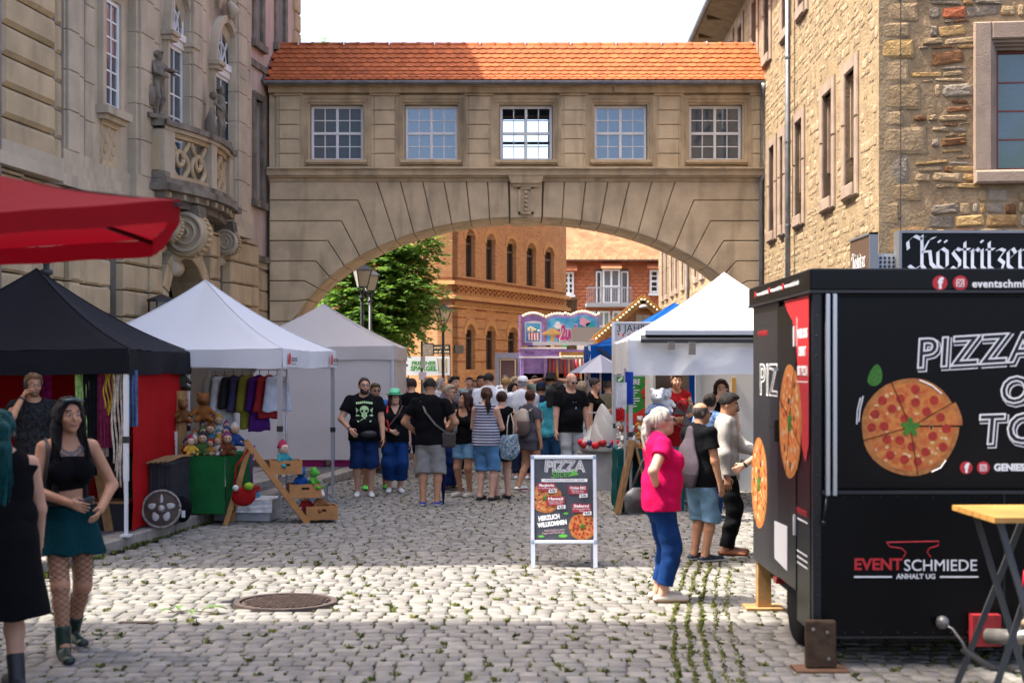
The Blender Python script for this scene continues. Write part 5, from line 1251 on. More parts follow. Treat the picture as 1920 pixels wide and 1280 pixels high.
# ------------------------------------------------------------------ what is seen through the arch
# --- brick building
def brickmat(name, c1, c2, mor, sc=1.0, band=True):
	m = mat(name, c1, .88); nt = m.node_tree; N = nt.nodes; L = nt.links; b = N['Principled BSDF']
	tc = N.new('ShaderNodeTexCoord'); mp = N.new('ShaderNodeMapping'); mp.inputs['Rotation'].default_value = (R(90), 0, 0); L.new(tc.outputs['Object'], mp.inputs[0])
	cx = N.new('ShaderNodeSeparateXYZ'); L.new(tc.outputs['Object'], cx.inputs[0]); cb = N.new('ShaderNodeCombineXYZ'); ad = N.new('ShaderNodeMath'); L.new(cx.outputs[0], ad.inputs[0]); L.new(cx.outputs[1], ad.inputs[1]); L.new(ad.outputs[0], cb.inputs[0]); L.new(cx.outputs[2], cb.inputs[1])
	br_ = N.new('ShaderNodeTexBrick'); L.new(cb.outputs[0], br_.inputs[0]); br_.inputs['Color1'].default_value = (*c1, 1); br_.inputs['Color2'].default_value = (*c2, 1); br_.inputs['Mortar'].default_value = (*mor, 1)
	br_.inputs['Scale'].default_value = 1.0; br_.inputs['Brick Width'].default_value = .26*sc; br_.inputs['Row Height'].default_value = .085*sc; br_.inputs['Mortar Size'].default_value = .009; br_.inputs['Bias'].default_value =-.1
	n = N.new('ShaderNodeTexNoise'); n.inputs['Scale'].default_value = 1.5; L.new(tc.outputs['Object'], n.inputs[0]); mx = N.new('ShaderNodeMix'); mx.data_type = 'RGBA'; mx.blend_type = 'MULTIPLY'; mx.inputs[0].default_value = .35
	L.new(br_.outputs[0], mx.inputs[6]); L.new(n.outputs[0], mx.inputs[7]); L.new(mx.outputs[2], b.inputs['Base Color'])
	bp = N.new('ShaderNodeBump'); bp.inputs['Strength'].default_value = .5; bp.inputs['Distance'].default_value = .01; L.new(br_.outputs['Fac'], bp.inputs['Height']); bp.invert = True; L.new(bp.outputs[0], b.inputs['Normal']); return m
brick = brickmat('brick_ochre', (.56, .27, .10), (.46, .175, .07), (.48, .35, .22))
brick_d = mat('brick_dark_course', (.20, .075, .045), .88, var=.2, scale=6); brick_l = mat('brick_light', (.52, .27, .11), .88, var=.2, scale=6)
CY = 52.0; cxp = (848-960)/FPX*CY
BR = Plane(cxp, CY, 4.6, 11.4); BL = Plane(cxp, CY, 11.4,-4.6)
bb_ = BR.root('brick_building'); tag(bb_, 'ochre brick building with narrow round-arched windows behind the bridge', 'building')
LENR = 12.3; bh = 9.2
X = lambda x: BR.u(x)[0]
ZZ = lambda x, y: BR.uz(x, y)[1]
bw_up = [(x-8.5, x+9, ZZ(x, y0), ZZ(x, y1)) for x, y0, y1 in ((882, 522, 437), (920, 527, 441), (959, 531, 447), (996, 535, 452), (1030, 538, 457))]
bw_lo = [(x-8.5, x+9, ZZ(x, y0), ZZ(x, y1)) for x, y0, y1 in ((882, 695, 608), (920, 695, 611), (961, 690, 613), (998, 690, 616), (1032, 690, 618))]
zu0 = sum(w[2] for w in bw_up)/5; zu1 = sum(w[3] for w in bw_up)/5; zl1 = sum(w[3] for w in bw_lo)/5; zl0 = 1.9
hs_ = []
for w in bw_up: hs_.append((X(w[0]), X(w[1]), zu0, zu1))
for w in bw_lo: hs_.append((X(w[0]), X(w[1]), zl0, zl1))
holed_wall(bb_, 'wall', brick, 0, LENR, 0, bh, [(a, c, z0, z1-.2) for a, c, z0, z1 in hs_], .6)
for (a, c, z0, z1) in hs_:
	m_ = (a+c)/2; r = (c-a)/2; n = 10; zc = z1-.2 ; rise = .2
	# arched head filled above the opening, brick soldier arch proud of it
	b = MB(); vs = []
	for i in range(n+1): t = math.pi*i/n; vs += [(m_+r*math.cos(t), 0, zc-.18+(rise+.18)*math.sin(t)), (m_+r*math.cos(t), 0, zc+.001)]
	for i in range(n):
		k = 2*i; q = [vs[k], vs[k+2], vs[k+3], vs[k+1]]; b.add(q+[(p[0], .55, p[2]) for p in q], [(0, 1, 2, 3), (4, 7, 6, 5), (0, 4, 5, 1)])
	b.build('arch_fill', brick, bb_)
	b = MB(); ro = r+.22
	for i in range(n):
		t0, t1 = math.pi*i/n, math.pi*(i+1)/n; b.prism([(m_+r*math.cos(t0), zc-.18+(rise+.18)*math.sin(t0)), (m_+ro*math.cos(t0), zc-.18+(rise+.4)*math.sin(t0)), (m_+ro*math.cos(t1), zc-.18+(rise+.4)*math.sin(t1)), (m_+r*math.cos(t1), zc-.18+(rise+.18)*math.sin(t1))],-.03, .02)
	b.build('window_arch', brick_l, bb_)
	part('pane', dark_glass, bb_, (a, c, .22, .24, z0, z1)); part('window_frame', mat('window_brown', (.07, .04, .025), .6), bb_, (a, a+.09, .16, .22, z0, z1), (c-.09, c, .16, .22, z0, z1), (a, c, .15, .22, z0+(z1-z0)*.68, z0+(z1-z0)*.72))
	b = MB(); b.prism([(-.08, z0-.22), (.5, z0-.0), (.5, z0-.25), (-.08, z0-.3)], a-.05, c+.05, 'x'); b.build('sill', brick_l, bb_)
# bands, frieze and dentils on both faces
zf = ZZ(848, 540)
BLl = 14.0
bl = empty('side_wall'); bl.parent = bb_; MBR = Matrix.Translation((BR.o[0], BR.o[1], 0)) @ Matrix.Rotation(BR.ang, 4, 'Z'); MBL = Matrix.Translation((BL.o[0], BL.o[1], 0)) @ Matrix.Rotation(BL.ang, 4, 'Z'); bl.matrix_local = MBR.inverted() @ MBL
part('side_brick', brick, bl, (-BLl,-.0, .0, .5, 0, bh)); part('rear_body', brick_d, bb_, (.8, LENR-.1, .8, 6, 0, bh-.5))
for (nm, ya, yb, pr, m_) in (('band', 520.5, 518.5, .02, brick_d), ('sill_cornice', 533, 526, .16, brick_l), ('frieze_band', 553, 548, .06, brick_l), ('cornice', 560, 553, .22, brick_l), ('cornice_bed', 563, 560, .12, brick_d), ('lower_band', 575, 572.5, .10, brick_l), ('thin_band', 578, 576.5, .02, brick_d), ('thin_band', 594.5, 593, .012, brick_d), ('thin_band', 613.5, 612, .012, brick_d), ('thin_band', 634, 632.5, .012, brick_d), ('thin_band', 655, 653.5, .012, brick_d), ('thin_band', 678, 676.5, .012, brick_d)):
	z0, z1 = ZZ(848, ya), ZZ(848, yb)
	if nm == 'thin_band' :
		us = [0]+[q for h in sorted(hs_[5:]) for q in (h[0], h[1])]+[LENR]
		for i in range(0, len(us), 2): part(nm, m_, bb_, (us[i], us[i+1],-pr, .01, z0, z1))
		part(nm, m_, bl, (-BLl, 0,-pr, .01, z0, z1)) if ya < 580 else None
	else: part(nm, m_, bb_, (-pr, LENR,-pr, .01, z0, z1)); part(nm, m_, bl, (-BLl, pr-.002,-pr+.002, .012, z0, z1))
z0, z1 = ZZ(848, 547), ZZ(848, 535); b = MB()
for i in range(52):
	for j in range(3):
		if (i+j) % 2 == 0: u = .25+i*.23; b.bb(u, u+.11,-.03, .01, z0+.04+j*(z1-z0)/3, z0+.04+j*(z1-z0)/3+.075)
b.build('frieze_pattern', brick_d, bb_)['kind'] = 'stuff'
z0, z1 = ZZ(848, 572), ZZ(848, 563.5); b = MB()
for i in range(80): u = .1+i*.152; b.bb(u, u+.075,-.09, .01, z0, z1)
b.build('dentils', brick_l, bb_)['kind'] = 'stuff'
part('plaque', mat('plaque_dark', (.03, .028, .025), .4), bb_, (X(851), X(867),-.05, 0, ZZ(858, 662), ZZ(858, 647)))
tag(part('low_annex_wall', mat('annex_brick', (.18, .13, .09), .9, var=.4, scale=6, bump=.8, bscale=20), None, (2.2, 2.96, 64.8, 66, 0, at(1090, 563, 64.8).z), (2.15, 3.0, 64.7, 66.05, at(1090, 563, 64.8).z, at(1090, 560, 64.8).z)), 'low dark brick annex wall right of the brick building', 'wall')
# --- house with tile-hung storey, dormer roof and balcony
HY = 72.0; hsx = HY/FPX; hx = lambda x: (x-960)*hsx; hz = lambda y: CAMZ+(HORIZ-y)*hsx
th_ = thing('tiled_house', 'house with orange tile-hung upper storey, white windows and balcony behind the arch', 'building', (0, HY, 0))
tile_h = mat('tile_hung_orange', (.55, .19, .085), .8, var=.2, scale=4, piece=.1); plaster = mat('plaster_cream', (.62, .57, .47), .9, var=.1, scale=2)
part('wall', plaster, th_, (hx(1040), hx(1330), .1, 9, 0, hz(591)))
part('upper_wall', tile_h, th_, (hx(1040), hx(1330), .06, 9, hz(591), hz(488)))
row_h = .165
def scale_rows(u0, u1, z0, z1, y0, y1, nm, tw=.36, holes=(), m=None):
	b = MB(); z = z0; r = 0; n = max(1, int((z1-z0)/row_h))
	while z < z1:
		t = (z-z0)/max(z1-z0, 1e-6); yb = y0+(y1-y0)*t; u = u0+(tw/2 if r % 2 else 0)-tw
		while u < u1:
			um_ = u+tw/2
			if u0 <= um_ <= u1 and not any(h[0]-.1 < um_ < h[1]+.1 and h[2]-.05 < z < h[3]+.02 for h in holes):
				b.add([(u+.01, yb-.03, z+.04), (u+tw/2, yb-.045, z-.02), (u+tw-.01, yb-.03, z+.04), (u+tw-.01, yb+.05, z+row_h+.05), (u+.01, yb+.05, z+row_h+.05)], [(0, 1, 2, 3, 4)])
			u += tw
		z += row_h; r += 1
	o = b.build(nm, m or tile_h, th_, fix=False); o['kind'] = 'stuff'; return o
hw = [(hx(1056), hx(1076), hz(552), hz(510)), (hx(1116), hx(1178), hz(570), hz(505)), (hx(1218), hx(1248), hz(549), hz(506))]
scale_rows(hx(1040), hx(1330), hz(591), hz(490), .04, .04, 'hung_tiles', holes=hw)
roofm = mat('roof_tile_pale', (.50, .215, .105), .8, var=.3, scale=3, piece=.14, col2=(.56, .27, .14))
b = MB(); b.add([(hx(1030),-.5, hz(489)), (hx(1340),-.5, hz(489)), (hx(1340), 5.0, hz(489)+4.2), (hx(1030), 5.0, hz(489)+4.2)], [(0, 1, 2, 3)]); b.build('roof', mat('roof_under', (.2, .09, .05)), th_)
scale_rows(hx(1032), hx(1335), hz(489)+.02, hz(489)+3.9,-.5, 4.7, 'roof_tiles', .30, m=roofm)
b = MB(); b.prism([(hx(1112), hz(450)), (hx(1126), hz(445)), (hx(1146), hz(440)), (hx(1168), hz(445)), (hx(1188), hz(450))], 1.2, 1.6); b.build('eyebrow_dormer', mat('dormer_grey', (.42, .42, .42), .8), th_)
part('roof_gutter', mat('gutter_brown', (.12, .07, .05), .6), th_, (hx(1036), hx(1332),-.62,-.48, hz(490.5), hz(488)))
for (a, c, z0, z1) in (hw[0], hw[2]):
	window(th_, a, c, z0, z1,-.10, 2, 4, fw=.10, mw=.05, gm=dark_glass); b = MB(); b.prism([(-.55, z1+.05), (.1, z1+.62), (.1, z1+.05)], a-.15, c+.15, 'x'); b.build('window_hood', tile_h, th_)
	part('sill', white, th_, (a-.06, c+.06,-.2,-.05, z0-.14, z0-.02))
a, c, z0, z1 = hw[1]
part('balcony_door_back', dark_glass, th_, (a, c,-.02, .0, z0, z1)); window(th_, hx(1129), hx(1162), z0, z1,-.30, 2, 2, fw=.10, mw=.05, gm=mat('glass_curtain', (.20, .21, .21), .1, var=.4, scale=1.5)); window(th_, hx(1117), hx(1128), z0, z1-.1,-.12, 1, 2, fw=.07, mid=False, gm=dark_glass); window(th_, hx(1164), hx(1178), z0, z1-.1,-.12, 1, 2, fw=.07, mid=False, gm=glass_sky)
b = MB(); b.prism([(-.7, z1+.02), (.1, z1+.55), (.1, z1+.02)], hx(1126), hx(1164), 'x'); b.build('door_hood', tile_h, th_)
part('balcony_slab', mat('balcony_grey', (.30, .31, .32), .7), th_, (hx(1097), hx(1182),-1.3, 0, hz(576), hz(570)))
rail = mat('rail_steel', (.40, .40, .42), .4, metal=.6)
b = MB(); b.bb(hx(1098), hx(1181),-1.25,-1.20, hz(543), hz(540.5)); b.build('balcony_rail', rail, th_)
for k in range(26): u = hx(1098)+(hx(1181)-hx(1098))*k/25; part('baluster', rail, th_, (u-.012, u+.012,-1.24,-1.21, hz(570), hz(543)))
for x in (1105, 1132, 1160, 1185): window(th_, hx(x-12), hx(x+12), hz(640), hz(583),-.02, 2, 2, fw=.09, gm=mat('glass_pale', (.25, .33, .35), .08))
# --- leafy trees
leafm = mat('leaf_green', (.07, .16, .022), .6, var=.3, scale=2.0, piece=.35, col2=(.11, .21, .03)); bark = mat('bark_grey', (.10, .085, .065), .9, bump=.8, bscale=20)
_nt2 = leafm.node_tree; _tr = _nt2.nodes.new('ShaderNodeBsdfTranslucent'); _tr.inputs[0].default_value = (.24, .42, .05, 1); _mx = _nt2.nodes.new('ShaderNodeMixShader'); _mx.inputs[0].default_value = .4
_nt2.links.new(_nt2.nodes['Principled BSDF'].outputs[0], _mx.inputs[1]); _nt2.links.new(_tr.outputs[0], _mx.inputs[2]); _nt2.links.new(_mx.outputs[0], _nt2.nodes['Material Output'].inputs[0])
def tree(label, loc, h, lobes, nleaf, seed, ls=.13, trunk=.22, group=None):
	rs = np.random.RandomState(seed); t = thing('leafy_tree', label, 'tree', loc, 0, group)
	b = MB(); b.tube([(0, 0, 0), (.05, .05, h*.3), (-.05, .1, h*.6), (0, 0, h*.92)], [trunk, trunk*.8, trunk*.5, trunk*.12], 9)
	for (cx, cy, cz, rx, ry, rz_) in lobes: b.tube([(0, .05, cz*.62), (cx*.5, cy*.5, cz*.85), (cx, cy, cz)], [trunk*.35, trunk*.2, .02], 6)
	b.build('trunk', bark, t, True)
	V = []; F = []; tot = sum(l[3]*l[4]*l[5] for l in lobes) ; n0 = 0
	for (cx, cy, cz, rx, ry, rz_) in lobes:
		n = int(nleaf*rx*ry*rz_/tot);
		# sprays: flat layered twigs of leaves
		ns = max(4, n // 16); d = rs.normal(size=(ns, 3)); d /= np.linalg.norm(d, axis=1)[:, None]; rad = rs.uniform(.35, 1.0, ns)**.5; c = d*rad[:, None]*np.array([rx, ry, rz_])+np.array([cx, cy, cz])
		out = d*np.array([1, 1, .25]); out[:, 2] -= .18; out /= np.linalg.norm(out, axis=1)[:, None]
		for i in range(ns):
			o_ = out[i]; sd = np.cross(o_, (0, 0, 1)); sd /= np.linalg.norm(sd)+1e-9
			for k in range(16):
				s = (k // 2)*ls*.42; side = 1 if k % 2 else-1; p = c[i]+o_*s+np.array([0, 0,-.05*s])+rs.normal(size=3)*ls*.16
				dr_ = o_*.6+sd*side*.8+np.array([0, 0, rs.uniform(-.5, .15)]); dr_ /= np.linalg.norm(dr_); wv = np.cross(dr_, (rs.uniform(-.4, .4), rs.uniform(-.4, .4), 1)); wv /= np.linalg.norm(wv)+1e-9; L_ = ls*rs.uniform(.7, 1.2); w_ = L_*.30
				V += [p, p+dr_*L_*.5+wv*w_, p+dr_*L_, p+dr_*L_*.5-wv*w_]; F.append((n0, n0+1, n0+2, n0+3)); n0 += 4
	o = inst('crown', np_mesh('crown', np.array(V), np.array(F), [leafm]), t); o['kind'] = 'stuff'
	for p in o.data.polygons: p.use_smooth = False
	return t
tp = at(690, 690, 43)
lob = lambda x, y, r, dy=0.0, k=1.0: ((x-690)/FPX*43, dy, CAMZ+(690-y)/FPX*43, r*k, r, r*.8)
tree('dense green tree growing behind the bridge beside the brick building', (tp.x, 43, 0), 7.2, [lob(640, 600, 1.0), lob(690, 560, 1.25, .3), lob(735, 500, 1.0, .2), lob(765, 545, .8,-.3), lob(700, 615, 1.1,-.4), lob(762, 600, .6, .2), lob(780, 468, .5, .3, 1.3), lob(805, 560, .35, 0, 1.5), lob(665, 690, .9, .3), lob(800, 590, .35, 0, 1.5), lob(665, 480, 1.2, .8), lob(745, 440, 1.0, .6), lob(610, 640, .9, .5), lob(650, 660, 1.0, .4), lob(728, 560, 1.1, .9), lob(670, 640, 1.2, 1.2)], 56000, 4, .165)
tp = at(580, 690, 58)
tree('green treetop just showing over the left end of the bridge roof', (tp.x, 58, 0), 15.4, [(.1, 0, 14.6, 1.0, .8, .95), (-.9, 0, 13.6, 1.3, 1.0, 1.0), (.7, 0, 14.0, .9, .9, .8), (.0, 0, 12.6, 1.6, 1.2, 1.0)], 3000, 6, .17)
# --- street lamps
lampg = mat('lamp_iron', (.045, .047, .048), .5, metal=.3); lampglass = mat('lamp_glass', (.62, .57, .42), .25, trans=.35)
def street_lamp(label, x, ytop, ybot_lantern, Y, z0=0.0, twin=False):
	P = at(x, ytop, Y); zt_ = P.z; zb_ = at(x, ybot_lantern, Y).z; t = thing('street_lamp', label, 'street lamp', (P.x, Y, z0), 0.4, 'street lamps behind the bridge'); s = (zt_-zb_); zb = zb_-z0
	b = MB(); b.tube([(0, 0, 0), (0, 0, .5), (0, 0, .55), (0, 0, zb-.1)], [.09, .085, .05, .04], 10); b.lathe([(.06, zb-.32), (.085, zb-.30), (.085, zb-.26), (.05, zb-.24)], n=10); b.build('pole', lampg, t, True)
	for k in range(4):
		a = k*math.pi/2+.785; q = MB(); q.tube([(0, 0, zb-.20), (.10*math.cos(a), .10*math.sin(a), zb-.12), (.13*math.cos(a), .13*math.sin(a), zb+.0)], .012, 5); q.build('lantern_arm', lampg, t)
		r0, r1 = .15, .27; a2 = a+math.pi/2; q = MB(); z1 = zb+s*.66
		q.add([(r0*math.cos(a), r0*math.sin(a), zb), (r0*math.cos(a2), r0*math.sin(a2), zb), (r1*math.cos(a2), r1*math.sin(a2), z1), (r1*math.cos(a), r1*math.sin(a), z1)], [(0, 1, 2, 3)]); q.build('lantern_pane', lampglass, t)
		q = MB(); q.bar((r0*math.cos(a), r0*math.sin(a), zb), (r1*math.cos(a), r1*math.sin(a), z1), .022); q.build('lantern_edge', lampg, t)
	b = MB(); b.lathe([(.31, zb+s*.655), (.31, zb+s*.68), (.12, zb+s*.90), (.07, zb+s*.92), (.05, zb+s*1.0), (.0, zb+s*1.04)], n=4, a0=.785, a1=.785+2*math.pi); b.build('lantern_roof', lampg, t); b = MB(); b.lathe([(.16, zb-.02), (.16, zb+.01)], n=4, a0=.785, a1=.785+2*math.pi); b.build('lantern_base', lampg, t)
	return t
street_lamp('street lamp with pale glass lantern, the nearer of the pair by the tree', 679, 492, 538, 36.0)
street_lamp('street lamp partly hidden behind another one by the tree', 694, 503, 545, 39.0)
street_lamp('slim street lamp standing before the lit brick wall', 831, 570, 601, 44.0)
# --- asparagus banner, restaurant sign, pole with notices
an_ = thing('asparagus_banner', 'white banner with green letters advertising fresh asparagus on the brick wall', 'banner', (0, 47.5, 0)); sx = 47.5/FPX; X_ = lambda x: (x-960)*sx; Z_ = lambda y: CAMZ+(690-y)*sx
part('sheet', mat('banner_white', (.70, .74, .74), .7), an_, (X_(762), X_(843), 0, .05, Z_(703), Z_(668))); gl = mat('letter_green', (.05, .26, .03), .6)
text('FRISCHER', .17, gl, an_, ((X_(794)),-.006, Z_(681)), fit=.82, offset=.008, shear=.15); text('SPARGEL', .22, gl, an_, ((X_(794)),-.006, Z_(691)), fit=.90, offset=.01, shear=.15)
b = MB(); rs = random.Random(2)
for k in range(16): u = X_(830)+rs.uniform(-.14, .14); b.bar((u,-.006, Z_(699)), (u+rs.uniform(-.05, .05),-.006, Z_(672)), .03, .006, (0, 1, 0))
b.build('asparagus_print', mat('asparagus_cream', (.62, .54, .36), .7), an_)['kind'] = 'stuff'
part('banner_post', lampg, an_, (X_(764), X_(766), .06, .14, 0, Z_(668))); part('banner_post', lampg, an_, (X_(839), X_(841), .06, .14, 0, Z_(668)))
rsn = thing('restaurant_sign', 'black restaurant sign with cream letters above the asparagus banner', 'sign', (0, 47.7, 0)); part('board', mat('sign_black', (.012, .012, .012), .5), rsn, (X_(805), X_(844), 0, .05, Z_(663), Z_(646))); part('sign_post', lampg, rsn, (X_(842), X_(844), .05, .12, 0, Z_(646)))
cream = mat('letter_cream', (.65, .50, .28), .6); text('Restaurant & Café', .13, cream, rsn, (X_(822),-.006, Z_(651)), fit=.66, offset=.005); text('ben zi bena', .13, cream, rsn, (X_(826),-.006, Z_(658.5)), fit=.56, offset=.005)
npz = thing('notice_pole', 'dark pole with a framed picture notice beside the tree', 'pole', (at(791, 0, 42).x, 42, 0)); b = MB(); b.tube([(0, 0, 0), (0, 0, at(0, 640, 42).z)], .035, 8); b.build('pole', lampg, npz)
part('notice_frame', lampg, npz, (.0, .36,-.06,-.02, at(0, 667, 42).z, at(0, 643, 42).z)); part('notice', mat('notice_paper', (.55, .48, .38), .7, var=.4, scale=12), npz, (.03, .33,-.066,-.06, at(0, 665.5, 42).z, at(0, 645, 42).z)); part('small_plate', mat('plate_lilac', (.40, .36, .44), .6), npz, (-.09, .14,-.05,-.04, at(0, 712, 42).z, at(0, 697, 42).z)); part('small_plate', mat('plate_grey', (.3, .3, .3), .6), npz, (-.02, .1,-.05,-.04, at(0, 690, 42).z, at(0, 668, 42).z))
# --- grey kiosk cabin in front of the brick building
cb = thing('kiosk_cabin', 'plain grey cabin with a lit doorway behind the crowd', 'cabin', (0, 46.0, 0)); sx = 46.0/FPX; X_ = lambda x: (x-960)*sx; Z_ = lambda y: CAMZ+(690-y)*sx
gy_ = mat('cabin_grey', (.20, .205, .215), .6, var=.1); part('wall', gy_, cb, (X_(928), X_(936), 0, 2.2, 0, Z_(661)), (X_(970), X_(976), 0, 2.2, 0, Z_(661)), (X_(936), X_(970), 0, 2.2, Z_(672), Z_(661)), (X_(936), X_(970), 2, 2.2, 0, Z_(672)))
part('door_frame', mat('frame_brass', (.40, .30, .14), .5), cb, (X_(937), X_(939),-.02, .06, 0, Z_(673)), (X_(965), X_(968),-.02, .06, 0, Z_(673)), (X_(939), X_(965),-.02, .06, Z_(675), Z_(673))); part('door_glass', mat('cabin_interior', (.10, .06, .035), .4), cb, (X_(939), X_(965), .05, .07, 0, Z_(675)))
# --- carnival sweet stall
SY = 44.0; sx = SY/FPX; X_ = lambda x: (x-960)*sx; Z_ = lambda y: CAMZ+(690-y)*sx
cs = thing('carnival_stall', 'purple and blue painted carnival sweet stall with popcorn picture and bulbs', 'stall', (0, SY, 0))
lil = mat('paint_lilac', (.34, .22, .55), .45, var=.3, scale=6); wht = mat('paint_white', (.72, .70, .72), .45); goldp = mat('paint_gold', (.50, .30, .10), .4)
blu = mat('paint_blue_sky', (.03, .26, .55), .5, var=.55, scale=3.5, col2=(.16, .50, .70)); mag = mat('paint_magenta', (.50, .05, .22), .5, var=.3, scale=10); bulb = mat('bulb_warm', (.85, .78, .55), .3)
part('body', lil, cs, (X_(976), X_(1132), .3, 3.0, Z_(700), Z_(655)), (X_(976), X_(982), .1, 3.0, 0, Z_(655)), (X_(1020), X_(1026), .1, 3.0, 0, Z_(655)), (X_(1126), X_(1132), .1, 3.0, 0, Z_(655)), (X_(982), X_(1126), 2.6, 3.0, 0, Z_(655)))
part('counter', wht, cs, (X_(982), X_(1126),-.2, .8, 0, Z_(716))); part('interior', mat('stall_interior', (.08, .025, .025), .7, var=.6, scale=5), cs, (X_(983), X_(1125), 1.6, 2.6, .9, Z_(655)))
part('sign_band', lil, cs, (X_(974), X_(1060),-.25, .3, Z_(668), Z_(654))); part('sign_trim', wht, cs, (X_(974), X_(1062),-.28, .3, Z_(654), Z_(651)), (X_(974), X_(1062),-.28, .3, Z_(671), Z_(668)))
dkp = mat('letter_purple', (.10, .02, .12), .5); text('Nüsse', .17, dkp, cs, (X_(992),-.262, Z_(661)), fit=.30, shear=.3); text('Zucker', .17, dkp, cs, (X_(1038),-.262, Z_(661)), fit=.40, shear=.3)
def fpanel(xs, topf, ybot, m, y, nm, th=.05):
	b = MB(); n = len(xs); b.prism([(X_(xs[0]), Z_(ybot))]+[(X_(x), Z_(topf(x))) for x in xs]+[(X_(xs[-1]), Z_(ybot))], y, y+th); return b.build(nm, m, cs)
wave = lambda x: 597-7*abs(math.sin((x-1022)/15.0))-(4 if x > 1060 else 0)
fpanel(np.linspace(979, 1020, 12), lambda x: 596-6*math.sin((x-979)/41*math.pi), 648, lil,-.1, 'front_panel'); fpanel(np.linspace(1022, 1124, 40), wave, 646, lil,-.06, 'scenic_panel')
fpanel(np.linspace(1026, 1120, 40), lambda x: wave(x)+5, 643, blu,-.075, 'scenic_picture', .03); fpanel(np.linspace(984, 1015, 8), lambda x: 604-2*math.sin((x-984)/31*math.pi), 642, wht,-.115, 'picture_frame', .02); fpanel(np.linspace(986, 1013, 8), lambda x: 606, 640, blu,-.13, 'popcorn_picture', .02)
b = MB(); b.prism([(X_(992), Z_(638)), (X_(1010), Z_(638)), (X_(1011), Z_(624)), (X_(989), Z_(624))],-.15,-.131); b.build('popcorn_box', mat('paint_red', (.55, .04, .05), .5), cs)
for k in range(4): b = MB(); x = 991+k*5.2; b.prism([(X_(x), Z_(638)), (X_(x+2.4), Z_(638)), (X_(x+2.2), Z_(624)), (X_(x-.4), Z_(624))],-.155,-.151); b.build('box_stripe', wht, cs)
rs = random.Random(8)
for k in range(16): b = MB(); b.sphere((X_(990+rs.uniform(0, 20)),-.15, Z_(622-rs.uniform(0, 8))), (.045, .012, .04), 7, 5); b.build('popcorn', mat('popcorn_cream', (.70, .60, .38), .6), cs, True)
b = MB(); b.lathe([(.0, .22), (.36, .05), (.34, 0), (.06, 0), (.06,-.5)], (X_(1036),-.09, Z_(628)), 12); b.v = [(v[0],-.09+(v[1]+.09)*.1, v[2]) for v in b.v]; b.build('carousel_picture', goldp, cs)
for (x, y, r, m_) in ((1052, 628, .17, mag), (1060, 622, .12, wht), (1071, 630, .15, mag), (1082, 627, .13, mag), (1093, 632, .12, mag), (1060, 640, .2, mat('paint_green', (.03, .30, .06), .5)), (1108, 617, .22, mat('paint_teal', (.02, .35, .40), .5)), (1046, 610, .12, wht), (1095, 604, .16, mat('paint_pink', (.70, .35, .48), .5))):
	b = MB(); b.prism([(X_(x)+r*math.cos(t)*(1+.25*math.sin(3*t+x)), Z_(y)+r*.8*math.sin(t)*(1+.25*math.cos(2*t+x))) for t in np.linspace(0, 6.28, 15)[:-1]],-.105,-.076); b.build('painted_ornament', m_, cs)
text('2ucker', .62, mag, cs, (X_(1074),-.12, Z_(625)), fit=.86, offset=.03, shear=.25); text('2ucker', .62, wht, cs, (X_(1074),-.112, Z_(625)), fit=.92, offset=.055, shear=.25)
def bulbs(x0, x1, f, n, y=-.14):
	for k in range(n):
		x = x0+(x1-x0)*k/(n-1); b = MB(); b.sphere((X_(x), y, Z_(f(x))+.03), .045, 8, 5); b.build('bulb', bulb, cs, True)
bulbs(981, 1018, lambda x: 595-6*math.sin((x-979)/41*math.pi), 9); bulbs(1024, 1122, wave, 20)
part('side_wing', lil, cs, (X_(973), X_(976),-.9, .2, Z_(655), Z_(592)))
b = MB(); b.prism([(X_(1078), Z_(612)), (X_(1116), Z_(606)), (X_(1118), Z_(588)), (X_(1083), Z_(586))], .2, .3); b.build('top_sign', mat('paint_pink', (.70, .35, .48), .5), cs)
part('grey_panel', mat('panel_grey', (.25, .23, .22), .7), cs, (X_(1070), X_(1122),-.5,-.4, Z_(641), Z_(614)))
part('flap_edge', mat('alu_edge', (.55, .55, .56), .35, metal=.6), cs, (X_(998), X_(1150),-1.2,-1.0, Z_(648), Z_(642)))
for k in range(14):
	u = X_(1030)+k*.12; b = MB(); b.tube([(u, .2, Z_(672)), (u+.02, .2, Z_(700+6*(k % 3)))], [.03, .05], 6); b.build('hanging_sweets', [mat('sweet_brown', (.25, .09, .04), .5), mat('sweet_red', (.5, .03, .03), .4), goldp][k % 3], cs, True)
# --- wooden hut with a bulb-lit gable
HY2 = 37.0; sx = HY2/FPX; X2 = lambda x: (x-960)*sx; Z2 = lambda y: CAMZ+(690-y)*sx
ht_ = thing('wooden_hut', 'orange wooden market hut with light bulbs along its gable', 'hut', (0, HY2, 0)); wood = mat('hut_wood', (.55, .24, .05), .6, var=.3, scale=5, bump=.3); wood_l = mat('hut_wood_light', (.62, .32, .07), .5, var=.2, scale=5)
ax_, az_ = X2(1205), Z2(560); sl = (635-560)/(1205-1118)
for k in range(14):    # gable boards
	y0 = 566+k*5.4; y1 = y0+5.0; w = (y1-560)/sl
	b = MB(); b.bb(X2(1205-w+4), X2(min(1205+w-4, 1290)), .02, .06, Z2(y1), Z2(y0)); b.build('gable_board', wood, ht_)
part('wall', wood, ht_, (X2(1125), X2(1290), .4, 3.0, 0, Z2(640)))
part('gable_window', mat('hut_pane', (.60, .55, .42), .4), ht_, (X2(1193), X2(1205), .0, .03, Z2(603), Z2(590)), (X2(1206.5), X2(1219), .0, .03, Z2(603), Z2(590)))
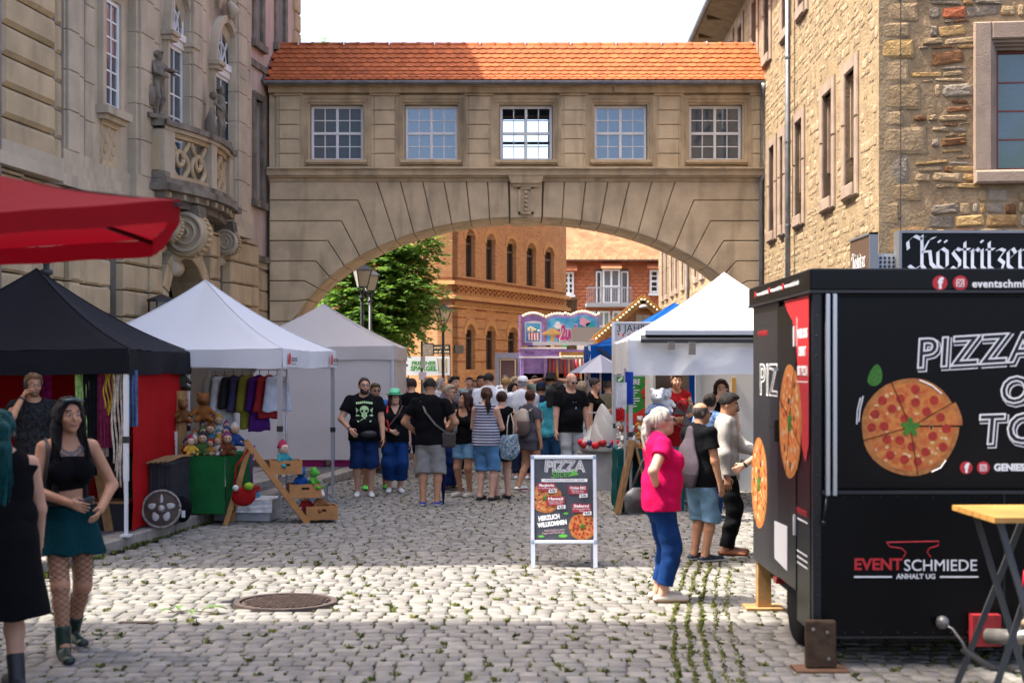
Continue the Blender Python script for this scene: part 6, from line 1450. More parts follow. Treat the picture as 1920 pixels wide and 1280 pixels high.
for s in (-1, 1):
	xe = 1205+s*90; b = MB(); b.bar((X2(1205)-s*.02,-.1, Z2(560)), (X2(xe),-.1, Z2(560+90*sl)), .22, .14, (0, 1, 0)); b.build('bargeboard', wood_l, ht_)
	b = MB(); b.add([(X2(1205),-.2, Z2(558)), (X2(xe),-.2, Z2(558+90*sl)), (X2(xe), 3.2, Z2(558+90*sl)), (X2(1205), 3.2, Z2(558))], [(0, 1, 2, 3)]); b.build('roof_slope', mat('hut_roof', (.10, .05, .03), .8), ht_)
	for k in range(16): t = (k+.5)/16; b = MB(); b.sphere((X2(1205+s*90*t),-.20, Z2(560+90*sl*t)), .035, 8, 5); b.build('bulb', bulb, ht_, True)
b = MB(); b.lathe([(.0, .1), (.10, .06), (.13, 0), (.0,-.02)], (X2(1205),-.25, Z2(578)), 12); b.build('gable_lamp', mat('lamp_grey', (.35, .36, .38), .4), ht_, True)
part('canopy', wood_l, ht_, (X2(1050), X2(1130),-.6, .4, Z2(668), Z2(660)))
for k in range(18): b = MB(); b.sphere((X2(1052+k*4.2),-.66, Z2(670)), .05, 8, 5); b.build('canopy_bulb', bulb, ht_, True)
# ------------------------------------------------------------------ pop-up tents and what stands under them
alu = mat('aluminium', (.55, .56, .57), .35, metal=.7); alu_w = mat('pole_white', (.62, .62, .62), .45)
tent_black = thin('tent_cloth_black', (.011, .0115, .015), .06, .7, .5, 3.2); tent_white = thin('tent_cloth_white', (.72, .725, .74), .22, .8, .5, 3.2); tent_beige = thin('tent_cloth_beige', (.64, .595, .56), .25, .8, .5, 3.2); tent_blue = thin('tent_cloth_blue', (.008, .09, .36), .25, .75)
def tent(name, label, c, rz, w, d, zb, zv, za, clothm, polem, z0=(0, 0, 0, 0), group='pop-up tents', sag=.40, skirt=True, legs=(1, 1, 1, 1)):
	"""pop-up tent: curved four-sided roof, valance on each side, corner legs; zb valance bottom, zv eave, za apex"""
	t = thing(name, label, 'tent', (c[0], c[1], 0), rz, group); hw, hd = w/2, d/2
	b = MB(); n = 14
	cs_ = [(-hw,-hd), (hw,-hd), (hw, hd), (-hw, hd)]
	for i in range(4):
		p, q = Vector((*cs_[i], 0)), Vector((*cs_[(i+1) % 4], 0))
		def f(u, v, p=p, q=q, i=i):
			e = p.lerp(q, u); r = 1-v; pt = e*r; crease = abs(2*u-1)
			z = zv+(za-zv)*(v**1.0)-sag*v*(1-v)*(1.15-.35*crease)*1.15+.006*math.sin(u*40+i*2)*(1-v)-.02*(1-crease)*(1-v)
			return (pt.x, pt.y, z)
		b.grid(f, n, n)
	o = b.build('canopy', clothm, t, True, fix=False)
	for (x, y) in cs_: q = MB(); q.tube([(x*(1-v), y*(1-v), zv+(za-zv)*v-sag*v*(1-v)*.92+.004) for v in np.linspace(0, 1, 13)], .007, 5); q.build('roof_seam', clothm, t, True)
	wd = o.modifiers.new('weld', 'WELD'); wd.merge_threshold = .004
	rs = random.Random(int(abs(c[0]*100)))
	for i in range(4):
		p, q = Vector((*cs_[i], 0)), Vector((*cs_[(i+1) % 4], 0)); nrm = Vector((q.y-p.y, p.x-q.x, 0)).normalized(); a1, a2 = rs.uniform(0, 6), rs.uniform(0, 6)
		b = MB(); L_ = (q-p).length
		def g2(u, v, p=p, q=q, nrm=nrm):
			e = p.lerp(q, u)+nrm*(.004+.016*math.sin(u*13+a1)*v+.007*math.sin(u*37+a2+3*v)*v); z = zv-(zv-zb)*v-.018*math.sin(math.pi*u)*(1-v)+.008*math.sin(u*9+a1)
			return (e.x, e.y, z)
		b.grid(g2, 40, 5); b.build('valance', clothm, t, True, fix=False)
	for i, (x, y) in enumerate(cs_):
		if legs[i]:
			x2, y2 = x*.975, y*.975; b = MB(); b.box((x2, y2, (zv+z0[i])/2+.3), (.05, .05, zv-z0[i]-.6)); b.box((x2, y2, z0[i]+.55), (.036, .036, 1.1)); b.box((x2, y2, z0[i]+.012), (.11, .11, .024)); lg = b.build('leg', polem, t)
			b = MB(); b.box((x2, y2, z0[i]+1.05), (.065, .065, .07)); b.build('slider', mat('slider_black', (.02, .02, .02), .5), lg)
	fr_ = MB()
	for i in range(4):
		p, q = cs_[i], cs_[(i+1) % 4]; k = 6
		for j in range(k):
			a, c_ = (p[0]+(q[0]-p[0])*j/k)*.97, (p[1]+(q[1]-p[1])*j/k)*.97; a2_, c2 = (p[0]+(q[0]-p[0])*(j+1)/k)*.97, (p[1]+(q[1]-p[1])*(j+1)/k)*.97
			fr_.bar((a, c_, zv-.06), (a2_, c2, zb+.02), .025, .014); fr_.bar((a, c_, zb+.02), (a2_, c2, zv-.06), .025, .014)
	fr_.build('scissor_frame', polem, t)
	return t
def hang_cloth(name, m, parent, p0, p1, z0, z1, amp=.03, freq=14, seed=0, nu=40, nv=14, bot=None):
	p0, p1 = Vector((p0[0], p0[1], 0)), Vector((p1[0], p1[1], 0)); nrm = Vector((p1.y-p0.y, p0.x-p1.x, 0)).normalized(); rs = random.Random(seed); a, c = rs.uniform(0, 6), rs.uniform(0, 6); b = MB()
	def f(u, v):
		e = p0.lerp(p1, u)+nrm*(amp*(.25+.75*v)*(math.sin(u*freq+a+.6*math.sin(v*4))*.6+.4*math.sin(u*freq*2.3+c+v*2))+amp*.2*math.sin(v*17+u*5)); return (e.x, e.y, z1+(z0-z1)*v)
	b.grid(f, nu, nv); return b.build(name, m, parent, True, fix=False)
# --- black tent
T1 = tent('market_tent', 'black pop-up tent with red side wall at the left edge', (-5.65, 16.9), 0.0, 3.0, 3.0, 1.88, 2.16, 3.13, tent_black, alu_w, (.125, .125, .125, .125))
red = thin('wall_red', (.40, .008, .010), .2, .8);
hang_cloth('side_wall', red, T1, (1.44,-1.12), (1.44, 1.45), .15, 1.95, .03, 9, 2, 50, 20)
hang_cloth('rear_wall', red, T1, (-1.46, 1.44), (1.46, 1.44), .14, 1.95, .03, 12, 3)
for z in (.55, 1.25): part('wall_tie', red, T1, (1.40, 1.50, 1.38, 1.41, z, z+.03))
# goods in the black tent
blk = cloth('black_cotton', (.005, .005, .006))
tb = thing('craft_table', 'dark cloth-covered table with wooden bows inside the black tent', 'table', (-4.10, 16.95, .125)); dkc = cloth('charcoal', (.03, .03, .034)); woodm = mat('wood_plain', (.28, .16, .07), .7, var=.3, scale=8, bump=.2)
hang_cloth('table_cloth', dkc, tb, (-.08,-.55), (.16,-.55), .0, .70, .015, 14, 4); hang_cloth('table_cloth_side', dkc, tb, (.16,-.55), (.16, .45), .0, .70, .02, 14, 5); part('table_top', dkc, tb, (-.09, .17,-.57, .47, .70, .73))
for k in range(5): b = MB(); b.tube([(-.06+.045*k,-.75+.05*k, .745), (-.02+.045*k, .0, .775), (.06+.03*k, .75-.06*k, .75)], .011, 6); tag(b.build('wooden_bow', woodm, None, True, (-4.10, 16.95, .125)), ['foremost', 'second foremost', 'middle', 'second rearmost', 'rearmost'][k]+' of the slender wooden bows lying on the dark craft table', 'bow', 'wooden bows on the craft table')
sh_ = thing('round_shield', 'round dark wooden shield with white fur rim leaning by the black tent', 'shield', (-4.09, 16.35, .125), 0)
b = MB(); b.lathe([(.0,-.05), (.12,-.035), (.30,-.005), (.33, .0), (.33, .02), (.0, .0)], (0, 0, 0), 28, axis='y'); b.build('board', mat('shield_wood', (.055, .032, .02), .6, var=.5, scale=14), sh_)
b = MB(); b.tube([(.33*math.cos(t),-.012, .33*math.sin(t)) for t in np.linspace(0, 6.283, 33)], .025, 6); b.build('fur_rim', mat('fur_grey', (.34, .31, .27), .95, var=.5, scale=30, bump=1, bscale=80), sh_, True)
b = MB(); b.sphere((0,-.05, 0), (.07, .05, .07), 12, 7); b.build('boss', mat('boss_grey', (.30, .29, .27), .5, metal=.5), sh_, True)
for k in range(5):
	a = 1.57+k*1.2566; b = MB(); b.sphere((.16*math.cos(a),-.03, .16*math.sin(a)), (.035+.07*abs(math.cos(a)), .008, .035+.07*abs(math.sin(a))), 8, 5); b.build('spoke', mat('boss_grey', (.30, .29, .27)), sh_, True)
for o in sh_.children: o.location = (0, 0, .34)
sh_.rotation_euler = (R(-14), 0, R(8)); sh_.location = (-4.0, 16.2, .13); sh_.scale = (.64, .64, .64)
bp_ = thing('dark_bag', 'small black bag standing beside the red tent wall', 'bag', (-3.93, 16.9, .13)); v = Vol((-.2,-.2,-.02), (.2, .2, .36), .014); v.ell((0, 0, .14), (.12, .10, .16), .02); v.plane((0, 0, 0), (0, 0,-1)); v.fold(.006, 5); V, F = v.surf(); inst('bag_body', np_mesh('bag', V, F, [blk]), bp_); part('bag_label', mat('label_white', (.7, .7, .7)), bp_, (.03, .07,-.115,-.10, .06, .14))
cr = thing('dark_crate', 'dark plastic crate on the ground under the craft table', 'crate', (-4.60, 16.15, .125)); part('crate_wall', dkc, cr, (-.3, .3,-.2, .2, 0, .30)); part('crate_lid', woodm, cr, (-.3, .3,-.2, .22, .305, .33))
ln = thing('leaning_plank', 'brown wooden plank leaning inside the black tent', 'plank', (-4.50, 15.9, .125)); b = MB(); b.bar((0, 0, 0), (-.2, .15, .85), .10, .03, (0, 1, 0)); b.build('board', woodm, ln)
# scarves, belts and rags hanging from the tent frame
rs = random.Random(4); hangs = [((.32, .5, .16), 'pale green scarf hanging from the black tent frame', 'scarf'), ((.02, .05, .03), 'dark green scarf hanging from the black tent frame', 'scarf'), ((.42, .36, .26), 'beige fringed shawl hanging from the black tent frame', 'shawl'), ((.01, .01, .012), 'black skirt hanging from the black tent frame', 'skirt'), ((.55, .36, .05), 'gold coin belt hanging at the tent pole', 'belt'), ((.10, .15, .28), 'blue denim pouch bundle hanging right of the tent pole', 'pouches'), ((.62, .55, .46), 'long cream braided cords hanging beside the tent pole', 'cords'), ((.25, .03, .08), 'dark red patterned cloth hanging in the black tent', 'cloth'), ((.42, .02, .18), 'pink and black striped stocking hanging in the black tent', 'stocking')]
hx_ = [(-.10, .75, .85), (.02, .55, .7), (.10, .85, .95), (.00, .95, 1.15), (.24, .55, .60), (.46, .5, .62), (.36, .9, 1.45), (.16, .75, .85), (-.72, .55, .55)]
for k, (c, lab, cat) in enumerate(hangs):
	gx =-4.60+hx_[k][0]*.9; t = thing('hanging_'+cat if cat != 'cords' else 'braided_tassels', lab, cat, (gx, 15.50+.05*(k % 3)+(.4 if k == 8 else 0), 0)); m_ = cloth('hang_%d' % k, c, var=.5, scale=18)
	top = 1.93; L_ = hx_[k][2]
	if cat in ('cords', 'belt'):
		for j in range(6): b = MB(); b.tube([(j*.03-.07+.012*math.sin(s*9+j), .02*math.sin(s*7+j*2), top-L_*s*(.7+.06*j)) for s in np.linspace(0, 1, 14)], .013 if cat == 'cords' else .010, 5); b.build('cord', m_, t, True)
	else: hang_cloth('cloth', m_, t, (-.075 if cat != 'stocking' else-.05, 0), (.075 if cat != 'stocking' else .06, .03), top-L_, top, .05, 26, k, 14, 12)
	b = MB(); b.tube([(0, 0, top-.02), (0, 0, top+.07)], .006, 5); b.build('hook', alu, t)
# --- white tent
RZ2 =-math.atan2(.129, 1)
T2 = tent('market_tent', 'white pop-up tent with red logos on its valance over the toy stall', (-4.25, 19.72), RZ2, 3.0, 2.75, 1.955, 2.20, 3.17, tent_white, alu, (.125, .125, 0.0, .125))
lr = mat('logo_red', (.55, .015, .02), .5); lg_ = mat('logo_grey', (.10, .10, .11), .5)
for (yy, s) in ((-1.20, 1), (.95, 1)):
	b = MB(); b.prism([(yy, 2.00), (yy+.09, 2.00), (yy+.105, 2.10), (yy+.07, 2.15), (yy+.02, 2.13)], 1.535, 1.540, 'x'); b.build('logo_mark', lr, T2)
	text('ROXX', .075, lg_, T2, (1.54, yy+.27, 2.06), (R(90), 0, R(90)), fit=.26, offset=.003); text('tent.de', .045, lg_, T2, (1.54, yy+.24, 2.005), (R(90), 0, R(90)), fit=.2)
wt = thing('tent_weight', 'grey metal weight at the foot of the white tent pole', 'weight', (-2.83, 20.75, 0)); part('block', mat('weight_grey', (.24, .24, .25), .6, var=.2), wt, (-.15, .13,-.12, .12, .0, .26)); b = MB(); b.tube([(-.08, 0, .26), (-.07, 0, .31), (.05, 0, .31), (.06, 0, .26)], .012, 6); b.build('handle', alu, wt)
drp = thin('drape_ecru', (.50, .45, .38), .2); b = MB(); b.add([(-1.45, .9, 1.95), (.35, 1.25, 1.95), (-.30, 1.2, .9), (-1.45, 1.1, .2)], [(0, 1, 2, 3)]); b.build('side_drape', drp, T2)
# green-covered toy table
gt_ = thing('toy_table', 'table with dark green cloth full of dolls under the white tent', 'table', (-4.02, 18.05, .125), RZ2); grc = cloth('green_cloth', (.012, .11, .03))
hang_cloth('table_cloth', grc, gt_, (-.95,-.38), (.52,-.38), .02, .72, .012, 6, 7); hang_cloth('table_cloth_side', grc, gt_, (.52,-.38), (.52, .75), .02, .72, .014, 9, 8); part('table_top', grc, gt_, (-.95, .52,-.38, .75, .715, .735))
def gw(x, y, z=0): M = Matrix.Translation((-4.02, 18.05, .125)) @ Matrix.Rotation(RZ2, 4, 'Z'); return M @ Vector((x, y, z))
wbx = mat('crate_wood', (.40, .20, .07), .6, var=.25, scale=7, bump=.2)
for (x, z, w, h, lab) in ((-.30, .736, .34, .40, 'lower wooden box on the green toy table, with a small picture on it'), (-.28, 1.14, .32, .40, 'upper wooden box stacked on the green toy table')):
	t = thing('wooden_box', lab, 'box', gw(x,-.1, z), RZ2)
	b = MB(); b.bb(-w/2, w/2, .12, .14, 0, h); b.build('back', wbx, t)
	for q in ((-w/2,-w/2+.015,-.14, .12, 0, h), (w/2-.015, w/2,-.14, .12, 0, h), (-w/2+.015, w/2-.015,-.14, .12, 0, .015), (-w/2+.015, w/2-.015,-.14, .12, h-.015, h)): part('panel', wbx, t, q)
	part('lid', wbx, t, (-w/2+.012, w/2-.012,-.15,-.135, .01, h-.01))
t = thing('picture_card', 'small white picture card with red dots against the wooden box', 'card', gw(-.22,-.32, .737), RZ2); part('card', mat('card_white', (.66, .64, .60), .7), t, (-.10, .10, 0, .015, 0, .30))
rs = random.Random(6)
for k in range(14): part('dot', lr, t, (-.085+(k % 4)*.05,-.085+(k % 4)*.05+.015,-.004, 0, .04+(k // 4)*.065, .055+(k // 4)*.065))
def plush(label, p, s, c1, c2, hat=None, kind='doll', rz=0.0, grp='toys on the toy stall'):
	t = thing({'doll': 'rag_doll', 'bear': 'teddy_bear'}[kind], label, {'doll': 'doll', 'bear': 'teddy bear'}[kind], p, rz, grp); v = Vol((-.22*s,-.2*s,-.02), (.22*s, .2*s, .5*s), .014*s)
	v.ell((0, 0, .12*s), (.09*s, .08*s, .12*s), .02)
	for q in (-1, 1): v.cone((q*.06*s,-.02, .05*s), (q*.10*s,-.14*s, .03*s), .04*s, .035*s, .02); v.cone((q*.07*s, 0, .18*s), (q*.14*s,-.06*s, .11*s), .035*s, .028*s, .02)
	V, F = v.surf(); m1 = cloth('toy_%.2f_%.2f_%.2f' % c1, c1, bump=.5); m2 = cloth('toy_%.2f_%.2f_%.2f' % c2, c2, bump=.4); inst('toy_body', np_mesh('toy', V, F, [m1]), t)
	v = Vol((-.15*s,-.17*s, .16*s), (.15*s, .15*s, .52*s), .012*s); v.ell((0,-.01*s, .30*s), (.082*s, .08*s, .085*s))
	if kind == 'bear':
		for q in (-1, 1): v.ell((q*.06*s, 0, .375*s), (.03*s, .02*s, .03*s))
		v.ell((0,-.08*s, .285*s), (.04*s, .045*s, .035*s), .02)
	V, F = v.surf(); h = inst('head', np_mesh('head', V, F, [m2]), t)
	for q in (-1, 1): b = MB(); b.sphere((q*.03*s,-.083*s, .315*s), .011*s, 6, 4); b.build('eye', mat('toy_eye', (.01, .01, .01), .2), h, True)
	if hat: b = MB(); b.lathe([(.0, .45*s), (.05*s, .41*s), (.088*s, .335*s), (.09*s, .31*s)], (0, .01*s, 0), 12); b.build('hat', cloth('toy_%.2f_%.2f_%.2f' % hat, hat), h, True)
	return t
plush('large dark teddy bear sitting on the upper wooden box', gw(-.22, .0, 1.54), .95, (.035, .04, .025), (.05, .05, .03), kind='bear', rz=.5); plush('brown puppet sitting in front of the upper wooden box', gw(-.08,-.22, 1.14), .75, (.15, .06, .02), (.17, .075, .03), kind='bear', rz=.4); plush('ginger teddy bear lying behind the upper wooden box', gw(.06, .12, 1.14), .95, (.20, .075, .02), (.16, .06, .02), kind='bear', rz=.3)
cols = [(.22, .015, .015), (.02, .05, .14), (.05, .10, .03), (.28, .15, .03), (.36, .35, .32), (.11, .035, .015), (.12, .03, .09), (.02, .02, .03), (.03, .12, .14), (.30, .11, .05)]
names = ['red', 'navy', 'green', 'mustard', 'white', 'brown', 'purple', 'black', 'teal', 'orange']
for k in range(16):
	x, y = .00+(k % 6)*.105,-.26+(k // 6)*.30; hk = (k*3+1) % 10
	plush('small rag doll in %s with %s cap on the green table%s' % (names[k % 10], names[hk], ', back rows' if k > 9 else ''), gw(x-.02, y, .737+.10*(k // 6)), .50+.10*(k % 3), cols[k % 10], (.40, .26, .17), cols[hk], rz=rs.uniform(-.6, .9))
t = thing('striped_rag_doll', 'rag doll with yellow legs and red hair at the edge of the green table', 'doll', gw(.06,-.34, .737), .5); o_ = plush('x', gw(.06,-.34, .737), .60, (.55, .30, .04), (.6, .42, .3), (.22, .02, .04), rz=.6)
for ch in list(o_.children): ch.parent = t
bpy.data.objects.remove(o_)
# clothes rail
cr_ = thing('clothes_rail', 'clothes rail with hangers at the back of the white tent', 'clothes rail', (-3.62, 20.6, .125), RZ2+.25); b = MB(); b.tube([(-.75, 0, 0), (-.75, 0, 1.80), (.35, 0, 1.80), (.35, 0, 0)], .016, 8); b.build('rail_frame', alu, cr_, True)
def gown(label, x, c, L_, k, w=.22):
	M = Matrix.Translation((-3.62, 20.6, .125)) @ Matrix.Rotation(RZ2+.25, 4, 'Z'); p = M @ Vector((x, 0, 1.80)); t = thing('hanging_garment', label, 'garment', p, RZ2+.95, 'garments on the clothes rail'); m_ = cloth('garment_%d' % k, c)
	b = MB(); b.tube([(0, 0, .0), (0, 0,-.06)], .006, 5); b.tube([(-w*.9, 0,-.14), (0, 0,-.07), (w*.9, 0,-.14)], .01, 5); b.build('hanger', woodm, t)
	v = Vol((-.45,-.12,-L_-.1), (.45, .12, 0), .018); v.cone((0, 0,-.2), (0, 0,-L_), w*.75, w*1.15, .03, (1, .20, 1)); v.cone((-w*.8, 0,-.15), (w*.8, 0,-.15), .045, .045, .03)
	for s in (-1, 1): v.cone((s*w*.85, 0,-.17), (s*w*1.25, 0,-.62), .055, .065, .03, (1, .6, 1), cut=[((0, 0,-.60), (0, 0,-1))])
	v.plane((0, 0,-L_), (0, 0,-1)); v.fold(.008, k, 4, 40); V, F = v.surf(); inst('garment', np_mesh('garment', V, F, [m_]), t)
for k, (c, nm, L_) in enumerate((((.34, .32, .27), 'beige linen', .80), ((.66, .66, .67), 'long white', 1.0), ((.03, .03, .035), 'short black', .55), ((.06, .05, .11), 'dark violet', .60), ((.22, .20, .03), 'olive green', .85), ((.075, .015, .14), 'bright purple', .88), ((.32, .025, .03), 'red', .7), ((.60, .65, .76), 'pale blue puff-sleeved', .60))): gown(nm+' garment hanging on the clothes rail in the white tent',-.66+k*.125, c, L_, k, .17)
# folding ladder shelf with three toy drawers
ls = thing('ladder_shelf', 'wooden folding ladder shelf holding drawers of toys by the kerb', 'shelf', (-3.12, 17.95, 0), .25); lw = mat('ladder_wood', (.42, .19, .055), .5, var=.25, scale=6, bump=.15)
for y in (-.20, .20):
	b = MB(); b.bar((-.24, y, 1.03), (.52, y, .0), .075, .028, (0, 1, 0)); b.build('ladder_side', lw, ls)
	b = MB(); b.bar((-.20, y*.9, .98), (-.50+(.1 if y > 0 else 0), y*.9, .0), .060, .026, (0, 1, 0)); b.build('rear_leg', lw, ls)
b = MB(); b.bar((-.42,-.2, .2), (-.42, .2, .2), .04, .02); b.build('brace', lw, ls)
for k, (x, z) in enumerate(((.10, .62), (.34, .32), (.55, .04))):
	t = empty('drawer'); t.parent = ls; W_, D_, H_ = .40, .40, .17; t.location = (x, 0, z)
	for q in ((-.05, W_-.05,-D_/2,-D_/2+.014, 0, H_), (-.05, W_-.05, D_/2-.014, D_/2, 0, H_), (W_-.064, W_-.05,-D_/2+.014, D_/2-.014, 0, H_), (-.05,-.036,-D_/2+.014, D_/2-.014, 0, H_), (-.036, W_-.064,-D_/2+.014, D_/2-.014, 0, .014)): part('drawer_board', lw, t, q)
	part('grip_slot', mat('slot_dark', (.03, .015, .01)), t, (.10, .20,-D_/2-.003,-D_/2+.002, H_*.62, H_*.78))
def lsw(x, y, z): return Matrix.Translation((-3.12, 17.95, 0)) @ Matrix.Rotation(.25, 4, 'Z') @ Vector((x, y, z))
plush('baby doll in teal with red bonnet lying in the top drawer of the ladder shelf', lsw(.22,-.08, .70), .80, (.04, .25, .26), (.6, .42, .32), (.35, .03, .08), rz=.9)
plush('bright green plush frog hanging over the middle drawer of the ladder shelf', lsw(.60,-.10, .42), .70, (.08, .30, .04), (.09, .34, .05), kind='bear', rz=1.3); plush('blue plush toy lying in the middle drawer of the ladder shelf', lsw(.45,-.02, .42), .70, (.02, .09, .30), (.02, .12, .28), kind='bear', rz=.4)
plush('cream and brown plush lying in the lowest drawer of the ladder shelf', lsw(.68,-.08, .13), .75, (.25, .10, .04), (.62, .54, .44), kind='bear', rz=.8); plush('small red rag doll behind the lowest drawer of the ladder shelf', lsw(.52,-.02, .14), .60, (.4, .03, .03), (.6, .42, .32), (.3, .1, .04), rz=.2)
rbag = thing('red_felt_bag', 'red felt bag with frog figure hanging on the ladder shelf', 'bag', lsw(-.28,-.26, .33), .25); rf = cloth('felt_red', (.28, .010, .010)); v = Vol((-.25,-.12,-.12), (.25, .12, .25), .014); v.ell((0, 0, .04), (.15, .05, .13), .02); v.plane((0, 0, .14), (0, 0, 1)); V, F = v.surf(); inst('bag_body', np_mesh('bag', V, F, [rf]), rbag)
for s in (-1, 1): b = MB(); b.tube([(s*.11, 0, .12), (s*.09, .02, .40), (s*.02+.12, .08, .66)], .014, 6); b.build('strap', rf if s < 0 else cloth('felt_purple', (.12, .02, .14)), rbag, True)
b = MB(); b.sphere((.06,-.05, .16), (.06, .05, .05), 10, 6); b.build('frog', cloth('felt_lime', (.25, .38, .03)), rbag, True); b = MB(); b.sphere((-.10,-.05, .14), .04, 8, 6); b.build('bead', cloth('felt_pale', (.5, .55, .5)), rbag, True)
tubp = thing('plastic_tub', 'clear grey plastic tub with white cloth and folded blue blanket', 'tub', (-3.42, 18.3, .0), RZ2); part('tub', mat('plastic_grey', (.30, .31, .32), .3), tubp, (-.35, .38,-.22, .3, 0.01, .26)); hang_cloth('white_cloth', cloth('linen_white', (.66, .66, .66)), tubp, (-.37,-.245), (.42,-.245), .12, .285, .015, 22, 2); part('cloth_top', cloth('linen_white', (.66, .66, .66)), tubp, (-.37, .42,-.25, .3, .275, .287))
for k, (c, nm) in enumerate((((.10, .33, .55), 'light blue folded blanket on the plastic tub'), ((.42, .03, .03), 'red folded cloth on top of the blue blanket'))): t = thing('folded_cloth', nm, 'cloth', (-3.50, 18.3, .29+.075*k), RZ2+.1); b = MB(); b.bb(-.24+.04*k, .24,-.18, .16, 0, .035); b.build('lower_fold', cloth('fold_%d' % k, c), t, bevel=.014); b = MB(); b.bb(-.23+.04*k, .23,-.17, .15, .037, .07); b.build('upper_fold', cloth('fold_%d' % k, c), t, bevel=.014)
# --- beige tent with closed walls
T3 = tent('market_tent', 'closed beige pop-up tent with walls below the left pier of the bridge', (-3.66, 27.7), 0.0, 3.0, 3.0, 2.10, 2.36, 3.20, tent_beige, alu, (.125, .125, .125, .125), sag=.22)
hang_cloth('front_wall', tent_beige, T3, (-1.48,-1.46), (1.46,-1.46), .26, 2.2, .020, 8, 3, 60, 24); hang_cloth('right_wall', tent_beige, T3, (1.47,-1.46), (1.47, 1.46), .2, 2.2, .05, 22, 4, 60, 16); hang_cloth('left_wall', tent_beige, T3, (-1.48, 1.46), (-1.48,-1.46), .2, 2.2, .03, 10, 5)
for (a, c) in ((-.85, .16), (.28, 1.45)): part('floor_box', mat('plastic_pink', (.42, .01, .16), .5), T3, (a, c,-1.30,-.9, .125, .30))
# ------------------------------------------------------------------ right-hand stalls
T4 = tent('market_tent', 'bright white pop-up tent with black awning bar on the right of the street', (3.10, 20.8), 0.0, 3.05, 3.0, 1.86, 2.33, 3.34, tent_white, alu, (0, 0, 0, 0), sag=.34, legs=(1, 1, 1, 1))
dkm = mat('awning_black', (.02, .02, .022), .5); b = MB(); b.prism([(-1.62, 2.34), (-1.54, 2.40), (-1.54, 2.31), (-1.62, 2.29)],-1.36, 1.5, 'x'); b.build('awning_bar', dkm, T4); part('awning_hem', mat('hem_grey', (.38, .39, .42), .7), T4, (-1.3, 1.5,-1.60,-1.53, 2.40, 2.46))
for x in (-1.0,-.72): part('awning_bracket', mat('bracket_grey', (.16, .14, .12), .5), T4, (x, x+.09,-1.68,-1.60, 2.13 if x >-.9 else 2.2, 2.30))
hang_cloth('blue_wall', tent_blue, T4, (.55, .3), (1.5, .3), .5, 1.95, .05, 14, 6)
cab = thing('sales_booth', 'white booth wall with open dark doorway behind the right tent', 'booth', (0, 22.6, 0)); sx = 22.6/FPX; X_ = lambda x: (x-960)*sx; Z_ = lambda y: CAMZ+(690-y)*sx
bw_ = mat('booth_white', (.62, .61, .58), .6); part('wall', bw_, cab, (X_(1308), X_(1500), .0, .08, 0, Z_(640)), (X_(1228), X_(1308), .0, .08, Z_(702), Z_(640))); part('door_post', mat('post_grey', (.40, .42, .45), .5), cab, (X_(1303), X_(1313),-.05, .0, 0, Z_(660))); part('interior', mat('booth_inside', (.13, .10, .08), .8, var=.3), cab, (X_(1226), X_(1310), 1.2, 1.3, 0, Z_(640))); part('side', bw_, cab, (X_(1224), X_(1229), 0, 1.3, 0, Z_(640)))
part('notice', mat('notice_orange', (.55, .30, .05), .6), cab, (X_(1372), X_(1379),-.02,-.005, Z_(735), Z_(708)))
# poster panel
pn = thing('poster_panel', 'tall grey panel with anniversary drawings and a green and red poster', 'poster panel', (0, 24.7, 0)); sx = 24.7/FPX; X_ = lambda x: (x-960)*sx; Z_ = lambda y: CAMZ+(690-y)*sx
part('panel', mat('panel_pale', (.46, .47, .49), .6, var=.08), pn, (X_(1148), X_(1236), 0, .06, 0, Z_(604))); part('panel_edge', mat('edge_silver', (.55, .57, .60), .4, metal=.4), pn, (X_(1147), X_(1153),-.03, .0, 0, Z_(603)), (X_(1153), X_(1238),-.03, 0, Z_(606), Z_(603)))
ink = mat('ink_dark', (.02, .02, .025), .6); pkr = mat('paint_salmon', (.62, .32, .30), .6); rdd = mat('poster_red', (.55, .03, .02), .6); grn = mat('poster_green', (.02, .24, .03), .6); pwh = mat('poster_white', (.70, .71, .70), .6)
text('3 JAHRE', .17, ink, pn, (X_(1188),-.004, Z_(616)), fit=.58); text('O', .22, ink, pn, (X_(1161),-.004, Z_(695)), offset=.008)
rs = random.Random(12)
for k in range(12): x, y = 1157+rs.uniform(0, 65), 612+rs.uniform(0, 36); b = MB(); b.prism([(X_(x), Z_(y)), (X_(x+3), Z_(y-3)), (X_(x+4), Z_(y+1)), (X_(x+1), Z_(y+4))],-.006,-.002); b.build('confetti', rdd, pn)
b = MB(); b.prism([(X_(1192)+.15*math.cos(t), Z_(634)+.10*math.sin(t)) for t in np.linspace(0, 6.28, 17)[:-1]],-.004,-.002); b.build('drawn_face', pkr, pn)
for (x0, y0, x1, y1) in ((1176, 628, 1204, 626), (1184, 637, 1200, 637), (1160, 668, 1172, 664), (1158, 678, 1176, 684), (1160, 690, 1178, 682), (1166, 655, 1168, 668)): b = MB(); b.bar((X_(x0),-.006, Z_(y0)), (X_(x1),-.006, Z_(y1)), .014, .004, (0, 1, 0)); b.build('drawn_line', ink, pn)
b = MB(); b.prism(circ(X_(1194), Z_(636), .035, 10, .018),-.008,-.005); b.build('drawn_eye', mat('ink_teal', (.05, .30, .38)), pn)
part('white_sheet', pwh, pn, (X_(1156), X_(1200),-.003,-.001, Z_(704), Z_(650)))
part('green_poster', grn, pn, (X_(1155), X_(1228),-.012,-.004, Z_(812), Z_(706)))
def shape(pts, m, nm, y=-.018): b = MB(); b.prism([(X_(p[0]), Z_(p[1])) for p in pts], y, y+.005); b.build(nm, m, pn)
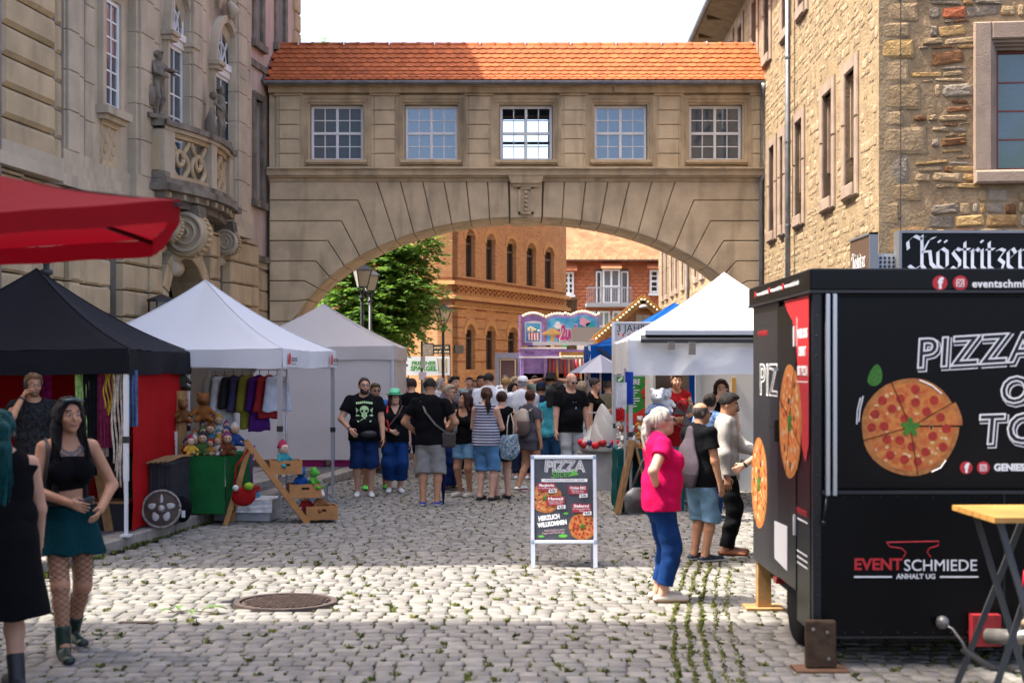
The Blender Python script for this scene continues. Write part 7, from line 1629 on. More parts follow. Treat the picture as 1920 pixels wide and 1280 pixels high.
shape([(1228, 709), (1206, 712), (1210, 722), (1204, 731), (1200, 736), (1206, 739), (1203, 744), (1208, 750), (1206, 758), (1214, 764), (1228, 762)], rdd, 'red_profile'); shape([(1160, 812), (1158, 785), (1172, 770), (1182, 778), (1196, 772), (1214, 760), (1225, 772), (1224, 790), (1215, 800), (1200, 806), (1185, 812)], rdd, 'red_arm'); shape([(1178, 748), (1185, 744), (1187, 752), (1182, 757)], rdd, 'red_spot')
for (a, c) in (((1210, 719), (1222, 717)), ((1206, 784), (1222, 782)), ((1172, 772), (1166, 800)), ((1204, 745), (1210, 746))): b = MB(); b.bar((X_(a[0]),-.022, Z_(a[1])), (X_(c[0]),-.022, Z_(c[1])), .02, .004, (0, 1, 0)); b.build('black_line', ink, pn)
text('JAHRE', .13, pwh, pn, (X_(1186),-.02, Z_(716)), fit=.27, offset=.004)
for k in range(8): w = rs.uniform(10, 20); shape([(1180, 726+k*5), (1180+w, 725+k*5), (1180+w, 727+k*5), (1180, 728+k*5)], pwh, 'small_print')
shape([(1158, 712), (1166, 706), (1168, 709), (1160, 716)], pwh, 'white_tick')
# soft ice sculpture on its concrete plinth
pl = thing('concrete_plinth', 'round-edged concrete plinth carrying the soft ice sculpture', 'plinth', (at(1124, 0, 23.0).x, 23.0, 0)); conc = mat('concrete', (.36, .35, .33), .9, var=.2, scale=5, bump=.3, bscale=40); b = MB(); b.lathe([(0, 0), (.36, 0), (.36, .60), (.34, .62), (0, .62)], n=20); b.v = [(v[0], v[1]*.8, v[2]) for v in b.v]; b.build('block', conc, pl)
ic = thing('soft_ice_sculpture', 'white twisted soft ice sculpture with red fruit around its base', 'sculpture', (at(1128, 0, 22.95).x, 22.95, .62)); icm = mat('ice_white', (.44, .425, .40), .5); b = MB(); nb, na = 40, 112
def icef(u, v):
	t = v; r = (.235*(1-t)**.75+.004)*(1+.58*((u*5+t*1.9) % 1.0)*(1-.3*t)); a = u*2*math.pi; return (r*math.cos(a)+.04*math.sin(t*3), r*math.sin(a), .10+.66*t)
b.grid(icef, na, nb); b.build('swirl', icm, ic); b = MB(); b.lathe([(0, 0), (.35, 0), (.33, .09), (.28, .13), (0, .13)], n=20); b.build('dish', icm, ic, True)
for k in range(11):
	a = 3.0+k*.34; r = .33; b = MB(); b.sphere((r*math.cos(a), r*math.sin(a), .10+.04*(k % 2)), (.075, .05, .06) if k % 3 else (.045, .045, .045), 9, 6); b.build('fruit', [mat('fruit_blue', (.02, .03, .12), .35), mat('fruit_red', (.55, .015, .02), .35), mat('fruit_darkred', (.33, .01, .015), .35)][k % 3], ic, True)
# aluminium step ladder behind it
sl_ = thing('step_ladder', 'aluminium step ladder standing behind the soft ice sculpture', 'ladder', (at(1112, 0, 25.0).x, 25.0, 0))
for s in (-1, 1): b = MB(); b.bar((s*.2,-.3, 0), (s*.13, 0, 1.22), .05, .025); b.build('stile', alu, sl_); b = MB(); b.bar((s*.22, .35, 0), (s*.13, .02, 1.22), .04, .02); b.build('rear_stile', alu, sl_)
for k in range(5): t = .16+.2*k; b = MB(); b.box((0,-.3*(1-t), 1.22*t), (.36, .09, .025)); b.build('tread', alu, sl_)
# teal-covered table with plush toys, flag post, sandwich board
tt = thing('plush_table', 'table with dark teal cloth under the white tent, piled with plush toys', 'table', (at(1205, 0, 19.6).x, 19.7, 0)); teal = cloth('teal_cloth', (.008, .085, .085)); hang_cloth('table_cloth', teal, tt, (-.36,-.30), (.55,-.30), .0, .82, .03, 16, 3); hang_cloth('table_cloth_side', teal, tt, (-.36, .6), (-.36,-.3), .0, .82, .03, 12, 4); part('table_top', teal, tt, (-.37, .55,-.3, .6, .815, .835))
tx, ty = tt.location.x, tt.location.y
for k in range(14):
	c1 = [(.45, .42, .38), (.16, .16, .18), (.50, .22, .05), (.03, .03, .035), (.55, .55, .55)][k % 5]
	plush('%s plush animal number heap on the teal table' % '', (tx-.28+(k % 5)*.13, ty-.22+(k // 5)*.16, .836+.13*(k // 5)), .48, c1, [(.6, .58, .55), (.5, .48, .45), (.2, .1, .05)][k % 3], kind='bear', rz=random.uniform(-.7, .7), grp='plush toys on the teal table')['label'] = 'small plush animal, %s of the %s row on the teal table' % (['first', 'second', 'third', 'fourth', 'fifth'][k % 5], ['front', 'middle', 'back'][k // 5])
plush('grey and denim plush animal hanging by the right tent front', (at(1232, 0, 19.2).x, 19.2, 1.22), 1.15, (.16, .22, .34), (.55, .56, .58), kind='bear', rz=.2)
plush('white plush animal hanging behind the denim one under the right tent', (at(1250, 0, 19.5).x, 19.5, 1.34), .85, (.60, .60, .60), (.62, .62, .62), kind='bear', rz=-.3)
fg = thing('striped_flag', 'red, white and blue flag tied to the right tent pole', 'flag', (at(1172, 0, 19.22).x, 19.22, 0)); b = MB(); b.tube([(0, 0, 0), (0, 0, 1.95)], .017, 8); b.build('flag_pole', alu, fg)
for (c, z0, z1, x0, x1) in (((.02, .06, .36), 1.46, 1.90, .00, .11), ((.60, .60, .62), 1.40, 1.76,-.12, .02), ((.46, .02, .02), 1.24, 1.42,-.13,-.01)): hang_cloth('flag_stripe', cloth('flag_%.2f' % c[0], c), fg, (x0,-.03-.01*(c[0] > .4)), (x1,-.03-.01*(c[0] > .4)), z0, z1, .03, 30, 2, 12, 8)
sb = thing('chalk_sandwich_board', 'wooden sandwich board seen edge-on leaning beside the teal table', 'sandwich board', (at(1155, 0, 19.35).x, 19.1, 0)); b = MB(); b.bar((.0, 0, 0), (.20, .04, .98), .05, .5, (0, 1, 0)); b.build('front_frame', woodm, sb); b = MB(); b.bar((.03, 0, .06), (.215, .04, .93), .03, .44, (0, 1, 0)); b.build('black_board', ink, sb); b = MB(); b.bar((.45, .05, 0), (.22, .05, .97), .03, .5, (0, 1, 0)); b.build('rear_frame', woodm, sb)
fan = thing('table_fan', 'dark grey electric fan standing inside the right tent', 'fan', (at(1285, 0, 20.6).x, 20.6, 0)); fz = at(0, 776, 20.6).z; fm_ = mat('fan_grey', (.09, .095, .10), .4)
b = MB(); b.tube([(0, .05, 0), (0, .05, fz)], .02, 8); b.lathe([(0, 0), (.2, 0), (.2, .03), (.0, .05)], (0, .05, 0), 16); b.build('stand', fm_, fan)
for k in range(20): a = k*math.pi/10; b = MB(); b.bar((.03*math.cos(a),-.06, fz+.03*math.sin(a)), (.20*math.cos(a),-.03, fz+.20*math.sin(a)), .006); b.build('guard_wire', fm_, fan)
b = MB(); b.tube([(.20*math.cos(t),-.03, fz+.20*math.sin(t)) for t in np.linspace(0, 6.283, 25)], .008, 6); b.build('guard_ring', fm_, fan)
for k in range(3): a = k*2.094+.3; b = MB(); b.add([(0, 0, fz), (.17*math.cos(a),-.02, fz+.17*math.sin(a)), (.17*math.cos(a+.8), .02, fz+.17*math.sin(a+.8))], [(0, 1, 2)]); b.build('blade', mat('fan_blade', (.25, .26, .27), .3), fan)
# blue tents farther back
T5 = tent('market_tent', 'blue pop-up tent behind the white tent and the wooden hut', (3.45, 30.2), 0.1, 3.0, 3.0, 2.2, 2.45, 3.33, tent_blue, alu, (0, 0, 0, 0), sag=.15); hang_cloth('rear_wall', tent_blue, T5, (-1.45, 1.4), (1.45, 1.4), .2, 2.3, .05, 10, 4)
T6 = tent('market_tent', 'small blue stall tent with a striped umbrella beside the poster panel', (at(1140, 0, 28.5).x+.55, 29.2), 0.0, 1.9, 1.5, 2.05, 2.40, 2.55, tent_blue, alu, (0, 0, 0, 0), sag=.02); hang_cloth('side_wall', thin('tent_cloth_navy', (.006, .03, .13), .15), T6, (-.9,-.2), (.9,-.2), .2, 2.1, .05, 10, 4)
b = MB(); b.bar((-.75,-.80, 2.35), (.30,-.80, 1.55), .05, .05); b.build('diagonal_strut', dkm, T6)
um = thing('striped_umbrella', 'white and grey striped parasol tilted before the blue stall', 'umbrella', (at(1102, 0, 28.0).x, 28.0, 0)); b = MB(); b.tube([(0.25, 0, 0), (.25, 0, 2.15)], .018, 8); b.build('pole', alu, um)
for k in range(8): a = k*math.pi/4; b = MB(); ap = Vector((.25, 0, 2.22)); p = [Vector((.25+.62*math.cos(a+q), .62*math.sin(a+q), 1.86)) for q in (0, math.pi/4)]; b.add([ap, p[0], p[1]], [(0, 1, 2)]); b.build('gore', mat('umb_white', (.36, .37, .42), .7) if k % 2 else mat('umb_grey', (.22, .24, .30), .7), um)
# beer wagon behind the pizza trailer, with its roof signs
bw = thing('beer_wagon', 'beer wagon hidden behind the pizza trailer, its dark side facing the queue', 'wagon', (3.0, 13.0, 0)); part('body', mat('wagon_dark', (.03, .03, .032), .4), bw, (0, 4.5, 0, 2.8, 1.0, 2.84), (0, 4.5, 1.5, 2.8, .35, 1.0)); part('counter', woodm, bw, (-.32, .05, .3, 2.6, 1.02, 1.06)); part('skirt', mat('wagon_grey', (.12, .12, .12), .5), bw, (.03, 4.4, .1, 2.7, .3, 1.0)); part('roof_box', mat('vent_white', (.50, .51, .52), .5), bw, (at(1627, 0, 13.3).x-3, at(1683, 0, 13.3).x-3, .3, .9, 2.84, 3.02))
for s in (0, 1):
	for w in (.8, 2.2): b = MB(); b.lathe([(0, 0), (.28, 0), (.28, .2), (0, .2)], (.06 if s == 0 else 4.2, w, .28), 18, axis='x'); b.build('wheel', mat('tyre', (.015, .015, .015), .8), bw)
for k in range(6):
	for j in range(3): b = MB(); b.lathe([(0, 0), (.012, 0), (.012, .01), (0, .01)], (at(1655, 0, 13.3).x-3+.04*k-.06, .29, 2.90+.04*j), 8, axis='y'); b.build('vent_hole', ink, bw)
GL = {'m': [[(-.10, .84), (.02, .96), (.02, .12), (.16, .0)]],
 'K': [[(.22, 1.62), (.22, .18), (.36, .0)], [(-.42, .95), (-.46, 1.32), (-.14, 1.60), (.22, 1.42), (.46, 1.62)], [(.26, .82), (.58, 1.42), (.86, 1.52)], [(.30, .84), (.60, .86), (.66, .28), (.92, .0)], [(-.40, .18), (-.16, .0), (.20, .20)]],
 'o': [[(.0, .86), (.0, .16), (.22, .0)], [(.0, .86), (.22, 1.0), (.44, .84), (.44, .16), (.22, .0)], [(.04, 1.36), (.10, 1.30)], [(.34, 1.36), (.40, 1.30)]], 's': [[(.42, .90), (.22, 1.0), (.05, .80), (.38, .38), (.36, .12), (.16, .0), (.0, .12)]],
 't': [[(.02, 1.30), (.02, .12), (.18, .0)], [(-.12, .96), (.26, .96)]], 'r': [[(-.10, .84), (.02, .96), (.02, .12), (.14, .0)], [(.04, .80), (.22, 1.0), (.34, .88)]], 'i': [[(-.10, .84), (.02, .96), (.02, .12), (.16, .0)], [(-.02, 1.36), (.05, 1.30)]],
 'z': [[(.0, .88), (.20, .98), (.40, .88), (.12, .50), (.36, .30), (.22,-.10), (-.02,-.14)]], 'e': [[(.0, .84), (.0, .18), (.20, .0), (.38, .14)], [(.0, .86), (.22, 1.0), (.36, .78), (.06, .50)]]}
ADV = {'K': .98, 'o': .66, 's': .60, 't': .36, 'r': .46, 'i': .34, 'z': .56, 'e': .54}
def blackletter(word, parent, m, x0, z0, s, y, axis='y'):
	nx, nz = math.cos(R(38))*.095, math.sin(R(38))*.095; cx = 0
	for ch in word:
		b = MB()
		for st_ in GL[ch]:
			for p, q in zip(st_[:-1], st_[1:]):
				w = 1.0
				quad = [(p[0]-nx, p[1]-nz), (p[0]+nx, p[1]+nz), (q[0]+nx, q[1]+nz), (q[0]-nx, q[1]-nz)]; b.add([(x0+(cx+v[0])*s, y, z0+v[1]*s) if axis == 'y' else (y,-(x0+(cx+v[0])*s), z0+v[1]*s) for v in quad], [(0, 1, 2, 3)])
		b.build('letter', m, parent, fix=False); cx += ADV[ch]
ks = thing('brewery_sign', 'large black brewery sign with white blackletter name above the pizza trailer', 'sign', (at(1685, 0, 13.2).x, 13.2, 2.84)); zt_ = at(0, 432, 13.2).z-2.84; part('sign_box', mat('sign_box_black', (.004, .004, .0045), .3, spec=.15), ks, (.02, 2.1, 0, .16, .02, zt_-.02)); fm_ = mat('sign_frame', (.22, .225, .23), .4, metal=.5)
for q in ((0, 2.12,-.02, .17, zt_-.025, zt_), (0, .025,-.02, .17, 0, zt_-.025), (0.025, 2.12,-.02, .17, 0, .025)): part('sign_frame', fm_, ks, q)
sw = mat('sign_white', (.85, .85, .84), .5); blackletter('Kostritzer', ks, sw, .17, .025, .195,-.012)
ks2 = thing('side_brewery_sign', 'small brown brewery sign seen at an angle left of the large one', 'sign', (3.30, 13.88, 2.84)); part('sign_box', mat('sign_box_brown', (.10, .06, .04), .4), ks2, (0, .06,-.78, 0, .0, .34)); part('sign_frame', fm_, ks2, (-.01, .07,-.80,-.78, 0, .36), (-.01, .07,-.8, 0, .34, .36)); blackletter('Kostritzer', ks2, sw, .12, .06, .095,-.006, 'x')
# ------------------------------------------------------------------ pizza trailer in the right foreground
TX, TY = 1.97, 9.3
tr = thing('pizza_trailer', 'black food trailer printed with pizzas and white lettering in the right foreground', 'food trailer', (TX, TY, 0))
tblack = mat('trailer_black', (.0035, .0035, .004), .30, var=.25, scale=1.2, spec=.16, bump=.12, bscale=1.4); tedge = mat('trailer_edge', (.010, .010, .011), .35); tgrey = mat('trailer_grey', (.018, .018, .020), .35)
lx = lambda x: (x-960)/FPX*TY-TX
lz = lambda y: CAMZ+(HORIZ-y)/FPX*TY
sy_ = lambda x: TX*FPX/(x-960)-TY          # side face: picture column to local depth
sz_ = lambda x, y: CAMZ+(HORIZ-y)/FPX*(TX*FPX/(x-960))
b = MB(); b.bb(.02, 4.6, .02, 2.28, .40, 2.46); b.build('body', tblack, tr, bevel=.02)
b = MB(); b.bb(-.03, 4.7,-.04, 2.36, 2.455, 2.60); b.build('roof_fascia', mat('fascia_black', (.004, .0042, .0045), .34, spec=.18), tr, bevel=.012); part('roof_trim', tgrey, tr, (-.035, 4.7,-.045, 2.36, 2.44, 2.458))
# front skins
b = MB(); b.bb(.05, 4.6,-.005, .03, .20, lz(925)); b.build('lower_panel', tblack, tr, bevel=.006); b = MB(); b.bb(.13, 4.6,-.018, .03, lz(916), lz(556)); b.build('hatch', tblack, tr, bevel=.008); part('hatch_sill', tgrey, tr, (.05, 4.6,-.03, .0, lz(925), lz(919))); part('corner_post', tedge, tr, (-.004, .05,-.008, .05, .22, 2.44))
part('skirt_rail', tgrey, tr, (.05, 4.6, .0, .04, .185, .20))
for x in (1550, 1563): b = MB(); b.bb(lx(x)-.014, lx(x)+.014,-.045,-.015, lz(928), lz(551)); b.build('gas_strut', mat('strut_silver', (.50, .51, .52), .3, metal=.8), tr, bevel=.004)
b = MB(); b.tube([(lx(1548),-.03, lz(930)), (lx(1545),-.05, lz(950)), (lx(1541),-.05, lz(975))], .008, 6); b.sphere((lx(1541),-.05, lz(978)), .016, 8, 6); b.build('hatch_handle', tedge, tr, True)
# side skins: far panel, door, corner strip
b = MB(); b.bb(-.006, .02, sy_(1461), 2.28, .40, 2.44); b.build('side_panel', tgrey, tr, bevel=.004); b = MB(); b.bb(-.016, .02, sy_(1497)+.005, sy_(1461)-.01, .42, 2.40); dr_ = b.build('door', tblack, tr, bevel=.006); b = MB(); b.bb(-.010, .02, 0.05, sy_(1497)-.005, .22, 2.44); b.build('corner_strip', tblack, tr, bevel=.004)
b = MB(); b.box((-.03, sy_(1463), sz_(1463, 807)), (.03, .03, .16)); b.tube([(-.04, sy_(1463), sz_(1463, 800)), (-.05, sy_(1463)+.12, sz_(1463, 800))], .012, 6); b.build('door_handle', tedge, dr_); b = MB(); b.box((-.035, sy_(1462), sz_(1462, 692)), (.03, .10, .025)); b.build('door_catch', mat('catch_white', (.5, .5, .5), .5), dr_)
for z in (.8, 2.1): part('hinge', mat('catch_white', (.5, .5, .5), .5), dr_, (-.028,-.014, sy_(1497)+.01, sy_(1497)+.05, z, z+.14))
# rivets along the panel edges and a panel joint
rv = MB(); rv.sphere((0, 0, 0), (.007, .004, .007), 6, 4); rvm = rv.mesh('rivet', tedge, True)
for k in range(34):
	inst('rivet', rvm, tr, (.09+k*.115,-.008, .225)); inst('rivet', rvm, tr, (.09+k*.115,-.008, lz(930)))
for k in range(16): inst('rivet', rvm, tr, (.022,-.010, .34+k*.13))
part('panel_joint', tedge, tr, (1.24, 1.252,-.009, .0, .20, lz(926)))
# prints
prW = mat('print_white', (.78, .78, .77), .45); prR = mat('print_red', (.45, .02, .025), .45); prB = mat('print_black', (.0035, .0035, .004), .35)
crust = mat('pizza_crust', (.46, .19, .045), .6, var=.45, scale=26, col2=(.32, .10, .02)); cheese = mat('pizza_cheese', (.56, .23, .045), .6, var=.7, scale=22, col2=(.45, .075, .015)); pep = mat('pizza_pepperoni', (.40, .025, .010), .6, var=.4, scale=40); basil = mat('basil_green', (.045, .20, .012), .5, var=.4, scale=50); moz = mat('pizza_mozzarella', (.66, .46, .22), .6, var=.3, scale=40); mush = mat('pizza_mushroom', (.50, .40, .28), .6, var=.4, scale=40); olive = mat('pizza_olive', (.03, .02, .02), .5)
def pizza(parent, c, r, y, axis='y', slice_=True, seed=1, top='pep', sq=1.0):
	rs = random.Random(seed); sg =-1; L_ = .0012
	def put(poly, m, nm, k): b = MB(); b.prism([(c[0]+p[0]*sq, c[1]+p[1]) for p in poly], y+sg*L_*k, y+sg*L_*(k-1)+.0002, axis); return b.build(nm, m, pz)
	pz = empty('pizza_print'); pz.parent = parent
	a0, a1 = (.52, 2*math.pi-.0) if slice_ else (0, 2*math.pi)
	def sector(rr, s0, s1, dx=0, dz=0): n = 34; return [(dx, dz)]+[((rr*(1+.012*math.sin(7*t+seed)))*math.cos(t)+dx, rr*(1+.012*math.cos(5*t))*math.sin(t)+dz) for t in np.linspace(s0, s1, n)]
	put(sector(r, a0, a1), crust, 'crust', 1); put(sector(r*.90, a0+.0, a1), cheese, 'cheese', 2)
	if slice_: put(sector(r, .0, .50, r*.06, r*.035), crust, 'slice_crust', 1); put(sector(r*.9, .0, .50, r*.06, r*.035), cheese, 'slice_cheese', 2)
	spots = []
	for k in range(400):
		a, d = rs.uniform(0, 6.283), r*.80*math.sqrt(rs.random()); p = (d*math.cos(a), d*math.sin(a))
		if all((p[0]-q[0])**2+(p[1]-q[1])**2 > (r*.25)**2 for q in spots) and d > r*.2 and not (slice_ and-.12 < a < .62): spots.append(p)
	if slice_: spots.append((r*.62, r*.20))
	if top == 'pep':
		for p in spots: put(circ(p[0], p[1], r*.095, 14), pep, 'pepperoni', 3)
	else:
		for i, p in enumerate(spots): put(circ(p[0], p[1], r*rs.uniform(.05, .10), 9, r*rs.uniform(.04, .08)), [mush, moz, olive, pep][i % 4], 'topping', 3)
	for k in range(42): a, d = rs.uniform(.6 if slice_ else 0, 6.283), r*.85*math.sqrt(rs.random()); put(circ(d*math.cos(a), d*math.sin(a), r*rs.uniform(.02, .055), 7, r*rs.uniform(.02, .05)), moz, 'melted_cheese', 2.6)
	for k in range(4): a = .52+k*1.45 if slice_ else .4+k*1.57; w = r*.012; put([(-w*math.sin(a), w*math.cos(a)), (w*math.sin(a),-w*math.cos(a)), (r*math.cos(a)+w*math.sin(a), r*math.sin(a)-w*math.cos(a)), (r*math.cos(a)-w*math.sin(a), r*math.sin(a)+w*math.cos(a))], mat('cut_dark', (.10, .035, .01), .7), 'cut', 3.5)
	for k in range(5): a = k*1.25+.3; d = r*.10; put([(d*math.cos(a)+r*(.11*math.cos(t)*math.cos(a)-.06*math.sin(t)*math.sin(a)), d*math.sin(a)+r*(.11*math.cos(t)*math.sin(a)+.06*math.sin(t)*math.cos(a))) for t in np.linspace(0, 6.28, 11)[:-1]], basil, 'basil_leaf', 4.5+.4*k)
	return pz
FY =-.0195
pizza(tr, (lx(1705), lz(800)), .318, FY-.001)
b = MB(); cxl, czl = lx(1640), lz(703); b.prism([(cxl+.045*math.cos(t)*(1-.35*math.sin(t))+.012*math.sin(t), czl+.072*math.sin(t)) for t in np.linspace(0, 6.28, 17)[:-1]], FY-.002, FY); b.build('basil_print', basil, tr)
def outline_text(body, size, x, z, fit, rot=0.0, shear=.12, y=FY, th=.010):
	for k, (off, m, dx, dz) in enumerate(((.016, prW, .014,-.016), (.0115, prB, .011,-.013), (.0095, prW, 0, 0), (-.0015, prB, 0, 0))):
		text(body, size, m, tr, (x+dx, y-.0008*(k+1), z+dz), (R(90), rot, 0), offset=off, shear=shear, extrude=.0002, spacing=1.12)
outline_text('PIZZA', .265, lx(1826), lz(659), .9, rot=R(-3.5)); outline_text('O', .24, lx(1899), lz(733), .2); outline_text('TO', .27, lx(1888), lz(806), .4, rot=R(-2))
for (pts) in ([(1612, 745), (1606, 770), (1605, 795)], [(1617, 742), (1611, 768), (1609, 790)], [(1722, 712), (1745, 722), (1764, 738)], [(1745, 884), (1762, 876), (1772, 862)]): b = MB(); b.tube([(lx(p[0]), FY-.001, lz(p[1])) for p in pts], .004, 5); b.build('flourish', prW, tr)
def icon(x, z, r, y, kind, parent=tr, m=prR, axis='y'):
	e = empty('social_icon'); e.parent = parent; b = MB(); b.prism(circ(x, z, r, 24), y-.001, y, 'y'); b.build('disc', m, e)
	if kind == 'f': text('f', r*2.0, prW, e, (x+r*.05, y-.002, z-r*.1), offset=r*.10, extrude=.0002)
	else:
		b = MB()
		for q in ((-.5, .5, .40, .52), (-.5, .5,-.52,-.40), (-.52,-.40,-.5, .5), (.40, .52,-.5, .5)): b.bb(x+q[0]*r, x+q[1]*r, y-.003, y-.001, z+q[2]*r, z+q[3]*r)
		b.build('camera_outline', prW, e); b = MB(); b.tube([(x+.24*r*math.cos(t), y-.002, z+.24*r*math.sin(t)) for t in np.linspace(0, 6.283, 17)], r*.055, 5); b.build('lens_ring', prW, e); b = MB(); b.prism(circ(x+.28*r, z+.28*r, r*.07, 8), y-.003, y-.001); b.build('flash_dot', prW, e)
icon(lx(1810), lz(876), .041, FY, 'f'); icon(lx(1842), lz(876), .041, FY, 'i'); text('GENIESS', .062, prW, tr, (lx(1862), FY-.001, lz(876)), align='LEFT', offset=.003)
icon(lx(1759), lz(531), .048,-.0405, 'f'); icon(lx(1797), lz(531), .048,-.0405, 'i'); text('eventschmie', .070, prW, tr, (lx(1819),-.0415, lz(533)), align='LEFT', offset=.002, spacing=1.08)
LY =-.0055
text('EVENT', .105, prR, tr, (lx(1646), LY-.001, lz(1058)), fit=.315, offset=.003); text('SCHMIEDE', .105, prW, tr, (lx(1763), LY-.001, lz(1060)), fit=.475, offset=.0005); text('ANHALT UG', .045, prW, tr, (lx(1717), LY-.001, lz(1080)), fit=.255, offset=.001)
for (a, c) in ((1601, 1672), (1762, 1834)): part('logo_line', prW, tr, (lx(a), lx(c), LY-.002, LY, lz(1082), lz(1079)))
av = [(1662, 1016), (1760, 1014), (1759, 1022), (1742, 1027), (1738, 1034), (1745, 1044)]; av2 = [(1662, 1016), (1668, 1024), (1690, 1027), (1698, 1035), (1693, 1044)]
for pts in (av, av2): b = MB(); b.tube([(lx(p[0]), LY-.001, lz(p[1])) for p in pts], .0045, 5); b.build('anvil_outline', prR, tr)
# side prints
SX =-.0165
pizza(tr, (sy_(1486), sz_(1486, 790)), .40, SX-.001, 'x', False, 5, 'mix'); pizza(tr, (sy_(1425), sz_(1425, 905)), .36,-.0068, 'x', False, 9, 'mix')
b = MB(); b.prism([(.06, 2.43), (.06, 1.45), (.16, 1.32), (.28, 1.42), (.40, 1.85), (.47, 2.10), (.60, 2.28), (.80, 2.36), (.90, 2.43)], SX-.0012, SX-.0002, 'x'); b.build('red_swoosh', prR, tr)
SR = (R(90), 0, R(-90))
for (s, z, fit) in (('WER DAS', 2.18, .33), ('DENKT', 2.06, .24), ('ISST PIZZA', 1.93, .34)): text(s, .085, prW, tr, (SX-.003, .26, z), SR, fit=fit, offset=.003)
part('red_strip_line', prW, tr, (SX-.003, SX-.0015, .08, .45, 1.855, 1.862)); part('red_strip_line', prW, tr, (SX-.003, SX-.0015, .435, .445, 2.10, 2.30))
text('PIZ', .34, prW, tr, (-.0075, sy_(1442), sz_(1442, 715)), SR, fit=.75, offset=.008, spacing=1.1); text('PIZ', .34, prB, tr, (-.0085, sy_(1442), sz_(1442, 715)), SR, fit=.70, offset=-.006, spacing=1.1)
text('EVENTSCHMIEDE', .06, prR, tr, (-.0078, sy_(1432), sz_(1432, 625)), SR, fit=.42); text('EVENTSCHMIEDE', .06, prR, tr, (SX-.002, .28, .98), SR, fit=.36)
for z in (.92, .70, .66, .62): part('strip_print', prW, tr, (SX-.002, SX-.0005, .10, .44, z, z+.012))
b = MB(); b.prism([(sy_(1481)+.0, sz_(1470, 1062)), (sy_(1457), sz_(1470, 1055)), (sy_(1457), sz_(1470, 983)), (sy_(1481), sz_(1470, 980))], SX-.004, SX-.001, 'x'); b.build('white_sticker', prW, tr)
for k, y in enumerate((.2, .75, 1.35)): text('www.eventschmiede', .05, prW, tr, (-.0345, y+.35, 2.53), SR, fit=.5); b = MB(); b.prism(circ(y+.05+.62, 2.53, .025, 12),-.036,-.0305, 'x'); b.build('fascia_dot', prR, tr)
# running gear
for y in (.28,): b = MB(); b.lathe([(.10, 0), (.27, 0), (.30, .03), (.30, .17), (.27, .20), (.10, .20)], (.03, y+.50, .30), 26, axis='x'); b.build('tyre', MATS['tyre'], tr, True); b = MB(); b.lathe([(0, .03), (.17, .03), (.19, .0), (.19, .1), (0, .1)], (.03, y+.50, .30), 20, axis='x'); b.build('rim', alu, tr, True)
part('chassis', mat('chassis_dark', (.02, .02, .02), .7), tr, (.1, 4.5, .3, 2.1, .28, .42)); part('rear_light', mat('lamp_red', (.3, .01, .01), .3), tr, (-.02, .05, 1.2, 1.32, .36, .40))
# drawbar gear at the front: red bracket, brake lever, coupling, jockey wheel
hg = empty('drawbar'); hg.parent = tr; redm = mat('hitch_red', (.32, .02, .025), .5, var=.3, scale=12); steel = mat('steel_dirty', (.30, .29, .27), .45, metal=.7, var=.3, scale=14)
part('bracket_plate', redm, hg, (lx(1815), lx(1868),-.10,-.02, lz(1206), lz(1148))); b = MB(); b.tube([(lx(1840),-.12, lz(1185)), (lx(1880),-.30, lz(1178)), (lx(1925),-.42, lz(1165))], [.05, .05, .06], 10); b.build('drawbar_tube', steel, hg, True); b = MB(); b.sphere((lx(1905),-.3, lz(1150)), (.10, .09, .05), 10, 7); b.build('coupling', mat('coupling_tan', (.30, .22, .13), .5), hg, True)
b = MB(); b.bar((lx(1882),-.30, lz(1205)), (lx(1886),-.34, lz(1085)), .022, .03); b.build('brake_lever', steel, hg); b = MB(); b.tube([(lx(1886),-.34, lz(1090)), (lx(1889),-.345, lz(1055))], .02, 8); b.build('lever_grip', mat('grip_red', (.45, .01, .03), .4), hg, True)
b = MB(); b.tube([(lx(1762),-.06, lz(1165)), (lx(1775),-.12, lz(1172)), (lx(1790),-.16, lz(1195)), (lx(1800),-.15, lz(1215))], .010, 6); b.sphere((lx(1762),-.06, lz(1163)), .045, 10, 7); b.build('plug_cable', steel, hg, True)
jw = empty('jockey_wheel'); jw.parent = tr; b = MB(); b.lathe([(.05,-.03), (.11,-.035), (.125, 0), (.11, .035), (.05, .03)], (lx(1905)-.02,-.55, .125), 20, axis='y'); b.build('tyre', MATS['tyre'], jw, True); b = MB(); b.lathe([(0,-.025), (.06,-.03), (.065, .03), (0, .025)], (lx(1905)-.02,-.55, .125), 14, axis='y'); b.build('rim', alu, jw, True); b = MB(); b.bar((lx(1905)-.02,-.55, .125), (lx(1912),-.40, .75), .05, .05); b.build('stem', steel, jw)
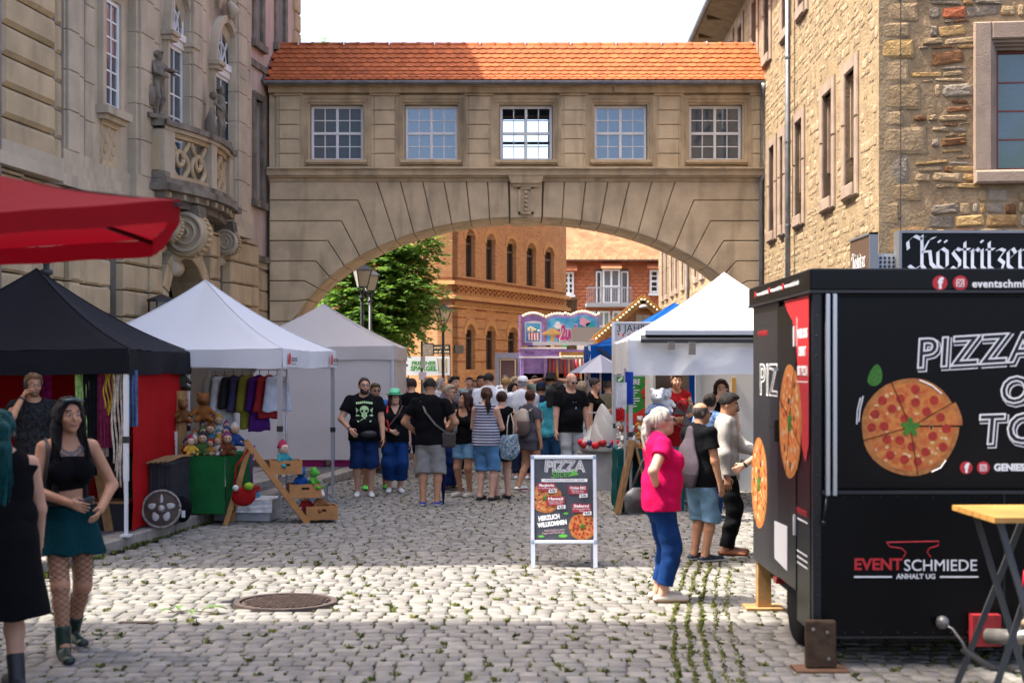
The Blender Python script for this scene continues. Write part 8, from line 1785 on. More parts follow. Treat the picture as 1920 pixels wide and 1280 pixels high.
# wooden supports under the trailer
sp1 = thing('support_block', 'dark brown wooden block on a plank propping the near trailer corner', 'support', (at(1540, 0, 9.15).x, 9.2, 0)); oldw = mat('old_wood', (.085, .055, .035), .8, var=.4, scale=12, bump=.4); b = MB(); b.bb(-.095, .10,-.04, .02, .018, .325); b.build('block', oldw, sp1, bevel=.012); b = MB(); b.bb(-.17, .17,-.12, .10, 0, .017); b.build('plank', mat('plank_brown', (.18, .10, .06), .8, var=.3, scale=10), sp1)
for (x, z) in ((-.05, .27), (.04, .25), (.05, .08)): b = MB(); b.lathe([(0, 0), (.012, 0), (.010,-.008), (0,-.010)], (x,-.04, z), 8, axis='y'); b.build('bolt', steel, sp1)
sp2 = thing('support_post', 'light wooden post on a plank propping the far trailer corner', 'support', (at(1424, 0, 11.6).x+.02, 11.55, 0)); lwd = mat('new_wood', (.40, .24, .10), .7, var=.3, scale=9, bump=.2); b = MB(); b.bb(-.05, .06,-.05, .06, .02, .40); b.build('post', lwd, sp2, bevel=.004); b = MB(); b.bb(-.15, .16,-.12, .14, 0, .019); b.build('plank', lwd, sp2)
# folding bistro table
bt = thing('folding_table', 'folding table with varnished wooden top and grey steel legs before the trailer', 'table', (0, 0, 0)); topm = mat('table_varnish', (.50, .26, .07), .35, var=.3, scale=4, bump=.1); lgm = mat('table_leg', (.075, .078, .08), .4, metal=.5); zt_ = 1.035
A = at(1785, 946, 8.45); B_ = at(1862, 982, 7.75); zt_ = A.z
for k in range(6):
	f0, f1 = k/6, (k+1)/6; pa = Vector((A.x, 8.45, 0)).lerp(Vector((B_.x, 7.72, 0)), f0+.006); pb = Vector((A.x, 8.45, 0)).lerp(Vector((B_.x, 7.72, 0)), f1-.006)
	b = MB(); b.prism([(pa.x, pa.y), (pb.x, pb.y), (pb.x+1.2, pb.y+.06), (pa.x+1.2, pa.y+.06)], zt_-.03, zt_, 'z'); b.build('top_board', topm, bt)
def legbar(p, q, w=.035): b = MB(); b.bar(p, q, w, .018, (0, 1, 0)); b.build('leg', lgm, bt)
F1 = at(1790, 1268, 8.95); legbar((at(1828, 960, 8.3).x, 8.3, zt_-.03), (at(1935, 1240, 8.3).x, 8.3, .02)); legbar((at(1795, 0, 8.5).x, 8.55, .02), (at(1925, 0, 8.5).x, 8.5, zt_-.03)); legbar((at(1880, 985, 7.8).x, 7.85, zt_-.03), (at(1985, 0, 7.8).x, 7.8, .02)); legbar((at(1850, 0, 7.9).x, 7.9, .02), (at(1970, 0, 7.9).x, 7.9, zt_-.03))
b = MB(); b.bar((at(1808, 0, 8.52).x, 8.53, .26), (at(1868, 0, 7.92).x, 7.92, .27), .035, .018); b.build('cross_bar', lgm, bt)
# red parasol at the upper left, close to the camera
pr_ = thing('red_parasol', 'red market parasol reaching in at the upper left edge', 'parasol', (-2.78, 7.38, 0)); rdp = thin('parasol_red', (.40, .006, .015), .5, .6, .4, 4); tipz = 2.66; apz = 2.97; d1 = Vector((-.95, .30, 0)).normalized()*2.25; d2 = Vector((-.30, .95, 0)).normalized()*1.95; tip = Vector((-1.40+2.78, 6.0-7.38, tipz)); C4 = [tip, tip+d1, tip+d1+d2, tip+d2]; cen = (C4[0]+C4[2])/2; cen.z = apz
b = MB()
for i in range(4):
	p, q = C4[i], C4[(i+1) % 4]
	b.grid(lambda u, v, p=p, q=q: tuple(p.lerp(q, u).lerp(cen, v)+Vector((0, 0,-.10*v*(1-v)-.03*(1-abs(2*u-1))*(1-v)))), 10, 10)
b.build('canopy', rdp, pr_, True, fix=False)
for i in range(4):
	p, q = C4[i], C4[(i+1) % 4]; b = MB(); b.grid(lambda u, v, p=p, q=q: tuple(p.lerp(q, u)+Vector((0, 0,-.03*(1-abs(2*u-1))-.095*v+.003*math.sin(u*25)))), 24, 2); b.build('valance', rdp, pr_, True, fix=False)
for i in range(4): b = MB(); b.bar(C4[i]+Vector((0, 0,-.02)), cen+Vector((0, 0,-.05)), .03, .02); b.build('rib', mat('rib_dark', (.05, .02, .02), .5), pr_)
b = MB(); b.tube([(cen.x, cen.y, 0), (cen.x, cen.y, apz)], .028, 10); b.build('pole', woodm, pr_, True); b = MB(); b.lathe([(0, 0), (.3, 0), (.3, .06), (.05, .09), (0, .09)], (cen.x, cen.y, 0), 16); b.build('base', conc, pr_)
b = MB(); q = C4[0].lerp(C4[1], .42).lerp(cen, .30); b.box((q.x, q.y, q.z+.02), (.07, .02, .05)); b.build('clip', alu, pr_); b = MB(); q = C4[0].lerp(C4[1], .75)+Vector((0, .18,-.12)); b.tube([q, q+Vector((0, 0,-.09))], [.045, .03], 10); b.build('rib_knob', mat('brass', (.22, .12, .04), .4, metal=.6), pr_, True)
street_lamp('dark lamp post rising behind the black tent', 87, 395, 470, 18.7, .125)
# pizza slices A-board
ab = thing('pizza_board', 'aluminium A-frame board advertising pizza slices standing on the cobbles', 'sandwich board', (0, 13.9, 0)); bx0 = lambda x: (x-960)/FPX*13.9; bz0 = lambda y: CAMZ+(HORIZ-y)/FPX*13.9
sil = mat('board_silver', (.62, .63, .64), .35, metal=.5); til = R(-9)
ar = empty('front_board'); ar.parent = ab; ar.location = (bx0(1058), 0, 0); W2, H0, H1 = .325, .235, 1.105
b = MB(); b.bb(-W2+.02, W2-.02,-.004, .004, H0+.02, H1-.02); b.build('poster', mat('poster_slate', (.035, .038, .046), .45, var=.4, scale=5, col2=(.055, .06, .07)), ar)
for q in ((-W2, W2, H1-.035, H1), (-W2, W2, H0, H0+.035)): b = MB(); b.bb(q[0], q[1],-.016, .012, q[2], q[3]); b.build('frame_rail', sil, ar, bevel=.006)
for s in (-1, 1): b = MB(); b.bb(min(s*W2, s*(W2-.035)), max(s*W2, s*(W2-.035)),-.015, .012, H0+.035, H1-.035); b.build('frame_rail', sil, ar, bevel=.004); b = MB(); b.bb(min(s*W2, s*(W2-.04)), max(s*W2, s*(W2-.04)),-.012, .012, .0, H0); b.build('leg', sil, ar)
for sx_ in (-1, 1):
	for zq in (H0+.018, H1-.018): b = MB(); b.box((sx_*(W2-.018),-.012, zq), (.034, .012, .034)); b.build('corner_cap', mat('corner_blue', (.20, .28, .40), .4), ar, bevel=.004)
rr_ = empty('rear_board'); rr_.parent = ab; rr_.location = (bx0(1058), .52, 0); part('rear_sheet', sil, rr_, (-W2, W2,-.01, .01, H0, H1)); part('leg', MATS['pole_white'], rr_, (-W2,-W2+.04,-.01, .01, 0, H0)); part('leg', MATS['pole_white'], rr_, (W2-.04, W2,-.01, .01, 0, H0))
ar.rotation_euler = (R(-12), 0, 0); rr_.rotation_euler = (R(12), 0, 0)
px_ = lambda x: (x-1058)/FPX*13.9; pz_ = lambda y: H1-.0-(y-854)/(1024-854)*(H1-H0); PY =-.0045
for k, (off, m, dx) in enumerate(((.006, prW, .006), (.0035, mat('poster_ink', (.03, .032, .04), .5), .004), (.003, prW, 0), (-.0035, MATS['poster_ink'], 0))): text('PIZZA', .155, m, ar, (px_(1059)+dx, PY-.0008*(k+1), pz_(875)-dx), offset=off, shear=.08, extrude=.0002, fit=.40 if k != 3 else .385)
gsl = mat('print_green', (.10, .42, .05), .5); text('Slices', .105, gsl, ar, (px_(1052), PY-.005, pz_(890)), (R(90), R(-6), 0), shear=.3, fit=.20, offset=.0, extrude=.0002)
b = MB(); b.prism([(px_(1068), pz_(895)), (px_(1078), pz_(881)), (px_(1087), pz_(891))], PY-.004, PY-.002); b.build('slice_icon', gsl, ar)
part('white_bar', prW, ar, (px_(1016), px_(1103), PY-.002, PY, pz_(905), pz_(899))); text('HANDGEMACHT & OFENFRISCH - LECKER', .02, MATS['poster_ink'], ar, (px_(1059), PY-.003, pz_(902)), fit=.40, extrude=.0002)
pizza(ar, (px_(1024), pz_(936)), .15, PY-.001, 'y', True, 3, 'mix'); pizza(ar, (px_(1093), pz_(991)), .135, PY-.001, 'y', True, 11, 'pep')
def tagbox(x0, x1, y0, y1, title, sub, price, pxx, pyy):
	b = MB(); b.prism([(px_(x0), pz_(y0)), (px_(x1), pz_(y0+1)), (px_(x1)-.006, pz_(y1)), (px_(x0)+.004, pz_(y1-1))], PY-.0105, PY-.0095); b.build('red_tag', mat('tag_red', (.30, .02, .035), .5), ar); text(title, .036, prW, ar, (px_((x0+x1)/2), PY-.0115, pz_(y0+5)), offset=.0012, fit=(x1-x0)*.0042, extrude=.0002)
	for k, s in enumerate(sub): text(s, .018, prW, ar, (px_((x0+x1)/2), PY-.0115, pz_(y0+10.5+3.6*k)), extrude=.0002)
	b = MB(); b.prism([(px_(pxx-8), pz_(pyy+4)), (px_(pxx+8), pz_(pyy+3)), (px_(pxx+8), pz_(pyy-4)), (px_(pxx-7), pz_(pyy-3))], PY-.0125, PY-.012); b.build('price_tag', prW, ar); text(price, .034, MATS['poster_ink'], ar, (px_(pxx), PY-.0135, pz_(pyy)), offset=.001, extrude=.0002)
tagbox(1008, 1043, 907, 924, 'Margherita', ['mit Tomatensoße, Käse'], '4,00', 1037, 923); tagbox(1066, 1103, 912, 930, 'Chicken BBQ', ['BBQ Soße, Käse,', 'Hähnchen, Mais'], '5,00', 1095, 932); tagbox(1025, 1060, 933, 952, 'Hawaii', ['Tomatensoße, Käse,', 'Ananas, Schinken'], '4,50', 1053, 954); tagbox(1073, 1109, 947, 965, 'Salami', ['mit Tomatensoße, Käse,', 'Salami'], '4,50', 1102, 966)
text('HERZLICH', .06, prW, ar, (px_(1030), PY-.004, pz_(974)), (R(90), R(-7), 0), offset=.004, fit=.21, extrude=.0002); text('WILLKOMMEN', .06, prW, ar, (px_(1036), PY-.004, pz_(986)), (R(90), R(-7), 0), offset=.004, fit=.29, extrude=.0002)
text('Viele leckere noch', .03, mat('print_pink', (.62, .40, .42), .5), ar, (px_(1040), PY-.004, pz_(998)), (R(90), R(-4), 0), extrude=.0002, fit=.2); text('fragen auf Nachfrage', .03, MATS['print_pink'], ar, (px_(1038), PY-.004, pz_(1003)), (R(90), R(-4), 0), extrude=.0002, fit=.22)
for (x, y, w) in ((1015, 1010, .03), (1056, 1009, .045), (1062, 966, .025)): b = MB(); b.prism(circ(px_(x), pz_(y), w, 10, w*.4), PY-.003, PY-.001); b.build('leaf_print', gsl, ar)
part('footer_line', prW, ar, (px_(1008), px_(1060), PY-.002, PY, pz_(1021.5), pz_(1020.5)))
# ------------------------------------------------------------------ the people
wsh = mat('shoe_white', (.68, .68, .68), .6); bsh = mat('shoe_black', (.015, .015, .016), .5); blue_sh = mat('shoe_blue', (.015, .03, .28), .5); neon = mat('shoe_neon', (.12, .75, .08), .5); brown_sh = mat('shoe_brown', (.28, .09, .03), .4); beige_sh = mat('shoe_beige', (.48, .43, .36), .7)
jeans = cloth('jeans_dark', (.010, .026, .09), var=.35); jblue = cloth('jeans_blue', (.010, .042, .155), var=.35); jlight = cloth('jeans_light', (.16, .32, .48), var=.3); grey = cloth('grey_cotton', (.30, .295, .28)); navy = cloth('navy', (.012, .018, .045)); wht_ = cloth('white_cotton', (.66, .67, .70)); dgrey = cloth('dark_grey', (.055, .056, .066))
def stripes(name, c1, c2, f):
	m = cloth(name, c1); nt = m.node_tree; tc = nt.nodes.new('ShaderNodeTexCoord'); s = nt.nodes.new('ShaderNodeSeparateXYZ'); nt.links.new(tc.outputs['Object'], s.inputs[0]); a = nt.nodes.new('ShaderNodeMath'); a.operation = 'MULTIPLY'; a.inputs[1].default_value = f; nt.links.new(s.outputs[2], a.inputs[0]); q = nt.nodes.new('ShaderNodeMath'); q.operation = 'SINE'; nt.links.new(a.outputs[0], q.inputs[0]); gtn = nt.nodes.new('ShaderNodeMath'); gtn.operation = 'GREATER_THAN'; gtn.inputs[1].default_value = 0.0; nt.links.new(q.outputs[0], gtn.inputs[0]); mx = nt.nodes.new('ShaderNodeMix'); mx.data_type = 'RGBA'; mx.inputs[6].default_value = (*c1, 1); mx.inputs[7].default_value = (*c2, 1); nt.links.new(gtn.outputs[0], mx.inputs[0]); nt.links.new(mx.outputs[2], nt.nodes['Principled BSDF'].inputs['Base Color']); return m
def pattern(name, c1, c2, sc=30):
	return mat('pattern_'+name, c1, .85, var=1.0, scale=sc, col2=c2)
striped = stripes('striped', (.40, .40, .46), (.05, .055, .09), 150)
def skull(i):
	g = mat('print_lime', (.42, .62, .30), .7); s = [circ(.0, .03, .070, 16, .065), circ(0,-.05, .042, 10, .04)]
	for a in range(-4, 5): s.append([(a*.028-.011, .135-abs(a)*.004), (a*.028+.011, .135-abs(a)*.004), (a*.028+.010, .165-abs(a)*.004), (a*.028-.010, .165-abs(a)*.004)])
	for sgn in (-1, 1): s.append([(sgn*-.11,-.13), (sgn*-.095,-.15), (sgn*.11,-.06), (sgn*.095,-.04)]); s.append([(sgn*.085, .03), (sgn*.13, .07), (sgn*.12,-.02)]); s.append(circ(sgn*.115,-.05, .016, 6))
	x_tee_print(s, g, .715)(i)
	x_tee_print([circ(-.032, .015, .020, 8), circ(.032, .015, .020, 8), circ(0,-.025, .010, 5)]+[[(x-.004,-.075), (x+.004,-.075), (x+.004,-.045), (x-.004,-.045)] for x in (-.02, 0, .02)], blk, .715)(i)
	for o in [c for c in i['root'].children if c.name.startswith('print')][-1:]: o.location.y =-.006
def cup(side=-1, c=(.55, .35, .06)):
	def f(i):
		s = side; d = (i['wr'][s]-i['el'][s]).normalized(); p = i['wr'][s]+d*.075+Vector((-s*.035,-.01, 0)); b = MB(); b.lathe([(.0,-.07), (.031,-.07), (.036, .02), (.0, .02)], p, 12); b.build('beer', mat('beer_amber', c, .2), i['root'], True); b = MB(); b.lathe([(.033,-.072), (.042, .085)], p, 12); b.build('cup', mat('cup_clear', (.72, .74, .76), .15, trans=.7), i['root'], True)
	return f
def umbrella(i):
	w = i['wr'][-1]; b = MB(); b.tube([(w.x+.02, w.y-.06, w.z-.02), (w.x+.03, w.y-.05, .40), (w.x+.035, w.y-.045, .0)], [.020, .045, .008], 8); b.build('umbrella', cloth('navy_umbrella', (.01, .015, .07)), i['root'], True); b = MB(); b.tube([(w.x+.035, w.y-.09, .5), (w.x+.03, w.y-.085, .25)], [.012, .014], 6); b.build('umbrella_panel', cloth('cyan_umbrella', (.03, .32, .55)), i['root'], True)
def tattoo(i):
	t = mat('tattoo_ink', (.10, .09, .09), .6); body = [c for c in i['root'].children if c.name.startswith('body')][0]; i2 = dict(i); i2['top'] = body
	x_tee_print([[(s*x0, z0), (s*x1, z1), (s*(x1+.01), z1-.015), (s*x0, z0-.02)] for s in (-1, 1) for (x0, z0, x1, z1) in ((.01, .03, .05, .05), (.03, .01, .08, .035), (.07, .05, .11, .06), (.05, .065, .09, .075), (.085, .02, .12, .035))]+[circ(0, .015, .02, 8)], t, .775)(i2)
	for o in [c for c in i['root'].children if c.name.startswith('print')][-1:]: o.name = 'tattoo'
def belt(m, z=.60):
	def f(i): b = MB(); H = i['H']; b.lathe([(.100*H, z*H-.025), (.103*H, z*H), (.100*H, z*H+.025)], n=22); b.v = [(v[0], v[1]*.70, v[2]) for v in b.v]; b.build('belt', m, i['root'], True); q = MB(); q.box((.0,-.076*H, z*H), (.06, .02, .05)); q.build('buckle', alu, i['root'])
	return f
def choker(i): b = MB(); H = i['H']; b.tube([(0, i['nk'].y*H-.006, .853*H-.012), (0, i['nk'].y*H-.008, .853*H+.012)], .034*H, 14, cap=False); b.build('choker', bsh, i['root'], True)
fish = mat('fishnet', (.20, .10, .07), .6, var=.5, scale=60)
# --- foreground left
p2 = person('woman in black crop top and teal skirt with fishnet tights walking at the left', 128, 9.72, 1.745, 32, tone='tan', build=.88, hips=1.0, bust=1.0, arms=('belly', ((.10,-.10, .565), (1, .6,-.2))), stride=.22, stance=.045, look=(6, 0), top=(cloth('crop_black', (.005, .005, .006)), 0, .645, 'strap', .012, .775), bottom=('skirt', cloth('teal_skirt', (.003, .034, .040)), .40, 1.70), shoes=(mat('boot_green', (.004, .010, .009), .3, var=.8, scale=26, col2=(.008, .035, .02)), 'boot', bsh), hair=('long', (.012, .010, .011)), detail=.0085, extras=[tattoo, choker, belt(bsh, .598), x_strands(150, 'long', 1)], seed=2)
# fishnet: knitted lines round each leg
def net(i):
	H = i['H'];
	for s in (-1, 1):
		b = MB(); a, k, c = w_ = (Vector((s*.052*H, 0, .40*H)), i['kn'][s], i['an'][s]);
		for h in range(7):
			for sg in (-1, 1):
				pts = []
				for t in np.linspace(0, 1, 40):
					z = .42*H+(.09*H-.42*H)*t
					if z > k.z: f = (z-k.z)/(.515*H-k.z); p = k.lerp(Vector((s*.052*H*1.0, 0, .515*H)), f); r = .0375*H+(.049-.036)*H*f
					else: f = (k.z-z)/(k.z-c.z); p = k.lerp(c, f); r = (.0365+.006*math.sin(min(f/.6, 1)*math.pi))*H*(1-.30*f)
					an_ = h*2*math.pi/7+sg*t*13; pts.append((p.x+r*1.0*math.cos(an_), p.y+r*1.02*math.sin(an_)+.001, z))
				b.tube(pts, .0016, 3, False)
		b.build('fishnet', bsh, i['root'])
net(p2)
b = MB(); H_ = p2['H']; b.tube([(-.088*H_, .05, .80*H_), (-.088*H_,-.01, .842*H_), (-.084*H_,-.075, .79*H_), (-.098*H_,-.105, .71*H_), (-.118*H_,-.05, .62*H_), (-.118*H_, .04, .60*H_)], .011, 6); b.build('bag_strap', bsh, p2['root'], True); b = MB(); b.box((-.125*H_, .07, .555*H_), (.07, .17, .15)); b.build('bag', bsh, p2['root'], bevel=.02)
b = MB(); b.tube([p2['hp']((-.07,-.06, .105)), p2['hp']((0,-.085, .115)), p2['hp']((.07,-.06, .105))], .012, 6); b.build('sunglasses_on_hair', mat('shades_teal', (.03, .06, .07), .15), p2['root'], True)
person('woman with teal ponytail in a black dress, back turned, at the left edge', 2, 8.6, 1.69,-140, tone='light', build=1.30, hips=1.12, bust=1.0, arms=('relax', 'down'), top=(cloth('dress_black', (.005, .005, .0055)), 0, .50, 'tank', .012), bottom=('dress', cloth('dress_black', (.005, .005, .0055)), .27, 1.30), shoes=(bsh, 'boot', bsh), hair=('pony', (.006, .085, .085), .52), detail=.0085, seed=5, look=(-10, 0), extras=[x_strands(60, 'lpony', 2)])
# --- inside the black tent
p3 = person('man with glasses holding a phone to his ear inside the black tent', 62, 15.3, 1.76, 25, .125, tone='tan', build=1.08, arms=('phone', 'down'), top=(pattern('band_tee', (.008, .008, .009), (.03, .03, .032)), .5, .5, 'crew'), bottom=('pants', jeans), shoes=(bsh, 'low'), hair=('side', (.22, .13, .07)), stubble=True, glasses='clear', look=(10, 0), extras=[x_watch(-1), x_item(lambda b, i: b.box(Vector(i['hp']((-.095,-.02,-.01))), (.018, .075, .15)), 'phone', mat('phone_black', (.01, .01, .012), .2))])
person('person in dark clothes half hidden behind the hanging scarves', 207, 16.6, 1.68, 60, .125, tone='tan', build=1.0, arms=('down', 'belly'), top=(navy, .5, .5, 'crew'), bottom=('pants', dgrey, 1.9, 1.2), shoes=(bsh, 'low'), hair=('bun', (.03, .02, .015)))
# --- group in the street
person('bearded man in black skull T-shirt and denim shorts, hand on hip', 683, 21.7, 1.80, 6, tone='light', build=1.28, belly=.7, arms=('hip', 'down'), top=(cloth('tee_black', (.006, .0065, .008)), .60, .475, 'crew', .016), bottom=('shorts', jeans, 1.08, 1.22), shoes=(wsh, 'low'), hair=('crop', (.05, .03, .022)), stubble=True, glasses='clear', detail=.0115, look=(12, 0), extras=[skull, x_watch(-1), x_item(lambda b, i: b.sphere((.06,-.20, .53*i['H']), (.13, .05, .06), 12, 7), 'belt_bag', mat('bag_black', (.02, .02, .022), .5))], seed=1)
person('woman in green trilby, black V-neck and blue wide trousers', 740, 22.4, 1.60, 8, tone='pink', build=1.30, hips=1.15, bust=1.15, arms=('belly', 'down'), top=(cloth('tee_black', (.006, .0065, .008)), .5, .50, 'v', .014), bottom=('pants', jblue, 1.62, 1.35), shoes=(wsh, 'low'), hair=('bob', (.06, .03, .02)), glasses='clear', detail=.0115, look=(14, 0), extras=[x_cap(mat('hat_mint', (.20, .66, .40), .8, var=.15, scale=30), style='trilby'), x_shoulder_bag(mat('bag_darkbrown', (.035, .018, .014), .5), mat('strap_brown', (.07, .03, .02), .6),-1, True, (.2, .07, .2), .50), x_item(lambda b, i: b.tube([(-.10,-.20, .60*i['H']), (-.13,-.15, .74*i['H']), (-.11,-.02, .845*i['H'])], .018, 6), 'red_strap', mat('strap_red', (.5, .02, .02), .6))], seed=2)
person('man in neon green trainers mostly hidden between the skull-shirt man and hat woman', 703, 22.9, 1.70, 20, tone='tan', build=1.0, arms=('down', 'down'), stance=.10, top=(cloth('blue_tee', (.05, .12, .35)), .5, .5), bottom=('shorts', wht_, 1.0), shoes=(neon, 'low', bsh), hair=('short', (.14, .09, .05)), glasses='sun', seed=3)
person('man in black polo and grey shorts, back turned, with a shoulder bag', 806, 20.2, 1.80, 176, tone='tan', build=1.22, belly=.3, arms=('hip', 'hip'), top=(cloth('polo_black', (.006, .006, .007)), .60, .485, 'polo', .016), bottom=('shorts', grey, 1.10, 1.22), shoes=(blue_sh, 'low'), hair=('crop', (.025, .02, .016)), detail=.0115, look=(0,-8), extras=[x_shoulder_bag(mat('bag_leather', (.035, .028, .022), .45), mat('strap_olive', (.13, .12, .10), .6),-1, False, (.25, .09, .21), .52), x_watch(-1), umbrella, x_item(lambda b, i: b.tube([(.0, i['nk'].y*i['H']-.004, .842*i['H']), (0, i['nk'].y*i['H']-.004, .856*i['H'])], .047*i['H'], 16, False), 'orange_collar', mat('collar_orange', (.6, .16, .02), .7))], seed=4)
person('woman in black vest top and denim shorts holding a cup of beer', 872, 21.7, 1.57,-28, tone='tan', build=1.12, hips=1.08, bust=1.05, arms=('cup', 'down'), top=(cloth('vest_black', (.006, .006, .007)), 0, .515, 'tank', .013), bottom=('shorts', jlight, .62, 1.25), shoes=(beige_sh, 'slip'), hair=('bob', (.045, .016, .012)), detail=.0115, look=(-30, 8), extras=[cup(-1)], seed=5)
person('woman in striped sleeveless top and light denim shorts with long brown ponytail', 911, 21.0, 1.66, 158, tone='pink', build=1.18, hips=1.15, bust=1.05, arms=('belly', 'belly'), top=(striped, 0, .485, 'tank', .014), bottom=('shorts', cloth('denim_sky', (.10, .24, .42)), 1.05, 1.18), shoes=(bsh, 'slip', bsh), hair=('pony', (.075, .035, .018)), detail=.0115, glasses='clear', look=(35, 0), extras=[x_strands(40, 'pony', 4)], seed=6)
def tote(i):
	H = i['H']; v = Vol((-.3,-.02, .36*H), (.22, .36, .66*H), .013); v.ell((-.03, .20, .50*H), (.17, .06, .125*H), .02); v.plane((0, 0, .60*H), (0, 0, 1)); v.fold(.008, 4); V, F = v.surf(); inst('tote_bag', np_mesh('tote', V, F, [pattern('leaves', (.02, .10, .18), (.45, .48, .46), 26)]), i['root'])
	b = MB()
	for x in (-.1, .0): b.tube([(x, .2, .595*H), (x-.02, .16, .70*H), (-.06*H, .06, .83*H), (-.065*H, 0, .852*H)], .010, 6)
	b.build('tote_handle', cloth('ecru', (.5, .44, .36)), i['root'], True)
person('woman in black dress carrying a leaf-patterned tote bag', 942, 21.25, 1.60, 200, tone='pink', build=1.05, hips=1.05, bust=1.0, arms=('belly', 'belly'), top=(cloth('dress_jersey', (.005, .005, .006)), 0, .5, 'tank', .012), bottom=('dress', cloth('dress_jersey', (.005, .005, .006)), .36, 1.12), shoes=(mat('sandal_black', (.02, .02, .02), .6), 'slip', bsh), hair=('bun', (.06, .03, .016)), detail=.0115, look=(-35,-5), extras=[tote], seed=7)
person('woman in grey dress with a brown backpack walking away', 993, 22.4, 1.60, 135, tone='tan', build=1.0, hips=1.18, bust=1.0, arms=('down', 'down'), stride=.20, top=(cloth('dress_grey', (.075, .072, .085)), .5, .5, 'crew', .012), bottom=('dress', cloth('dress_grey', (.075, .072, .085)), .42, 1.0), shoes=(wsh, 'low', mat('sole_red', (.3, .04, .05), .6)), hair=('bun', (.085, .03, .015)), detail=.0115, look=(25, 0), extras=[x_backpack(mat('pack_brown', (.14, .095, .085), .6), mat('pack_beige', (.30, .25, .20), .6))], seed=8)
person('bald man in black T-shirt and pale grey trousers looking down', 1070, 23.3, 1.87, 22, tone='pink', build=1.10, belly=.2, arms=('down', 'down'), top=(cloth('tee_black', (.006, .0065, .008)), .58, .485, 'crew', .016), bottom=('pants', cloth('pale_grey', (.34, .36, .37))), shoes=(bsh, 'low'), hair=('bald', (.4, .35, .3)), glasses='sun', detail=.0115, look=(8,-20), extras=[x_tee_print([circ(-.02, .05, .007, 6), circ(.03, .05, .007, 6), [(.01,-.06), (.04,-.05), (.03,-.02)]], mat('print_sky', (.25, .45, .6), .6), .72)], seed=9)
person('woman in teal patterned top and jeans beside the bald man', 1033, 24.2, 1.62, 170, tone='light', build=1.05, hips=1.08, bust=1, arms=('down', 'down'), top=(pattern('teal_flower', (.03, .22, .28), (.08, .40, .46), 40), .5, .48, 'crew'), bottom=('pants', cloth('denim_mid', (.03, .10, .22))), shoes=(bsh, 'low'), hair=('bob', (.012, .010, .010)), seed=10)
person('man in white shirt and white cap, back turned', 979, 25.0, 1.79, 170, tone='pink', build=1.20, belly=.2, arms=('down', 'down'), top=(wht_, 1.2, .46, 'polo', .02), bottom=('pants', navy), shoes=(wsh, 'low'), hair=('ring', (.45, .42, .4)), look=(35, 0), extras=[x_cap(mat('cap_white', (.66, .66, .66), .8))], seed=11)
person('broad man in white T-shirt with short dark hair, back turned', 917, 25.3, 1.86, 178, tone='pink', build=1.30, belly=.2, arms=('down', 'down'), top=(wht_, .6, .46, 'crew', .016), bottom=('pants', jeans), shoes=(bsh, 'low'), hair=('crop', (.03, .02, .016)), look=(-20, 0), seed=12)
person('man with dark glasses facing the camera behind the white T-shirt man', 902, 28.4, 1.80, 5, tone='tan', build=.95, arms=('down', 'down'), top=(dgrey, .6, .48, 'crew'), bottom=('pants', jeans), shoes=(bsh, 'low'), hair=('short', (.02, .016, .014)), glasses='clear', seed=13)
person('short-haired blonde woman in black tee behind the polo-shirt man', 841, 22.6, 1.68, 60, tone='light', build=1.1, bust=1, arms=('belly', 'down'), top=(pattern('black_red', (.008, .008, .009), (.03, .025, .026)), .55, .48, 'crew'), bottom=('pants', jeans), shoes=(bsh, 'low'), hair=('short', (.42, .33, .22)), glasses='sun', seed=14)
person('young man with dark hair in grey print tee behind the blonde woman', 852, 26.0, 1.80, 25, tone='light', build=.95, arms=('down', 'down'), top=(pattern('grey_print', (.10, .10, .12), (.20, .20, .24), 30), .55, .48, 'crew'), bottom=('pants', navy), shoes=(bsh, 'low'), hair=('short', (.03, .02, .015)), look=(15, 0), seed=15)
person('person in a plain black top, back turned, at the corner of the beige tent', 772, 25.2, 1.76, 185, tone='pink', build=1.15, arms=('down', 'down'), top=(blk, .5, .46, 'crew'), bottom=('shorts', navy, 1.0), shoes=(bsh, 'low'), hair=('short', (.05, .03, .02)), seed=16)
person('woman with straw hat and mint scarf seen above the crowd at the left', 803, 27.5, 1.74, 100, tone='pink', build=1.0, bust=1, arms=('down', 'down'), top=(cloth('mint', (.18, .45, .36)), .5, .48, 'crew'), bottom=('pants', grey), shoes=(bsh, 'low'), hair=('bob', (.55, .5, .42)), extras=[x_cap(mat('straw', (.36, .24, .10), .9, var=.3, scale=40), style='sun')], seed=17)
person('man in sage shirt and dark hat with both hands raised to his head', 1032, 27.0, 1.84, 185, tone='tan', build=1.25, arms=('head', 'head'), top=(cloth('sage', (.16, .21, .17)), .9, .46, 'polo', .02), bottom=('pants', dgrey), shoes=(bsh, 'low'), hair=('short', (.03, .02, .02)), extras=[x_cap(mat('hat_black', (.02, .02, .02), .8), style='sun')], seed=18)
person('person in navy jacket and dark cap in the middle of the crowd', 1014, 25.2, 1.68, 185, tone='tan', build=1.0, arms=('down', 'down'), top=(navy, 1.95, .46, 'polo'), bottom=('pants', dgrey), shoes=(bsh, 'low'), hair=('short', (.02, .015, .012)), extras=[x_cap(navy)], seed=19)
person('person with black curly hair behind the grey-dress woman', 1046, 24.9, 1.66, 195, tone='brown', build=1.0, arms=('down', 'down'), top=(blk, .6, .46, 'crew'), bottom=('pants', dgrey), shoes=(bsh, 'low'), hair=('afro', (.012, .01, .01)), seed=20)
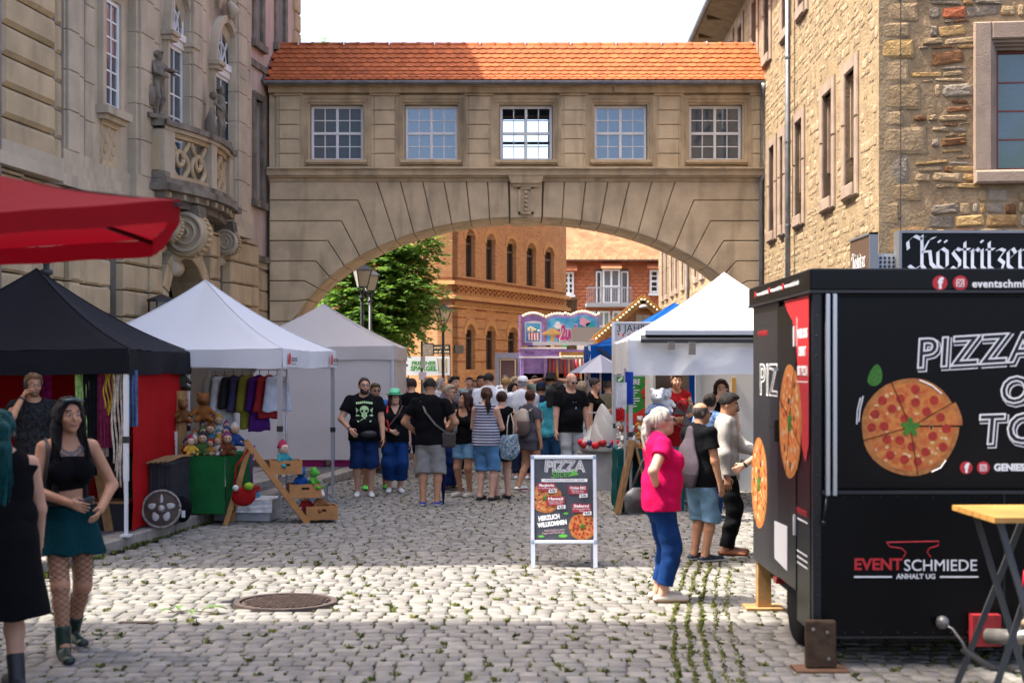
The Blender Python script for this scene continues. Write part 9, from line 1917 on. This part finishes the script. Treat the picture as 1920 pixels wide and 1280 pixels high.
def icecone(i):
	s = 1; d = (i['wr'][s]-i['el'][s]).normalized(); p = i['wr'][s]+d*.09; b = MB(); b.lathe([(.004,-.05), (.022, .04)], p, 8); b.build('cone', mat('wafer', (.45, .24, .09), .7), i['root'], True); b = MB(); b.lathe([(.026, .04), (.034, .07), (.02, .11), (.002, .14)], p, 10); b.build('ice_cream', mat('ice_white', (.66, .64, .6)), i['root'], True)
person('woman in black lace dress eating an ice cream cone', 1114, 25.8, 1.76, 72, tone='pink', build=1.15, hips=1.05, bust=1.05, arms=('down', 'cup'), top=(cloth('lace_black', (.006, .006, .007)), .35, .5, 'scoop'), bottom=('dress', cloth('lace_black', (.006, .006, .007)), .28, 1.1), shoes=(bsh, 'low'), hair=('bun', (.05, .04, .035)), look=(0,-18), extras=[icecone], seed=21)
cr = [(948, 29, 1.76, 170, 'short', (.45, .30, .12), wht_, 'blond man in white standing in the middle of the crowd'), (966, 30, 1.74, 20, 'curly', (.50, .36, .20), cloth('peach', (.55, .36, .26)), 'curly blonde woman in peach in the middle of the crowd'), (962, 27.2, 1.66, 30, 'long', (.015, .012, .01), navy, 'young woman with long black hair left of the white cap'), (1090, 26.0, 1.70, 150, 'bob', (.35, .27, .18), blk, 'blonde woman in black behind the bald man'), (880, 33, 1.74, 0, 'short', (.06, .04, .03), cloth('mint2', (.30, .45, .42)), 'distant person in pale mint left of the glasses man'), (889, 34.5, 1.66, 10, 'bob', (.10, .06, .04), wht_, 'distant woman in white left of the glasses man'), (1003, 34, 1.76, 0, 'short', (.1, .06, .04), cloth('rust', (.35, .12, .05)), 'distant person in rust red by the carnival stall'), (1060, 33, 1.72, 40, 'bob', (.12, .06, .03), cloth('orange_tee', (.55, .25, .10)), 'distant woman in orange by the hut canopy'), (1082, 31, 1.74,-40, 'short', (.05, .03, .02), cloth('lilac', (.35, .28, .45)), 'distant person in lilac near the striped umbrella'), (1140, 27.6, 1.70, 200, 'short', (.10, .07, .05), cloth('khaki', (.16, .15, .10)), 'person in khaki by the blue stall'), (826, 31, 1.72, 60, 'bob', (.5, .45, .4), cloth('white_blouse', (.6, .58, .56)), 'grey-haired woman in white beyond the straw hat'), (1100, 31.5, 1.68, 190, 'short', (.35, .3, .25), cloth('navy2', (.03, .04, .10)), 'person in navy beside the blue stall tent'), (948, 38, 1.75, 0, 'short', (.05, .03, .02), cloth('grey2', (.2, .2, .22)), 'distant person in grey by the kiosk cabin'), (760, 33, 1.72, 90, 'short', (.05, .03, .02), cloth('wine', (.2, .03, .05)), 'distant person in wine red under the asparagus banner'), (1022, 36, 1.7, 170, 'long', (.1, .05, .03), cloth('cream2', (.5, .45, .38)), 'distant woman in cream at the carnival counter')]
for k, (x, Y, h, f, hr, hc, tm_, lab) in enumerate(cr): person(lab, x, Y, h, f, tone=['light', 'pink', 'tan'][k % 3], build=1.0+.05*(k % 4), bust=1.0 if 'woman' in lab else 0, arms=[('down', 'down'), ('belly', 'down'), ('cup', 'down')][k % 3], top=(tm_, .55, .48, 'crew'), bottom=('pants', [jeans, dgrey, grey][k % 3]), shoes=(bsh, 'low'), hair=(hr, hc), detail=.015, seed=30+k)
# --- queue on the right
def blackbag(i):
	H = i['H']; v = Vol((-.45,-.15, .40*H), (.1, .42, .66*H), .012); v.ell((.10, .17, .505*H), (.06, .11, .075*H), .02); v.cone((.10, .17, .49*H), (.10, .16, .58*H), .10, .06, .02, (.6, 1, 1)); v.plane((0, 0, .585*H), (0, 0, 1)); v.plane((0, 0, .45*H), (0, 0,-1)); v.fold(.010, 2, 20, 20); V, F = v.surf(); inst('handbag', np_mesh('handbag', V, F, [mat('bag_black_leather', (.022, .023, .025), .55, bump=.5, bscale=14)]), i['root']); b = MB(); b.tube([(.10, .10, .58*H), (.09, .12, .70*H), (.06*H, .0, .855*H), (.09, .13, .72*H), (.10, .22, .58*H)], .010, 6); b.build('handbag_strap', mat('bag_black_leather', (.03, .03, .03)), i['root'], True)
person('grey-haired woman with ponytail in a crimson blouse and jeans in the queue', 1238, 11.95, 1.615, 98, tone='pink', build=1.25, belly=.35, hips=1.08, bust=1.1, arms=('hipback', 'down'), top=(cloth('crimson', (.58, .006, .085), var=.25), .42, .475, 'crew', .02), bottom=('pants', jblue, 1.78, .92), shoes=(beige_sh, 'low', mat('sole_tan', (.45, .30, .16), .7)), hair=('pony', (.60, .55, .47)), glasses='clear', detail=.0085, extras=[blackbag, x_strands(60, 'pony', 3)], seed=22, look=(0, 3))
def stringbag(i):
	H = i['H']; v = Vol((-.28, .0, .46*H), (.28, .34, .86*H), .012); v.ell((0, .145, .60*H), (.16, .04, .13*H), .03); v.cone((0, .14, .62*H), (0, .12, .82*H), .14, .05, .03, (1.0, .4, 1)); v.fold(.007, 5); V, F = v.surf(); fz = V[F].mean(1)[:, 2]; inst('string_bag', np_mesh('stringbag', V, F, [cloth('mauve', (.095, .075, .09)), cloth('mauve_dark', (.05, .038, .047))], (fz < .555*H).astype(int)), i['root'])
person('man in black tee with a mauve string bag on his back in the queue', 1312, 14.4, 1.60, 120, tone='tan', build=1.15, belly=.35, arms=('down', 'down'), top=(cloth('tee_black', (.006, .0065, .008)), .55, .47, 'crew', .016), bottom=('shorts', cloth('denim_washed', (.17, .30, .42), var=.4), 1.12, 1.18), shoes=(mat('shoe_navy', (.012, .02, .035), .6), 'low'), hair=('ring', (.09, .07, .06)), glasses='sun', detail=.0095, extras=[stringbag, x_watch(1)], seed=23, look=(-10, 0))
person('man in beige shirt and black trousers drinking beer at the front of the queue', 1363, 14.9, 1.685, 78, tone='tan', build=1.0, arms=('down', 'fwd'), top=(cloth('shirt_beige', (.46, .43, .38)), 1.95, .47, 'polo', .02), bottom=('pants', cloth('trouser_black', (.008, .008, .009)), 1.95, 1.05), shoes=(brown_sh, 'low', mat('sole_brown', (.10, .05, .03), .7)), hair=('short', (.022, .016, .013)), detail=.0095, extras=[cup(1), belt(bsh, .585), x_item(lambda b, i: b.sphere((.10,-.15, .56*i['H']), (.10, .05, .05), 10, 7), 'belt_bag', mat('bag_khaki', (.16, .12, .06), .6))], seed=24, look=(0,-14))
person('person mostly hidden behind the trailer reaching out a hand with a watch', 1468, 14.0, 1.62,-95, tone='light', build=1.0, arms=('down', 'reach'), top=(cloth('tee_black', (.006, .0065, .008)), .55, .47, 'crew'), bottom=('pants', dgrey), shoes=(bsh, 'low'), hair=('short', (.05, .03, .02)), extras=[x_watch(1)], detail=.0095, seed=25)
person('young woman with dark hair serving behind the stall counter', 1352, 19.9, 1.78, 0, tone='light', build=.95, bust=1, arms=('face', 'down'), top=(cloth('vest_black', (.006, .006, .007)), .3, .48, 'crew'), bottom=('pants', dgrey), shoes=(bsh, 'low'), hair=('bob', (.035, .018, .012)), look=(-5,-5), seed=26)
person('woman in blue floral blouse seen from behind under the white tent', 1331, 18.2, 1.62, 150, tone='light', build=1.05, bust=1, arms=('cup', 'down'), top=(pattern('blue_flower', (.04, .13, .36), (.35, .45, .62), 34), .5, .48, 'crew'), bottom=('pants', jeans), shoes=(bsh, 'low'), hair=('bun', (.03, .018, .014)), seed=27)
person('vendor in a red apron standing in the booth doorway', 1268, 23.6, 1.86, 5, tone='light', build=1.1, bust=1, arms=('belly', 'belly'), top=(cloth('apron_red', (.30, .012, .018)), 0, .46, 'crew', .02), bottom=('skirt', cloth('apron_red', (.30, .012, .018)), .34, 1.1), shoes=(bsh, 'low'), hair=('short', (.1, .06, .04)), seed=28)
